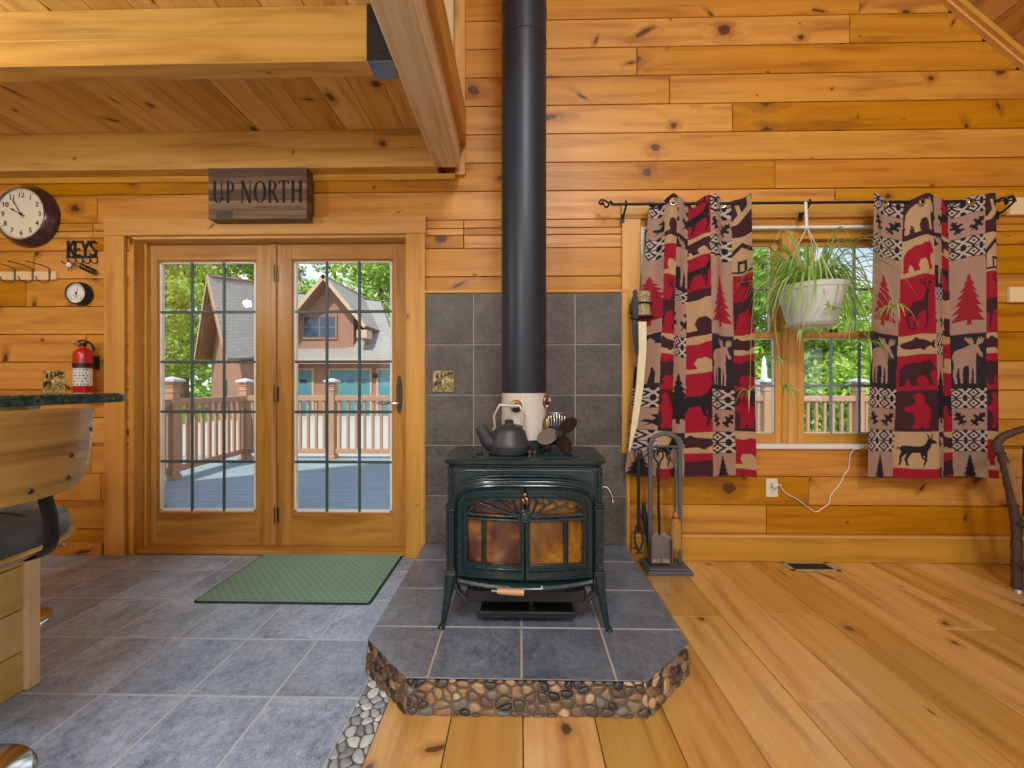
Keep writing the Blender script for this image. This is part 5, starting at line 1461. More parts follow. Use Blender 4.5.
# broom
xs_ = WX(675.5, YT); s_ = thing('hearth_broom', (xs_, YT, .12), 'small straw hearth broom with twisted iron handle hanging in the stand', 'broom')
mb = MB(); z = WZ(675, 451, YT); loop_handle(mb, xs_-.004, YT, z, 1.0); twist(mb, xs_, YT, WZ(675, 512, YT), z-.085, .008); mb.build('handle', M['toolgrey'], s_)
mb = MB(); zt_, zb_ = WZ(675, 512, YT), WZ(675, 549, YT)
mb.lathe([(0, zt_), (.011, zt_), (.016, zt_-.02), (.015, zt_-.035), (.030, zt_-.06), (.036, zt_-.12), (.034, zb_+.01)], (xs_, YT, 0), 20)
for k in range(90):
    a = rnd.uniform(0, 2*pi); r = rnd.uniform(.02, .036); mb.tube([(xs_+.03*cos(a), YT+.03*sin(a), zt_-.06), (xs_+r*1.05*cos(a), YT+r*sin(a), zb_+rnd.uniform(-.006, .012))], .0018, 4)
mb.build('bristles', M['wick'], s_)
mb = MB(); mb.lathe([(.0165, zt_-.040), (.019, zt_-.037), (.019, zt_-.031), (.0165, zt_-.028)], (xs_, YT, 0), 16); mb.build('binding', M['red'], s_)
# poker with claw
xs_ = WX(638.5, YT); s_ = thing('fire_poker', (xs_, YT, .1), 'dark iron log tongs with a looped claw end hanging left of the stand', 'fire tool')
mb = MB(); z = WZ(638, 452, YT); zc2 = WZ(638, 532, YT); ze = WZ(638, 553, YT)
mb.tube([(xs_-.001, YT, z), (xs_, YT, z-.02), (xs_, YT, z-.06), (xs_, YT, zc2)], [.006, .010, .0105, .010], 8)
loop_handle(mb, xs_-.002, YT, z+.012, .8)
for s in (-1, 1): mb.tube(bez([(xs_, YT, zc2+.06), (xs_+s*.018, YT, zc2), (xs_+s*.024, YT-.005, zc2-.05), (xs_+s*.004, YT-.01, ze+.02), (xs_-s*.020, YT-.014, ze)], 6), .006, 6)
mb.tube(bez([(xs_-.01, YT, ze+.03), (xs_-.035, YT, ze+.025)], 4), .005, 6); mb.build('tongs', M['iron'], s_)
mb = MB(); mb.tube([(xs_, YT, z-.05), (WX(648, FYs), FYs, z-.02)], .0035, 6); mb.build('hanging_hook', M['iron'], s_)
# dark handle behind
s_ = thing('tool_handle', (WX(645, -.1), -.08, .12), 'dark blue curved handle of a tool leaning behind the shovel', 'fire tool')
mb = MB(); mb.tube(bez([W(643.5, 503, -.07), W(645, 520, -.075), W(648, 540, -.08), W(651, 557, -.085)], 8), [.012]*6+[.016]*8+[.013]*11, 12); mb.build('handle', plain('dark_blue_grip', '#1d2c3a', .4, 0, .5, .1, 20), s_)
mb = MB(); a = W(651, 557, -.085); mb.tube([a, (a.x+.008, -.088, .037)], [.012, .014], 10); mb.build('shaft', M['iron'], s_)
M['muntinblue'] = M['muntinblue']

# ---------------------------------------------------------------- outlet, cord, floor vent, doormat
oc = W(771.5, 488, 0)
d = thing('wall_outlet', (oc.x, 0, oc.z), 'white electrical outlet on the wall below the window', 'outlet')
mb = MB(); mb.box(oc.x-.038, oc.x+.038, -.006, -.0003, oc.z-.060, oc.z+.060, .003); mb.build('cover_plate', M['cream'], d)
mb = MB()
for s in (-1, 1):
    mb.lathe([(0, .0085), (.015, .0085), (.017, .006), (.017, .0)], (oc.x, 0, oc.z+s*.024), 20, 'y')
mb.ball((oc.x, -.006, oc.z), .003, 8, 6); o_ = mb.build('receptacle', M['white'], d)
mb = MB(); s = -1
for q in (-.006, .006): mb.box(oc.x+q-.0012, oc.x+q+.0012, -.0092, -.0083, oc.z-.024-.001, oc.z-.024+.008)
mb.tube([(oc.x, -.0083, oc.z-.033), (oc.x, -.0093, oc.z-.033)], .0026, 8); mb.build('slots', M['ink'], o_)
d = thing('power_cord', (oc.x+.01, -.02, oc.z), 'thin white cord running from the outlet up behind the right curtain', 'cord')
mb = MB(); mb.box(oc.x-.012, oc.x+.022, -.038, -.009, oc.z+.010, oc.z+.040, .005); mb.tube([(oc.x+.022, -.024, oc.z+.026), (oc.x+.045, -.020, oc.z+.022)], [.006, .004], 8); mb.build('plug', M['white'], d)
mb = MB(); cp = [(oc.x+.04, -.02, oc.z+.023)]+[tuple(W(x, y, -.012)) for x, y in ((786, 493.5), (798, 500), (809, 508.5), (816, 512.3), (823, 508), (829, 503.5), (830.5, 496), (836, 489), (841, 482), (844, 475), (848.5, 469), (849.5, 460), (851.5, 452.5))]+[tuple(W(857, 449, -.03)), tuple(W(872, 447, -.03))]
mb.tube(bez(cp, 5), .0028, 6); mb.build('cord', M['white'], d)
q = [G(x, y, 0) for x, y in ((777.4, 560.2), (823.8, 560.2), (839.3, 571.4), (790, 571.4))]
vx0, vx1, vy0, vy1 = 1.66, 1.955, -.165, -.035
vx0, vx1 = (q[0].x+q[3].x)/2, (q[1].x+q[2].x)/2; vy0, vy1 = q[3].y, -.024
d = thing('floor_vent', ((vx0+vx1)/2, (vy0+vy1)/2, 0), 'grey metal floor register set in the planks by the baseboard', 'vent')
mb = MB(); w_ = .018
for (a, b, c, e) in ((vx0, vx1, vy0, vy0+w_), (vx0, vx1, vy1-w_, vy1), (vx0, vx0+w_*1.6, vy0, vy1), (vx1-w_*1.6, vx1, vy0, vy1)): mb.box(a, b, c, e, .0003, .005, .0015)
mb.build('frame', M['ventframe'], d)
mb = MB(); mb.box(vx0+w_, vx1-w_, vy0+w_, vy1-w_, .0003, .0012); mb.build('duct_opening', M['ventdark'], d)
mb = MB(); n = 22
for i in range(n):
    x = vx0+w_*1.6+(vx1-vx0-3.2*w_)*(i+.5)/n; mb.box(x-.0022, x+.0022, vy0+w_, vy1-w_, .0012, .0042)
mb.box(vx0+w_, vx1-w_, (vy0+vy1)/2-.003, (vy0+vy1)/2+.003, .0012, .0044); mb.build('louvers', M['bronze'], d)
ml, mr = G(192, 602, .008), G(371.5, 602, .008)
d = thing('doormat', ((ml.x+mr.x)/2, ml.y+.29, 0), 'green textured doormat on the tile floor in front of the doors', 'doormat')
my0, my1 = ml.y, .03
mb = MB(); mb.prism(rrect(ml.x+.012, mr.x-.012, my0+.012, my1-.012, .01), .004, .0095, 'xy'); mb.build('pile', M['mat'], d)
mb = MB(); mb.prism(rrect(ml.x, mr.x, my0, my1, .02), .0004, .0055, 'xy'); mb.build('rubber_edge', M['matedge'], d)
# ================================================================ THINGS ON THE LEFT WALL
# ---- sign
YS = -.106
sl, sr = WX(208.3, YS), WX(306.6, YS); s1, s0 = WZ(257, 168, YS), WZ(257, 219.3, YS)
d = thing('wall_sign', ((sl+sr)/2, -.07, s0), 'weathered plank sign reading UP NORTH above the doors', 'sign')
mb = MB(); rnd = random.Random(2); zz = s0; hs = [.17, .20, .21, .12, .14, .16]; tot = sum(hs)
for h, bq in zip(hs, (.62, .78, .30, .97, .45, .25)):
    z2 = zz+(s1-s0)*h/tot; mb.box(sl, sr, YS, -.03, zz+.0006, z2-.0006, .0015, 0, 'x', bv=bq); zz = z2
mb.build('board', M['signwood'], d)
mb = MB(); mb.box(sl+.03, sr-.03, -.031, -.0275, s0+.02, s1-.02); mb.build('backing', M['signwood'], d)
def serif(mb, ch, x, z, w, h, Y):
    """letter strokes: thick and thin stems with serifs"""
    T_, t_ = w*.23, w*.095
    def st(x0, z0, x1, z1, wd):
        a = Vector((x+x0*w, z+z0*h)); b = Vector((x+x1*w, z+z1*h)); dd = (b-a).normalized(); n = Vector((-dd.y, dd.x))*wd/2
        mb.prism([tuple(a+n), tuple(b+n), tuple(b-n), tuple(a-n)], Y-.0012, Y+.0004, 'xz')
    def sf(xc, zc, l=.36): mb.box(x+(xc-l/2)*w, x+(xc+l/2)*w, Y-.0012, Y+.0004, z+zc*h-.0015 if zc > .5 else z+zc*h, z+zc*h if zc > .5 else z+zc*h+.0015)
    def arc(cx, cz, rx, rz_, a0, a1, w0, w1, n=18):
        O = []; I = []
        for i in range(n+1):
            a = a0+(a1-a0)*i/n; th = t_/2+(T_-t_)/2*abs(cos(a))*1.0
            O.append((x+cx*w+(rx*w+th)*cos(a), z+cz*h+(rz_*h+th*.6)*sin(a))); I.append((x+cx*w+(rx*w-th)*cos(a), z+cz*h+(rz_*h-th*.6)*sin(a)))
        for i in range(n): mb.prism([O[i], O[i+1], I[i+1], I[i]], Y-.0012, Y+.0004, 'xz')
    if ch == 'U': st(.2, .28, .2, 1, T_); st(.8, .28, .8, 1, t_); arc(.5, .28, .30, .26, pi, 2*pi, 0, 0); sf(.2, 1); sf(.8, 1)
    elif ch == 'P': st(.25, 0, .25, 1, T_); arc(.38, .74, .38, .24, -pi/2, pi/2, 0, 0); st(.25, .98, .4, .98, t_); st(.25, .5, .4, .5, t_); sf(.25, 0); sf(.2, 1, .25)
    elif ch == 'N': st(.16, 0, .16, 1, t_); st(.14, 1, .84, 0, T_); st(.84, 0, .84, 1, t_); sf(.16, 0); sf(.84, 1); sf(.1, 1, .25)
    elif ch == 'O': arc(.5, .5, .38, .48, 0, 2*pi, 0, 0, 32)
    elif ch == 'R': st(.2, 0, .2, 1, T_); arc(.34, .76, .36, .22, -pi/2, pi/2, 0, 0); st(.2, .98, .36, .98, t_); st(.2, .54, .36, .54, t_); st(.42, .54, .88, 0, T_); sf(.2, 0); sf(.9, 0, .25); sf(.15, 1, .25)
    elif ch == 'T': st(.5, 0, .5, 1, T_); st(.08, .985, .92, .985, t_); st(.08, .99, .06, .82, t_); st(.92, .99, .94, .82, t_); sf(.5, 0)
    elif ch == 'H': st(.2, 0, .2, 1, T_); st(.8, 0, .8, 1, T_); st(.2, .52, .8, .52, t_); sf(.2, 0); sf(.8, 0); sf(.2, 1); sf(.8, 1)
mb = MB(); zt0 = WZ(257, 203, YS); zt1 = WZ(257, 181, YS)
for ch, a, b in (('U', 212.5, 224), ('P', 225.5, 235.5), ('N', 240.5, 252), ('O', 253.5, 266.5), ('R', 267.5, 279), ('T', 278.5, 289), ('H', 290.5, 303)):
    xa_, xb_ = WX(a, YS), WX(b, YS); serif(mb, ch, xa_, zt0, xb_-xa_, zt1-zt0, YS-.0004)
mb.build('lettering', M['ink'], d)
mb = MB(); rnd = random.Random(1); x = WX(255, YS); zq = WZ(257, 207.3, YS)
while x < WX(301, YS):
    w = rnd.uniform(.016, .03)
    P = [(x+w*i/7, YS-.001, zq+.0055*sin(i*2.4+rnd.uniform(-.5, .5))) for i in range(8)]
    mb.tube(P, .0011, 4); x += w+.008
mb.build('script_line', M['ink'], d)
mb = MB(); mb.box(WX(216.5, YS), WX(232.5, YS), YS-.002, YS+.0006, WZ(257, 218.3, YS), WZ(257, 211.5, YS), .0008); mb.build('small_plaque', plain('grey_brown_plaque', '#4d433c', .6), d)

# ---- wall clock
def RotY(c): return Matrix.Translation(c)
cb = W(29.0, 217.0, -.012); cf_ = -.062
fc_ = W(21.5, 213.5, cf_)
d = thing('wall_clock', (cb.x, 0, cb.z), 'round wall clock with cream face and deep plum brown case', 'clock')
CR = .205; FR = (WX(46, cf_)-WX(-2.5, cf_))/2
mb = MB(); mb.lathe([(0, .0005), (CR*.96, .0005), (CR, .008), (CR, .018), (CR*.97, .030), (CR*.90, .048), (FR+.014, .060), (FR+.006, .066), (FR+.002, .064), (FR, .052), (0, .052)], (cb.x, 0, cb.z), 56, 'y'); mb.build('case', M['clockbody'], d, ang=30)
mb = MB(); mb.lathe([(FR+.010, .0625), (FR+.007, .068), (FR+.003, .066), (FR-.001, .056)], (cb.x, 0, cb.z), 56, 'y'); mb.build('bezel', M['steel'], d)
mb = MB(); mb.lathe([(0, .0535), (FR, .0535)], (cb.x, 0, cb.z), 48, 'y'); fo = mb.build('dial', M['cream'], d)
RX = Matrix.Rotation(pi/2, 4, 'X')
for h in range(1, 13):
    mb = MB(); a = pi/2-2*pi*h/12; text_mb(mb, str(h), .046, Matrix.Translation((cb.x+FR*.76*cos(a), -.0542, cb.z+FR*.76*sin(a))) @ RX, bold=.0006); mb.build('numeral', M['ink'], fo)
mb = MB()
for m_ in range(60):
    a = 2*pi*m_/60; r0 = FR*(.92 if m_ % 5 else .89); w = .0009 if m_ % 5 else .002
    t_ = Vector((cos(a), sin(a))); n_ = Vector((-sin(a), cos(a)))*w
    mb.prism([tuple(Vector((cb.x, cb.z))+t_*r0+n_), tuple(Vector((cb.x, cb.z))+t_*FR*.96+n_), tuple(Vector((cb.x, cb.z))+t_*FR*.96-n_), tuple(Vector((cb.x, cb.z))+t_*r0-n_)], -.0546, -.0536, 'xz')
mb.build('minute_marks', M['ink'], fo)
def hand(ang, L, w, y):
    t_ = Vector((sin(ang), cos(ang))); n_ = Vector((cos(ang), -sin(ang))); c = Vector((cb.x, cb.z))
    mb.prism([tuple(c-t_*.03+n_*w*.6), tuple(c+t_*L*.55+n_*w*.5), tuple(c+t_*L*.72+n_*w*1.3), tuple(c+t_*L), tuple(c+t_*L*.72-n_*w*1.3), tuple(c+t_*L*.55-n_*w*.5), tuple(c-t_*.03-n_*w*.6)], y-.0012, y, 'xz')
mb = MB(); hand(2*pi*(9.92/12), FR*.52, .005, -.0560); hand(2*pi*(55/60), FR*.74, .0035, -.0575); mb.lathe([(0, .062), (.008, .061), (.009, .0545)], (cb.x, 0, cb.z), 16, 'y'); mb.build('clock_hands', M['ink'], d)

# ---- small round gauge
gb = W(81.0, 294.5, -.01); d = thing('wall_gauge', (gb.x, 0, gb.z), 'small round dial thermometer with white face and dark blue case', 'thermometer')
GR = .078; fr = .064
mb = MB(); mb.lathe([(0, .0005), (GR*.97, .0005), (GR, .006), (GR, .020), (GR*.95, .036), (fr+.006, .046), (fr, .044), (fr, .038), (0, .038)], (gb.x, 0, gb.z), 40, 'y'); mb.build('case', plain('navy_case', '#1a2530', .3, 0, .5, .05, 10), d)
mb = MB(); mb.lathe([(0, .039), (fr, .039)], (gb.x, 0, gb.z), 36, 'y'); fo = mb.build('dial', M['white'], d)
mb = MB()
for m_ in range(40):
    a = -.9+(pi+1.8)*m_/39; t_ = Vector((cos(a), sin(a))); n_ = Vector((-sin(a), cos(a)))*.0008; c = Vector((gb.x, gb.z))
    mb.prism([tuple(c+t_*fr*.80+n_), tuple(c+t_*fr*.93+n_), tuple(c+t_*fr*.93-n_), tuple(c+t_*fr*.80-n_)], -.0402, -.0391, 'xz')
mb.prism([(gb.x-.002, gb.z-.02), (gb.x+.002, gb.z-.02), (gb.x+.012, gb.z+.045)], -.0415, -.040, 'xz'); mb.lathe([(0, .043), (.006, .042), (.006, .039)], (gb.x, 0, gb.z), 12, 'y')
for q in (-1, 1):
    mb.tube([(gb.x+q*.020+.016*cos(2*pi*i/16), -.0395, gb.z-.028+.012*sin(2*pi*i/16)) for i in range(16)], .0008, 4, closed=True)
mb.build('scale_marks', M['ink'], fo)

# ---- coat hook rail
r0, r1 = WX(-14, -.02), WX(55.3, -.02); za, zb = WZ(30, 271.6, -.02), WZ(30, 280, -.02)
d = thing('coat_rail', ((r0+r1)/2, 0, zb), 'pale wooden rail with three wire coat hooks on the wall', 'coat rack')
mb = MB(); mb.box(r0, r1, -.02, -.0005, zb, za, .002, 0, 'x'); mb.build('rail', M['shelf'], d)
for px in (14.8, 32.6, 49.5):
    x = WX(px, -.022); mb = MB(); Y = -.0235
    mb.tube(bez([(x-.008, -.135, za+.030), (x-.002, -.085, za+.028), (x, -.028, za+.018), (x, Y, za-.01), (x, Y, zb+.004), (x, Y-.008, zb-.018), (x-.004, Y-.035, zb-.028), (x-.006, Y-.062, zb-.016), (x-.007, Y-.068, zb+.004)], 6), .0032, 8)
    mb.box(x-.006, x+.006, Y-.001, Y+.0034, zb+.004, za+.006, .001); mb.ball((x-.008, -.137, za+.030), .005, 8, 6); mb.build('hook', M['wire'], d)

# ---- KEYS rack
YK = -.008; kx0, kx1 = WX(66.5, YK), WX(96.5, YK); kz0, kz1 = WZ(81, 257.5, YK), WZ(81, 241.5, YK)
d = thing('key_rack', ((kx0+kx1)/2, 0, kz0), 'black iron rack reading KEYS with five hooks, keys hanging from it', 'key rack')
mb = MB(); H = kz1-kz0; w = (kx1-kx0)/4
def kst(x0, z0, x1, z1, wd=.012):
    a = Vector((x0, z0)); b = Vector((x1, z1)); dd = (b-a).normalized(); n = Vector((-dd.y, dd.x))*wd/2; a = a-dd*wd*.3; b = b+dd*wd*.3
    mb.prism([tuple(a+n), tuple(b+n), tuple(b-n), tuple(a-n)], YK, -.0015, 'xz')
def fat(*pts, wd=.013):
    for a, b in zip(pts[:-1], pts[1:]): kst(a[0], a[1], b[0], b[1], wd)
B_ = kz0+.012
x = kx0+.008; fat((x, B_), (x, kz1), wd=.015); fat((x, B_+H*.4), (x+w*.72, kz1)); fat((x+w*.2, B_+H*.5), (x+w*.78, B_))
x = kx0+w*1.05; fat((x, B_), (x, kz1), wd=.015); fat((x, kz1-.004), (x+w*.72, kz1-.004)); fat((x, B_+H*.42), (x+w*.6, B_+H*.42), wd=.010); fat((x, B_+.002), (x+w*.72, B_+.002))
x = kx0+w*2.0; fat((x, kz1), (x+w*.42, B_+H*.40), (x+w*.42, B_), wd=.014); fat((x+w*.88, kz1), (x+w*.42, B_+H*.40))
x = kx0+w*3.0; fat((x+w*.85, kz1-.012), (x+w*.6, kz1-.001), (x+w*.2, kz1-.004), (x+w*.12, B_+H*.62), (x+w*.5, B_+H*.42), (x+w*.88, B_+H*.28), (x+w*.80, B_+.004), (x+w*.4, B_-.002), (x+.004, B_+.012))
mb.build('lettering', M['iron'], d)
mb = MB(); mb.box(kx0-.004, kx1+.004, YK, -.0015, kz0-.006, kz0+.010, .001); mb.build('bar', M['iron'], d)
for i in range(5):
    x = kx0+.006+(kx1-kx0-.004)*i/4; mb = MB(); zb = kz0-.004
    mb.tube(bez([(x, -.005, zb), (x, -.006, zb-.028), (x-.006, -.012, zb-.038), (x-.016, -.02, zb-.036), (x-.022, -.022, zb-.022)], 5), .0032, 6); mb.build('hook', M['iron'], d)
def fob(name, label, p, ang, build):
    t = thing(name, p, label, 'key'); build(t, Matrix.Translation(p) @ Matrix.Rotation(ang, 4, 'Y'))
hz = kz0-.042
def f1(t, T):
    mb = MB(); mb.ball((0, -.0, -.012), .018, 16, 10, sc=(1, .35, 1.0), M=T); mb.build('tag', M['white'], t)
    mb = MB(); mb.tube([(.007*cos(2*pi*i/14), 0, .012+.008*sin(2*pi*i/14)) for i in range(14)], .0015, 6, closed=True, M=T); mb.build('key_ring', M['steel'], t); mb = MB(); mb.box(-.005, .005, -.001, .001, -.052, -.028, .0006, M=T); mb.build('key_blade', M['brass'], t)
fob('key', 'key with a white oval tag on the key rack', tuple(Vector((kx0+.030, -.022, hz))), 0, f1)
def f2(t, T):
    mb = MB(); mb.tube([(.008*cos(2*pi*i/14), 0, .008*sin(2*pi*i/14)) for i in range(14)], .0015, 6, closed=True, M=T)
    mb.build('key_ring', M['steel'], t); mb = MB(); mb.box(-.004, .004, -.001, .001, -.048, -.006, .0006, M=T); mb.box(-.010, .010, -.0015, .0015, -.022, -.004, .001, M=T); mb.build('key_blade', M['brass'], t)
fob('key', 'bare brass key on the middle hook of the key rack', tuple(Vector((kx0+.082, -.022, hz))), .15, f2)
def f3(t, T):
    mb = MB(); mb.box(.004, .110, -.012, .004, -.019, .019, .007, M=T); mb.build('remote_body', M['blackplastic'], t)
    mb = MB()
    for q in (.025, .045, .068, .09): mb.box(q-.006, q+.006, -.0135, -.0115, -.002, .009, .001, M=T)
    mb.build('remote_button', M['steel'], t)
fob('car_remote', 'dark remote key fob hanging slanted on the key rack', tuple(W(80.5, 266, -.022)), radians(24), f3)

# ---- switch plates
def plate(px0, px1, py0, py1, Y, label):
    a, b = W(px0, py1, Y), W(px1, py0, Y); cx, cz = (a.x+b.x)/2, (a.z+b.z)/2
    d = thing('switch_plate', (cx, Y, cz), label, 'light switch')
    mb = MB(); mb.box(a.x, b.x, Y-.007, Y-.0003, a.z, b.z, .003); mb.build('cover_plate', M['camo'], d)
    # woodland relief: pines and hills
    mb = MB(); w = b.x-a.x; h = b.z-a.z
    for (u, v_, s) in ((.22, .62, .30), (.42, .68, .26), (.60, .70, .24), (.15, .25, .3)):
        mb.prism([(a.x+w*(u+(x-.5)*s*.6), a.z+h*(v_+y*s)) for x, y in TREE[0]], Y-.0082, Y-.0068, 'xz', col=lin('#2c2413'))
    mb.prism([(a.x+w*x, a.z+h*y) for x, y in ((.62, .75), (.92, .8), (.95, .92), (.7, .95))], Y-.0082, Y-.0068, 'xz', col=lin('#4b3d22'))
    mb.prism([(a.x+w*(.05+.42*x), a.z+h*(.30+.22*y)) for x, y in BEAR], Y-.0084, Y-.0068, 'xz', col=lin('#3a2c18'))
    mb.build('relief', M['colour'], d)
    mb = MB(); mb.box(cx-.005, cx+.005, Y-.009, Y-.006, cz-.012, cz+.012, .001); mb.box(cx-.004, cx+.004, Y-.018, Y-.008, cz-.001, cz+.009, .002); mb.build('toggle', M['cream'], d)
plate(432.8, 454.1, 371, 392.2, -.016, 'woodland patterned switch plate on the dark tile beside the flue')
plate(43.5, 65.5, 370.5, 393, 0, 'woodland patterned switch plate on the pine wall beside the fire extinguisher')

# ---- fire extinguisher
YE = -.085; er = (WX(93.5, YE)-WX(73, YE))/2*.70; ex = WX(83.2, YE); ez0, ez1 = WZ(83, 392.5, YE), WZ(83, 352, YE)
d = thing('fire_extinguisher', (ex, YE, ez0-.02), 'small red fire extinguisher on the wall above the counter end', 'fire extinguisher')
mb = MB(); mb.lathe([(0, ez0-.02), (er*.9, ez0-.02), (er, ez0-.008), (er, ez1-.02), (er*.92, ez1), (er*.62, ez1+.016), (er*.34, ez1+.022), (er*.34, ez1+.034), (0, ez1+.034)], (ex, YE, 0), 36); mb.build('cylinder', M['red'], d)
zl0, zl1 = WZ(83, 386, YE), WZ(83, 369, YE)
mb = MB(); mb.lathe([(er+.0006, zl0), (er+.0006, zl1)], (ex, YE, 0), 24, a0=-pi, a1=.35); lb = mb.build('label', M['white'], d)
mb = MB(); rnd = random.Random(6)
for r_ in range(6):
    a = -2.5
    while a < -.35:
        w = rnd.uniform(.08, .26); z = zl0+(zl1-zl0)*(r_+.5)/6
        v = [(ex+(er+.0011)*cos(t), YE+(er+.0011)*sin(t), z+q) for t in (a, a+w/2, a+w) for q in (-.004, .005)]
        mb.add(v, [(0, 2, 3, 1), (2, 4, 5, 3)], col=lin(rnd.choice(['#3c4c78', '#8894a8', '#b05a4a', '#5b6f86', '#c8b46a']))); a += w+rnd.uniform(.06, .2)
mb.build('label_marks', M['colour'], lb)
mb = MB(); zb0, zb1 = WZ(83, 367.5, YE), WZ(83, 363.5, YE); mb.lathe([(er, zb0), (er+.003, zb0), (er+.003, zb1), (er, zb1)], (ex, YE, 0), 32); mb.box(ex-.02, ex+.02, -.075 if False else YE+er-.004, -.0005, zb0-.01, zb1+.05, .002); mb.build('strap_bracket', M['blackplastic'], d)
mb = MB(); zt_ = ez1+.034
mb.lathe([(0, zt_), (.014, zt_), (.014, zt_+.02), (0, zt_+.02)], (ex, YE, 0), 16)
mb.tube([(ex-.055, YE, zt_+.018), (ex-.01, YE, zt_+.016), (ex+.04, YE, zt_+.028)], [(.006, .011)]*3, 8, flat=(0, 0, 1)); mb.tube(bez([(ex-.03, YE, zt_+.034), (ex+.01, YE, zt_+.038), (ex+.055, YE, zt_+.014), (ex+.068, YE, zt_-.03)], 5), [(.005, .010)]*16, 8, flat=(0, 0, 1)); mb.build('valve_handle', M['blackplastic'], d)
mb = MB(); mb.lathe([(0, .016), (.012, .016), (.015, .010), (.015, 0), (0, 0)], (ex-.012, YE-.012, zt_+.012), 16, 'y'); mb.build('pressure_gauge', M['steel'], d)

# ---- door stop
a, b = W(49.5, 551, -.018), G(64, 556, 0)
d = thing('door_stop', a, 'small spring door stop with pale tips on the baseboard', 'door stop')
p0 = W(64, 545.3, -.0185); p1 = p0+Vector((-.030, -.095, .0))
mb = MB(); mb.tube([p0+(p1-p0)*(i/60)+Vector((.005*cos(i*1.3), 0, .005*sin(i*1.3))) for i in range(61)], .0016, 5); mb.build('spring', M['brass'], d)
for q, s_ in ((p1, 1), (p0, .4)):
    mb = MB(); mb.ball(q, .009, 10, 8, sc=(1, s_, 1)); mb.build('tip', M['white'], d)

# ================================================================ PENINSULA AND STOOLS
PXF = -1.845; PYE = -1.122
d = thing('breakfast_bar', (-2.15, -2.6, 0), 'breakfast bar base clad in pale horizontal pine boards under the granite top', 'cabinet')
mb = MB(); z = 0.0
for z0, z1 in ((.0, .145), (.149, .303), (.307, .465), (.469, .62), (.624, .78), (.784, .93), (.934, 1.069)):
    mb.box(PXF-.02, PXF, -4.6, PYE-.02, max(z0, .001), z1, .003, 0, 'y')
mb.box(-2.45, PXF-.02, -4.6, PYE-.02, .001, 1.069, .002, 0, 'z'); mb.build('panel', M['panel'], d)
mb = MB(); mb.box(PXF-.03, PXF+.016, PYE-.042, PYE, .0005, 1.069, .004, 0, 'z'); mb.build('end_post', M['shelf'], d)
mb = MB(); mb.prism([(PXF, 1.068), (PXF+.22, 1.068), (PXF+.22, 1.04), (PXF+.06, .88), (PXF, .86)], -1.42, -1.38, 'xz'); mb.build('corbel', M['shelf'], d)
mb = MB(); mb.prism([(PXF, 1.068), (PXF+.22, 1.068), (PXF+.22, 1.04), (PXF+.06, .88), (PXF, .86)], -2.2, -2.16, 'xz'); mb.build('corbel', M['shelf'], d)
CXE = -1.55; CYE = -1.045
mb = MB(); P = [(-2.62, -4.65), (CXE, -4.65)]+[(CXE-.05+.05*cos(a), CYE-.05+.05*sin(a)) for a in [pi/2*i/8 for i in range(9)]]+[(-2.62, CYE)]
v = []; f = []; k = len(P); lay = [(-.006, 1.070), (0, 1.076), (0, 1.099), (-.006, 1.105)]
cxm = sum(p[0] for p in P)/k; cym = sum(p[1] for p in P)/k
for o, z in lay:
    for p in P:
        n = Vector((p[0]-cxm, p[1]-cym)); v.append((p[0]+o*(1 if p[0] > cxm else -1), p[1]+o*(1 if p[1] > cym else -1), z))
for r in range(3):
    for i in range(k): f.append((r*k+i, r*k+(i+1) % k, (r+1)*k+(i+1) % k, (r+1)*k+i))
f.append(tuple(3*k+i for i in range(k))); f.append(tuple(reversed(range(k)))); mb.add(v, f)
tag(mb.build('granite_countertop', M['granite'], ang=30), 'dark green granite bar top with a rounded corner', 'countertop')

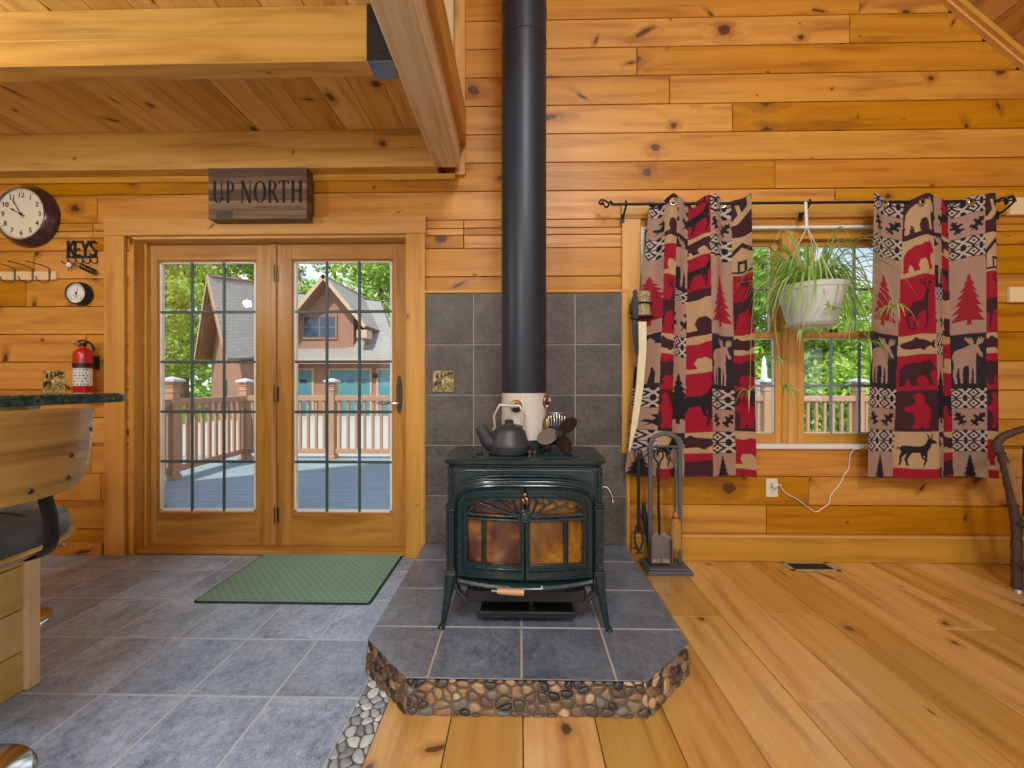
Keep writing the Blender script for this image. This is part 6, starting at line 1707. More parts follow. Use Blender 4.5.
def make_stool(loc, rz, label):
    t = thing('bar_stool', loc, label, 'bar stool', 'bar stools', rz)
    R = .225
    mb = MB(); mb.lathe([(0, .0), (R, .0), (R, .006), (R*.96, .014), (R*.5, .028), (.04, .05), (.034, .06), (0, .06)], (-.10, .04, .0005), 56); mb.build('base_disc', M['chrome'], t, local=True)
    mb = MB(); mb.tube([(-.10, .04, .05), (-.10, .04, .36)], .030, 20); mb.tube([(-.10, .04, .35), (-.09, .036, .50), (-.02, .01, .66)], .021, 20); mb.build('column', M['chrome'], t, local=True)
    # seat shell and cushion: rounded square, dished
    def se(a, r, n=3.2): c, s = cos(a), sin(a); return r*abs(c)**(2/n)*(1 if c >= 0 else -1), r*abs(s)**(2/n)*(1 if s >= 0 else -1)
    def disc(mb, lay, mi=0):
        v = []; f = []; k = 48
        for r, z, dz in lay:
            for i in range(k):
                x, y = se(2*pi*i/k, r); v.append((x, y, z+dz*((y/.23)**2-.4*(x/.23))))
        for q in range(len(lay)-1):
            for i in range(k): f.append((q*k+i, q*k+(i+1) % k, (q+1)*k+(i+1) % k, (q+1)*k+i))
        f.append(tuple((len(lay)-1)*k+i for i in range(k))); f.append(tuple(reversed(range(k)))); mb.add(v, f, mi, 'y')
    mb = MB(); disc(mb, [(.10, .660, .0), (.195, .675, .010), (.230, .699, .022), (.235, .709, .026), (.228, .711, .026)]); mb.build('seat_shell', M['oak'], t, local=True)
    mb = MB(); disc(mb, [(.218, .705, .024), (.225, .725, .024), (.218, .760, .020), (.195, .783, .014), (.13, .792, .008), (.05, .787, .0)]); cu = mb.build('cushion', M['leather'], t, local=True, ang=60)
    mb = MB()
    for y in (-.075, .075): mb.tube([(x, y, .7925-.02*max(0, (abs(x)-.10)/.1)**2*1.0+.0) for x in [-.19+.38*i/20 for i in range(21)]], .0028, 6)
    mb.build('seam', M['ink'], cu, local=True)
    # bent plywood back, concave towards the seat (faces +x outwards)
    mb = MB(); cx = -.225; rad = .485; th = .012; NA, NZ = 40, 14; amax = radians(30)
    def edge(a):
        u = abs(a)/amax; zt, zb = 1.075-.004*u, .842+.012*u*u
        if u > .80: q = (u-.80)/.20; zt -= .030*(1-sqrt(max(0, 1-q*q)))
        if u > .42: q = (u-.42)/.58; zb += .175*(1-sqrt(max(0, 1-q*q)))
        return zb, zt
    v = []; f = []
    for lay, rr_ in ((0, rad), (1, rad-th)):
        for i in range(NA+1):
            a = -amax+2*amax*i/NA; zb, zt = edge(a)
            for j in range(NZ+1):
                z = zb+(zt-zb)*j/NZ; r = rr_+.015*((z-.85)/.22)-.022*abs(a/amax)**5
                v.append((cx+r*cos(a), r*sin(a), z))
    n = (NA+1)*(NZ+1); idx = lambda l, i, j: l*n+i*(NZ+1)+j
    for i in range(NA):
        for j in range(NZ):
            f.append((idx(0, i, j), idx(0, i+1, j), idx(0, i+1, j+1), idx(0, i, j+1))); f.append((idx(1, i, j), idx(1, i, j+1), idx(1, i+1, j+1), idx(1, i+1, j)))
        f.append((idx(0, i, NZ), idx(0, i+1, NZ), idx(1, i+1, NZ), idx(1, i, NZ))); f.append((idx(0, i, 0), idx(1, i, 0), idx(1, i+1, 0), idx(0, i+1, 0)))
    for j in range(NZ):
        f.append((idx(0, 0, j), idx(0, 0, j+1), idx(1, 0, j+1), idx(1, 0, j))); f.append((idx(0, NA, j), idx(1, NA, j), idx(1, NA, j+1), idx(0, NA, j+1)))
    mb.add(v, f, 0, 'y', uvoff=(3.1, 5.2)); bk = mb.build('backrest', M['oak'], t, local=True, ang=45)
    # inner pad
    mb = MB(); v = []; f = []; rp = rad-th-.002
    for i in range(25):
        a = -amax*.86+2*amax*.86*i/24
        for j in range(8):
            z = .885+.165*j/7; r = rp-.025*sin(pi*i/24)**.5*sin(pi*j/7)**.5+.015*((z-.85)/.22)-.005; v.append((cx+r*cos(a), r*sin(a), z))
    for i in range(24):
        for j in range(7): f.append((i*8+j, i*8+j+1, i*8+9+j, i*8+8+j))
    mb.add(v, f); mb.build('back_pad', M['leather'], bk, local=True)
    # bolts
    for a, z in ((.40, 1.005), (.235, .942), (.225, .880), (.02, .868), (-.235, .942), (-.40, 1.005), (-.225, .880)):
        mb = MB(); r = rad+.015*((z-.85)/.22)-.022*abs(a/amax)**5; p = (cx+r*cos(a), r*sin(a), z); q = Vector((0, 0, 1)).rotation_difference(Vector((cos(a), sin(a), 0))).to_matrix().to_4x4()
        mb.lathe([(0, .004), (.005, .0035), (.008, 0)], (0, 0, 0), 14, M=Matrix.Translation(p) @ q); mb.build('bolt', M['bronze'], bk, local=True)
    # flat steel strap from the back to under the seat
    for a in (.135, -.135):
        mb = MB(); yy = (rad)*sin(a); x0 = cx+(rad-.002)*cos(a)
        mb.tube(bez([(x0-.022, yy, .93), (x0-.020, yy, .85), (x0-.004, yy, .78), (x0-.004, yy, .71), (x0-.03, yy*.98, .680), (x0-.09, yy*.95, .672), (.02, yy*.6, .662)], 8), [(.0035, .019)]*49, 8, flat=(1, 0, 0)); mb.build('strap', M['blackmetal'], t, local=True)
    return t
s1_ = make_stool((-1.50, -1.645, 0.0003), radians(2), 'near bar stool with bent plywood back and black cushion at the granite bar')
s2_ = copy_tree(s1_); s2_.location = (-2.57, -.80, 0.0003); s2_.rotation_euler = (0, 0, radians(180)); s2_['label'] = 'far bar stool beyond the bar end, mostly hidden, its chrome base edge showing'

# ================================================================ RIGHT SIDE: shelves and twig chair
for (py0, py1, lab) in ((197.5, 215, 'upper pale wooden shelf board on the wall right of the curtain'), (287, 302.5, 'lower pale wooden shelf board on the wall right of the curtain')):
    Yf = -.025; x0 = WX(1010.5, Yf); a, b = WZ(1010, py1, Yf), WZ(1010, py0, Yf)
    mb = MB(); mb.box(x0, XR-.02, Yf, -.0005, a, b, .003, 0, 'x'); tag(mb.build('wall_shelf', M['shelf']), lab, 'shelf')
Yc = -.34
d = thing('twig_chair', (3.2, -.5, 0), 'rustic chair of bent barky branches beside the right curtain', 'chair')
def pt(x, y, Y=Yc): return W(x, y, Y)
mb = MB(); pa = [pt(1017, 580), pt(1016.5, 556), pt(1016.5, 530), pt(1013.5, 508), pt(1008, 480), pt(1003.5, 462), pt(999.5, 451), pt(998, 447)]
pa[0].z = .012
mb.tube(bez(pa, 6), [.023-.005*i/42+.002*sin(i*1.7) for i in range(43)], 14); mb.build('leg', M['twigbark'], d)
mb = MB(); pp = [pt(1003.0, 462), pt(1005.5, 470), pt(1009, 484), pt(1013.5, 503)]; mb.tube([p+Vector((-.002, -.024, 0)) for p in pp], [.010, .014, .013, .008], 8); mb.build('bark_scar', M['twigpale'], d)
mb = MB(); f0 = pt(1013, 584); mb.lathe([(0, .0), (.036, .0), (.034, .010), (.02, .016), (0, .016)], (pa[0].x, Yc, .0004), 18); mb.build('foot_glide', M['steel'], d)
mb = MB(); mb.tube(bez([pt(996.5, 452), pt(997, 444), pt(1003, 437), pt(1015, 432), pt(1030, 428), pt(1060, 424)], 6), [.021-.004*i/30+.002*sin(i*2.1) for i in range(31)], 14); mb.build('armrest', M['twigbark'], d)
a = pa[0]
def stick(name, pts, r, mat='twigbark'):
    mb = MB(); pts = bez(pts, 5); mb.tube(pts, [r*(1+.06*sin(i*1.9)) for i in range(len(pts))], 12); mb.build(name, M[mat], d)
x0, x1, y0, y1 = a.x, a.x+.60, Yc, Yc-.50
stick('leg', [(x1, y0, .0), (x1+.01, y0, .3), (x1, y0, .62)], .036)
stick('leg', [(x0+.02, y1, .0), (x0+.02, y1-.01, .3), (x0+.0, y1, .66)], .036); stick('leg', [(x1, y1, .0), (x1, y1, .3), (x1, y1, .62)], .036)
for (p, q) in (((x0, y0, .36), (x1, y0, .36)), ((x0, y1, .38), (x1, y1, .38)), ((x0, y0, .37), (x0, y1, .37)), ((x1, y0, .37), (x1, y1, .37)), ((x0, y0, .15), (x0, y1, .15)), ((x1, y0, .15), (x1, y1, .15))):
    stick('rail', [p, tuple((Vector(p)+Vector(q))/2+Vector((0, 0, .01))), q], .022)
for i in range(9): stick('seat_slat', [(x0+.01, y1+.03+(y0-y1-.06)*i/8, .40), (x1-.01, y1+.03+(y0-y1-.06)*i/8, .405)], .02, 'twigpale')
stick('armrest', [(x0, y1, .64), (x0+.3, y1-.03, .68), (x1, y1, .62)], .03)
stick('back_post', [(x1, y0+.01, .6), (x1+.06, y0, .85), (x1+.10, y0-.02, 1.05)], .03); stick('back_post', [(x1, y1, .6), (x1+.06, y1, .85), (x1+.10, y1+.02, 1.05)], .03)
stick('back_rail', [(x1+.10, y0-.02, 1.04), (x1+.12, (y0+y1)/2, 1.12), (x1+.10, y1+.02, 1.04)], .028)
for i in range(5): stick('back_spindle', [(x1-.01, y0-.06-(.38)*i/4, .39), (x1+.10, y0-.06-.38*i/4, 1.07)], .014, 'twigpale')
stick('arm_spindle', [(x0+.16, y0, .38), (x0+.16, y0, .80)], .022); stick('arm_spindle', [(x0+.07, y0, .38), (x0+.068, y0, .60), (x0+.07, y0, .79)], .026)
# ================================================================ OUTSIDE
DZ = -.15
mb = MB(); rnd = random.Random(31); y = .175; k = 0
while y < 4.5:
    x = -9.0
    while x < 9:
        x1 = min(9.0, x+rnd.uniform(3, 5)); mb.box(x+.001, x1-.001, y, y+.134, DZ-.03, DZ, .003, 0, 'x', bv=rnd.random()); x = x1
    y += .14
mb.box(-9, 9, .17, 4.5, DZ-.26, DZ-.031, 0, 0)
tag(mb.build('deck_floor', M['deckboard'], smooth=False), 'grey composite board deck outside the doors', 'deck', kind='structure')
GZ = -.42
mb = MB(); mb.box(-70, 70, .0, 90, GZ-.3, GZ); tag(mb.build('ground', M['ground'], smooth=False), 'pale gravel yard between the deck and the house', 'ground', kind='structure')
mb = MB(); mb.box(-70, -13, 12, 90, GZ, GZ+.02); mb.box(5, 70, 6, 90, GZ, GZ+.02); tag(mb.build('ground', M['grass'], smooth=False, pivot=(0, 12, GZ)), 'green lawn at the edges of the gravel yard', 'lawn', kind='structure')

RLY = 4.25; RLX = -4.78
PT, PB = .93, .80
def post(mb, x, y, zt): mb.box(x-.07, x+.07, y-.07, y+.07, DZ, zt, .006)
def railing(name, label, p, q, posts, start=None):
    p = Vector((p[0], p[1], 0)); q = Vector((q[0], q[1], 0)); L = (q-p).length; u = (q-p)/L; nn = Vector((-u.y, u.x, 0))
    d = thing(name, ((p.x+q.x)/2, (p.y+q.y)/2, DZ), label, 'railing')
    T = Matrix(((u.x, nn.x, 0, p.x), (u.y, nn.y, 0, p.y), (0, 0, 1, 0), (0, 0, 0, 1)))
    cuts = sorted(posts)
    for s in cuts:
        mb = MB(); mb.box(s-.065, s+.065, -.065, .065, DZ, 1.17, .006, M=T); mb.box(s-.08, s+.08, -.08, .08, DZ, DZ+.06, .006, M=T); mb.box(s-.076, s+.076, -.076, .076, 1.02, 1.045, .006, M=T); mb.box(s-.076, s+.076, -.076, .076, 1.10, 1.12, .004, M=T); po = mb.build('post', M['railpaint'], d)
        mb = MB(); w = .105
        v = [(s-w, -w, 1.17), (s+w, -w, 1.17), (s+w, w, 1.17), (s-w, w, 1.17), (s-w, -w, 1.20), (s+w, -w, 1.20), (s+w, w, 1.20), (s-w, w, 1.20), (s, 0, 1.245)]
        mb.add(v, [(3, 2, 1, 0), (0, 1, 5, 4), (1, 2, 6, 5), (2, 3, 7, 6), (3, 0, 4, 7), (4, 5, 8), (5, 6, 8), (6, 7, 8), (7, 4, 8)], M=T); mb.build('post_cap', M['cap'], po, smooth=False)
    if start is not None: cuts = [start-.065]+cuts
    for a, b in zip(cuts[:-1], cuts[1:]):
        mb = MB(); mb.box(a+.065, b-.065, -.045, .045, .845, .94, .008, M=T); mb.build('top_rail', M['railpaint'], d)
        mb = MB(); mb.box(a+.065, b-.065, -.03, .03, DZ+.09, DZ+.17, .006, M=T); mb.build('bottom_rail', M['railpaint'], d)
        n = max(1, int((b-a-.13)/.135))
        for i in range(n):
            s = a+.065+(b-a-.13)*(i+.5)/n
            mb = MB(); mb.box(s-.021, s+.021, -.021, .021, DZ+.165, .85, .003, M=T); mb.build('baluster', M['railpaint'], d)
xp = [RLX]+[WX(px, RLY) for px in (332,)]+[1.35, 2.75, 4.15, 5.4]
xp = [RLX, xp[1], -1.68, -.14, 1.4, 2.82, WX(766, RLY), 5.7, 7.2]
railing('deck_railing', 'tan deck railing along the far edge of the deck', (RLX, RLY), (7.2, RLY), [x-RLX for x in xp])
yl = 2.69
railing('deck_railing', 'tan deck railing along the left side of the deck', (RLX, RLY-.07), (RLX+.20, .9), [1.50, 3.05], 0.0)

# ---- white marker post seen through the window
p = W(764, 380, 5.6)
d = thing('yard_lantern', (p.x, 5.6, DZ-.2), 'slim white pointed yard ornament standing behind the railing left of the mullion', 'ornament')
mb = MB(); mb.lathe([(0, GZ+.001), (.16, GZ+.001), (.15, p.z-.45), (.17, p.z-.10), (.17, p.z), (0, p.z)], (p.x, 5.6, 0), 16); mb.build('pedestal', M['cap'], d)
mb = MB(); zt_ = WZ(764, 356, 5.6); mb.lathe([(0, p.z), (.06, p.z), (.055, p.z+.1), (.03, zt_-.05), (0, zt_)], (p.x, 5.6, 0), 14); mb.build('spire', M['white'], d)

# ---- neighbouring house (garage with gables)
HYF = 17.0
def hp(px, py, Y=HYF): return W(px, py, Y)
gx0, gx1 = hp(255, 380).x, hp(412, 380).x
hd = thing('garage_house', (hp(330, 400).x, HYF+3, GZ), 'tan barn like garage house with grey shingle roofs and teal doors', 'house')
def quadface(mb, pts, mi=0, th=None, grain='x'):
    mb.add([tuple(p) for p in pts], [tuple(range(len(pts)))], mi, grain)
# lower wall with garage doors
ze = hp(330, 362).z
mb = MB(); mb.box(gx0-1.2, gx1, HYF, HYF+.25, GZ, ze+.25, 0, 0, 'z'); mb.box(gx0-1.2, gx1, HYF+7.5, HYF+7.7, GZ, ze+.2, 0, 0, 'z'); mb.box(gx1-.2, gx1, HYF, HYF+7.5, GZ, ze+.2, 0, 0, 'z'); mb.build('wall', M['siding'], hd, smooth=False)
def tealdoor(pa, pb, name, panes):
    x0, x1 = hp(pa, 380).x, hp(pb, 380).x; zt = hp(330, 370.5).z
    mb = MB(); mb.box(x0, x1, HYF-.04, HYF, GZ, zt, .01)
    for q in range(1, 4): mb.box(x0, x1, HYF-.046, HYF-.039, GZ+(zt-GZ)*q/4-.01, GZ+(zt-GZ)*q/4+.01)
    o = mb.build(name, M['teal'], hd)
    for (u, v) in panes:
        mb = MB(); z0, z1 = hp(330, 383.5).z, hp(330, 379.5).z; mb.box(x0+(x1-x0)*u, x0+(x1-x0)*v, HYF-.05, HYF-.035, z0, z1); mb.build('door_window', M['darkglass'], o)
    mb = MB(); mb.box(x0-.10, x0, HYF-.05, HYF, GZ, zt+.10, .01); mb.box(x1, x1+.10, HYF-.05, HYF, GZ, zt+.10, .01); mb.box(x0, x1, HYF-.05, HYF, zt, zt+.10, .01); mb.build('door_trim', M['housetrim'], o)
tealdoor(294, 312, 'garage_door', ((.35, .75),)); tealdoor(330, 370, 'garage_door', ((.12, .34), (.42, .62), (.72, .92))); tealdoor(378.5, 393, 'garage_door', ())
mb = MB(); q = hp(375.5, 376, HYF-.06); mb.box(q.x-.09, q.x+.09, HYF-.2, HYF-.01, q.z-.12, q.z+.12, .03); mb.build('wall_lamp', M['blackmetal'], hd)
# shed roof over the doors
def slab(name, P, mat, th=.12, mi_under=None):
    P = [Vector(p) for p in P]; n = (P[1]-P[0]).cross(P[2]-P[0]).normalized()
    if n.z < 0: P.reverse(); n = -n
    k = len(P); v = P+[p-n*th for p in P]
    f = [tuple(range(k)), tuple(reversed(range(k, 2*k)))]+[((i+1) % k, i, k+i, k+(i+1) % k) for i in range(k)]
    mb = MB(); e = (P[1]-P[0])
    best = max(((P[(i+1) % k]-P[i]) for i in range(k)), key=lambda w: sqrt(w.x**2+w.y**2)-abs(w.z)*3)
    mb.add(v, f, [0]+[1]*(k+1), best.normalized()); return mb.build(name, [mat, M['soffit']], hd, smooth=False)
yb = HYF+1.0
slab('shed_roof', [hp(240, 359.5, HYF-.7), hp(418, 358.5, HYF-.7), hp(418, 346, HYF+1.3), hp(240, 347, HYF+1.3)], M['shingle'])
mb = MB(); a, b = hp(240, 359.5, HYF-.74), hp(418, 358.5, HYF-.74); mb.box(a.x, b.x, HYF-.76, HYF-.70, a.z-.22, a.z+.02); mb.build('fascia', M['housetrim'], hd)
# gable dormer
YG = HYF+.9
wx0, wx1 = hp(284, 340, YG).x, hp(353.5, 340, YG).x; ap = hp(324, 279, YG)
zl = hp(284, 318, YG).z; zr = hp(353.5, 318, YG).z; zbs = hp(320, 352, YG).z
mb = MB(); mb.prism([(wx0, zbs), (wx1, zbs), (wx1, zr), (ap.x, ap.z), (wx0, zr)], YG, YG+4.5, 'xz', grain='z'); mb.build('gable_wall', M['siding'], hd, smooth=False)
RYf = YG-.75; A = hp(323.5, 274.5, RYf); R_ = hp(366.5, 326, RYf); L_ = Vector((2*A.x-R_.x, RYf, R_.z))
for nm, E in (('gable_roof', R_), ('gable_roof', L_)):
    slab(nm, [A, E, Vector((E.x, YG+4.6, E.z)), Vector((A.x, YG+4.6, A.z))], M['shingle'], .18)
mb = MB()
for E in (R_, L_):
    dd = (E-A).normalized(); nn = Vector((dd.z, 0, -dd.x)); nn = nn if nn.z < 0 else -nn
    P = [A+nn*.0, E+nn*.0, E+nn*.18, A+nn*.18]; mb.prism([(p.x, p.z) for p in P], RYf-.06, RYf-.0, 'xz')
mb.build('rake_board', M['housetrim'], hd)
mb = MB(); mb.box(R_.x-.5, R_.x+.02, RYf-.02, YG, R_.z-.62, R_.z-.2, .02); mb.build('eave_return', M['housetrim'], hd)
# dormer window
x0, x1 = hp(304, 330, YG).x, hp(336, 330, YG).x; z0, z1 = hp(320, 338, YG).z, hp(320, 317, YG).z
mb = MB(); mb.box(x0-.09, x1+.09, YG-.07, YG-.001, z0-.1, z1+.1, .01); wf = mb.build('window_frame', M['soffit'], hd)
for k in (0, 1):
    xa_, xb_ = x0+(x1-x0)*k/2+.04, x0+(x1-x0)*(k+1)/2-.04; zm = (z0+z1)/2
    for (c, e) in ((z0+.03, zm-.03), (zm+.03, z1-.03)):
        mb = MB(); mb.box(xa_, xb_, YG-.085, YG-.06, c, e, .004); mb.build('window_pane', M['darkglass'], wf)
# main roof behind
YM = HYF+1.2
slab('main_roof', [hp(250, 352, HYF+1.25), hp(399, 357, HYF+.2), hp(380.5, 301, HYF+5), hp(347, 297, HYF+5), hp(250, 290, HYF+5)], M['shingle'], .15)
slab('main_roof', [hp(399, 357, HYF+.2), hp(404, 357, HYF+9.5), hp(380.5, 301, HYF+5)], M['shingle'], .15)
slab('main_roof', [hp(250, 290, HYF+5), hp(347, 297, HYF+5), hp(380.5, 301, HYF+5), hp(404, 357, HYF+9.5), hp(250, 352, HYF+9.5)], M['shingle'], .15)
# left wing with its tall oblique gable
wg = hd
ya, yr = 14.5, 17.5
AP = hp(207.8, 274.5, ya); RB = hp(290, 285.5, yr+3.5)
LB = hp(194.5, 359, ya+1.4); FB = hp(227.5, 358.5, ya-1.8); FB2 = hp(282, 357, HYF-.9)
slab('wing_roof', [AP, FB, FB2, RB], M['shingle'], .16)
LB2 = LB+(FB2-FB)
slab('wing_roof', [AP, RB, LB2, LB], M['shingle'], .16)
# gable end wall set back under the overhang
e = (RB-AP).normalized(); e2 = Vector((e.x, e.y, 0)).normalized(); off = e2*.95
def inset(p, s): return p+(AP-p)*s
wA = AP+off-Vector((0, 0, .35)); wF = FB+off+(LB-FB)*.06; wL = LB+off+(FB-LB)*.06
base = [Vector((wF.x, wF.y, GZ)), Vector((wL.x, wL.y, GZ))]
thk = e2*.25
mb = MB(); P = [base[0], wF-Vector((0, 0, .15)), wA, wL-Vector((0, 0, .15)), base[1]]
v = P+[p+thk for p in P]; k = 5
mb.add(v, [tuple(range(k)), tuple(reversed(range(k, 2*k)))]+[((i+1) % k, i, k+i, k+(i+1) % k) for i in range(k)], 0, 'z')
fe = (FB2-FB).length; b0 = base[0]; b1 = b0+Vector((FB2.x-FB.x, FB2.y-FB.y, 0))
v = [b0, b1, b1+Vector((0, 0, wF.z-GZ-.1)), b0+Vector((0, 0, wF.z-GZ-.1))]
mb.add(v+[p+Vector((0, .25, 0)) for p in v], [(0, 1, 2, 3), (7, 6, 5, 4), (0, 4, 5, 1), (3, 2, 6, 7)], 0, 'z')
mb.build('wing_wall', M['siding'], hd, smooth=False)
mb = MB()
for E in (FB, LB):
    dn = Vector((0, 0, -.24)); t2 = -e2*.05
    v = [AP, E, E+dn, AP+dn]; v = v+[p+t2 for p in v]
    mb.add(v, [(0, 1, 2, 3), (7, 6, 5, 4), (0, 3, 7, 4), (1, 5, 6, 2), (0, 4, 5, 1), (3, 2, 6, 7)])
mb.build('rake_board', M['housetrim'], hd)
ww = (wF-wL); ww.z = 0; wd = ww.normalized(); cw = (wA+wF*.25)/1.25; cw = Vector((wA.x, wA.y, 0))+wd*.25
mb = MB(); nrm = -e2*.03
for (zz0, zz1) in ((hp(216, 346, ya).z, hp(216, 323, ya).z), (GZ+.5, hp(216, 380, ya).z)):
    p0 = Vector((cw.x, cw.y, zz0)); v = [p0, p0+wd*.35, p0+wd*.35+Vector((0, 0, zz1-zz0)), p0+Vector((0, 0, zz1-zz0))]
    mb.add(v+[q+nrm for q in v], [(0, 1, 2, 3), (7, 6, 5, 4), (0, 4, 5, 1), (3, 2, 6, 7), (0, 3, 7, 4), (1, 5, 6, 2)])
mb.build('window_pane', M['darkglass'], hd)

# ---------------------------------------------------------------- trees
def leaf_blob_mesh(mb, rnd, blobs, n, sz):
    tot = sum(b[3]*b[4]*b[5] for b in blobs)
    for (bx, by, bz, rx, ry, rz_) in blobs:
        m = max(20, int(n*rx*ry*rz_/tot))
        for _ in range(m):
            u = Vector((rnd.gauss(0, 1), rnd.gauss(0, 1), rnd.gauss(0, 1))).normalized()
            r = rnd.uniform(.55, 1.05)
            p = Vector((bx+u.x*rx*r, by+u.y*ry*r, bz+u.z*rz_*r))
            nr = (u+Vector((rnd.gauss(0, .6), rnd.gauss(0, .6), rnd.gauss(.3, .6)))).normalized()
            a = nr.orthogonal().normalized(); b = nr.cross(a); t = rnd.uniform(0, 2*pi); a, b = a*cos(t)+b*sin(t), b*cos(t)-a*sin(t)
            s = sz*rnd.uniform(.6, 1.35)
            v = [p-a*s, p+b*s*.45+nr*s*.12, p+a*s, p-b*s*.45+nr*s*.12]
            s0 = len(mb.v); mb.v += v; mb.f.append([s0, s0+1, s0+2, s0+3]); mb.m.append(0); mb.uv.append([(0, 0), (1, 0), (1, 1), (0, 1)]); mb.bv.append(min(1, max(0, rnd.gauss(.5, .25)))); mb.col.append((1, 1, 1))
def tree(name, label, x, y, h, w, n, sz, mat, seed, cat='tree', base=.18, conifer=False):
    rnd = random.Random(seed); d = thing(name, (x, y, GZ), label, cat, None)
    mb = MB(); top = h*.9
    P = [(0, 0, 0), (rnd.uniform(-.1, .1), rnd.uniform(-.1, .1), h*.3), (rnd.uniform(-.2, .2), 0, h*.6), (rnd.uniform(-.2, .2), 0, top)]
    pts = bez(P, 5); mb.tube(pts, [max(.03, h*.018*(1-.85*i/15)) for i in range(16)], 8)
    br = []
    for k in range(9):
        t = rnd.uniform(.3, .85); q = pts[int(t*15)]; a = rnd.uniform(0, 2*pi); L = w*rnd.uniform(.5, .9)*(1.1-t*.6)
        e = q+Vector((cos(a)*L, sin(a)*L, L*.5)); mb.tube([q, (q+e)/2+Vector((0, 0, .1)), e], [h*.007, h*.005, h*.002], 6); br.append(e)
    mb.build('trunk', M['bark'], d, local=True)
    mb = MB(); blobs = []
    if conifer:
        L = 9
        for k in range(L):
            t = k/(L-1); z = h*(base+(1-base)*t); r = w*(1-t)**.8+.15
            blobs.append((rnd.uniform(-.1, .1), 0, z, r, r, h*.05+.1))
    else:
        for k in range(11):
            a = rnd.uniform(0, 2*pi); t = rnd.uniform(base, .9); r = w*rnd.uniform(.30, .62)*(1.1-abs(t-.5)*.7)
            q = w*rnd.uniform(.1, .72); blobs.append((cos(a)*q, sin(a)*q, h*t, r, r, r*rnd.uniform(.6, .85)))
        for e in br: blobs.append((e.x, e.y, e.z, w*.34, w*.34, w*.26))
    leaf_blob_mesh(mb, rnd, blobs, n, sz); mb.build('foliage', M[mat], d, local=True, smooth=False)
    return d
T_ = [  # px, depth Y, height, half width, leaves, size, material, label
 (146, 26, 19, 4.4, 5200, .16, 'leaf', 'bright leafy tree at the left edge of the left door'),
 (184, 28, 20, 4.4, 5200, .18, 'leaf', 'tall bright tree behind the gable peak in the left door'),
 (216, 31, 20, 4.6, 5200, .22, 'leaf2', 'large tree rising over the wing roof in the left door'),
 (252, 34, 20, 4.8, 5200, .24, 'leaf', 'broad tree behind the ridge of the wing roof'),
 (292, 36, 16, 4.0, 4200, .24, 'leaf3', 'pine tree left of the dormer peak'),
 (336, 36, 18, 4.4, 5200, .24, 'leaf', 'yellow green tree right of the dormer peak'),
 (380, 32, 19, 4.6, 6000, .20, 'leaf', 'bright tree above the right end of the garage roof'),
 (412, 29, 16, 4.0, 5000, .19, 'leaf2', 'tree standing right of the garage house'),
 (163, 19, 8.0, 2.2, 4200, .15, 'leaf', 'leafy tree low behind the left railing, left of the wing gable'),
 (752, 13, 8.2, 2.2, 5000, .14, 'leaf2', 'tree behind the left half of the window'),
 (808, 14, 6.0, 2.2, 4200, .14, 'leaf', 'rounded leafy tree behind the window mullion'),
 (846, 11, 4.6, 1.9, 4600, .11, 'leaf', 'bright bushy tree behind the right window sash'),
 (905, 12, 5.6, 2.2, 4200, .12, 'leaf', 'leafy tree mostly hidden by the right curtain'),
 (690, 13, 9.0, 2.4, 3600, .15, 'leaf2', 'tree mostly hidden by the left curtain'),
 (790, 12.5, 4.0, 1.5, 3600, .10, 'leaf2', 'low dense bush just beyond the railing at the window mullion'),
 (838, 8.3, 2.3, 1.3, 3600, .09, 'leaf', 'low bush behind the balusters at the right sash'),
 (722, 9.5, 3.0, 1.3, 3000, .10, 'leaf', 'low bush behind the railing left of the mullion')]
for i, (px, Y, h, w, n, sz, mt, lab) in enumerate(T_):
    x = WX(px, Y); tree('bush' if h < 4 else ('pine_tree' if mt == 'leaf3' else 'tree'), lab, x, Y, h, w, n, sz, mt, 50+i, 'bush' if h < 4 else 'tree', .08 if h < 7 else .2, mt == 'leaf3')
# distant wood edge
mb = MB(); rnd = random.Random(77)
blobs = []
for k in range(70):
    a = rnd.uniform(-1.15, 1.15); R = rnd.uniform(52, 62); blobs.append((R*sin(a), R*cos(a), rnd.uniform(1, 7.5)*(1.0 if a < .35 else .55), 4.2, 4.2, 3.2))
leaf_blob_mesh(mb, rnd, blobs, 16000, .42)
o = mb.build('treeline', M['leaf2'], smooth=False, pivot=(0, 40, GZ)); tag(o, 'distant line of green woods beyond the yard', 'woods', kind='stuff')

# ================================================================ LIGHT, SKY, CAMERA
# small globe lamp over the kitchen side (its reflection shows in the door glass)
lp = Vector((-3.94, -2.85, 2.30))
d = thing('pendant_lamp', lp, 'small glowing globe pendant over the kitchen', 'lamp')
mb = MB(); mb.ball(lp, .055, 20, 12); mb.build('globe', M['lampglow'], d)
mb = MB(); mb.tube([lp+Vector((0, 0, .05)), (lp.x, lp.y, LZ-.001)], .004, 6); mb.lathe([(0, LZ-.03), (.05, LZ-.03), (.06, LZ-.001), (0, LZ-.001)], (lp.x, lp.y, 0), 20); mb.build('cord', M['blackmetal'], d)
def area(name, loc, size, power, color, target=None, shape='DISK', spread=180):
    l = bpy.data.lights.new(name, 'AREA'); l.shape = shape; l.size = size; l.energy = power; l.color = color; l.spread = radians(spread)
    o = bpy.data.objects.new(name, l); COL.objects.link(o); o.location = loc
    if target is not None: o.rotation_euler = (Vector(target)-Vector(loc)).to_track_quat('-Z', 'Y').to_euler()
    return o
L_POINT, L_MAIN, L_FILL = 54, 106, 20
def fill_point(name, loc, power, color, r=.12):
    l = bpy.data.lights.new(name, 'POINT'); l.energy = power; l.color = color; l.shadow_soft_size = r
    o = bpy.data.objects.new(name, l); COL.objects.link(o); o.location = loc
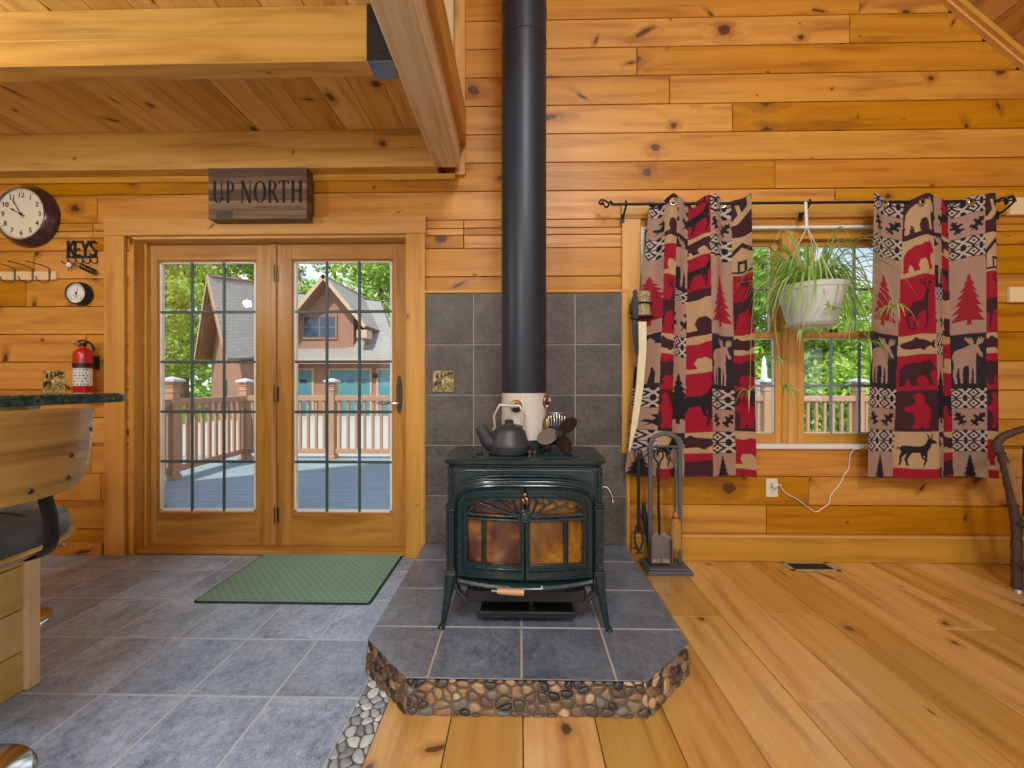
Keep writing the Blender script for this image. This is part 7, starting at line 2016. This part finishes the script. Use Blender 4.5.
fill_point('added_fill_point', (-2.83, -1.85, 2.2), L_POINT*.75, (.93, .97, 1)); fill_point('added_fill_point', (-.75, -3.1, 2.3), L_POINT*.9, (.94, .97, 1)); fill_point('added_fill_point', (-1.2, -5.4, 2.2), L_POINT, (.94, .97, 1))  # added point lights without fixtures, to brighten the left side and loft ceiling
area('added_fill_area', (.6, -4.6, 4.6), 1.0, L_MAIN, (1, .98, .95), (.6, -.3, 1.2))  # unseen area light added behind the camera to brighten the back wall
area('added_fill_area', (2.4, -4.4, 3.4), .9, L_FILL, (1, .98, .95), (1.6, 0, 1.0))  # second added area light, weak fill for the right side
w = bpy.data.worlds.new('sky'); SC.world = w; w.use_nodes = True; nt = w.node_tree; nt.nodes.clear()
def wn(t, **k):
    n = nt.nodes.new(t)
    for a, b in k.items(): setattr(n, a, b)
    return n
out = wn('ShaderNodeOutputWorld'); bg = wn('ShaderNodeBackground'); tc = wn('ShaderNodeTexCoord')
sp = wn('ShaderNodeSeparateXYZ'); nt.links.new(tc.outputs['Generated'], sp.inputs[0])
rp = wn('ShaderNodeValToRGB'); cr = rp.color_ramp; cr.elements[0].position = .0; cr.elements[0].color = lin('#d6e2ec')+(1,); cr.elements[1].position = .75; cr.elements[1].color = lin('#6f9cd2')+(1,)
nt.links.new(sp.outputs[2], rp.inputs[0])
mp = wn('ShaderNodeMapping'); mp.inputs[3].default_value = (1.6, 1.6, 4.2); nt.links.new(tc.outputs['Generated'], mp.inputs[0])
nz = wn('ShaderNodeTexNoise'); nz.inputs['Scale'].default_value = 2.2; nz.inputs['Detail'].default_value = 6; nz.inputs['Roughness'].default_value = .58; nt.links.new(mp.outputs[0], nz.inputs['Vector'])
mr = wn('ShaderNodeMapRange'); mr.interpolation_type = 'SMOOTHSTEP'; mr.inputs[1].default_value = .45; mr.inputs[2].default_value = .62; nt.links.new(nz.outputs[0], mr.inputs[0])
mx = wn('ShaderNodeMix', data_type='RGBA'); nt.links.new(mr.outputs[0], mx.inputs[0]); nt.links.new(rp.outputs[0], mx.inputs[6]); mx.inputs[7].default_value = (1, 1, 1, 1)
nt.links.new(mx.outputs[2], bg.inputs[0]); bg.inputs[1].default_value = 1.6; nt.links.new(bg.outputs[0], out.inputs[0])
sl_ = bpy.data.lights.new('sun', 'SUN'); sl_.energy = 4.6; sl_.angle = radians(.6); sl_.color = (1, .95, .86)
so = bpy.data.objects.new('sun', sl_); COL.objects.link(so)
el = radians(50); sd = Vector((.235*cos(el), .97*cos(el), -sin(el))); so.rotation_euler = sd.to_track_quat('-Z', 'Y').to_euler(); so.location = (0, -5, 12)
cam = bpy.data.cameras.new('camera'); cam.sensor_width = 36; cam.lens = F*36/1024; cam.clip_start = .02; cam.clip_end = 300
co = bpy.data.objects.new('camera', cam); COL.objects.link(co); co.location = (0, CY, CZ); co.rotation_euler = (pi/2, 0, TH); SC.camera = co
SC.view_settings.view_transform = 'Standard'; SC.view_settings.look = 'None'; SC.view_settings.gamma = 1.0; SC.view_settings.use_curve_mapping = False
SC.view_settings.exposure = 0.0
try:
    SC.cycles.use_denoising = True; SC.cycles.denoiser = 'OPENIMAGEDENOISE'
    SC.cycles.max_bounces = 10; SC.cycles.diffuse_bounces = 5; SC.cycles.glossy_bounces = 4; SC.cycles.transparent_max_bounces = 12
    SC.cycles.sample_clamp_indirect = 6
except Exception: pass
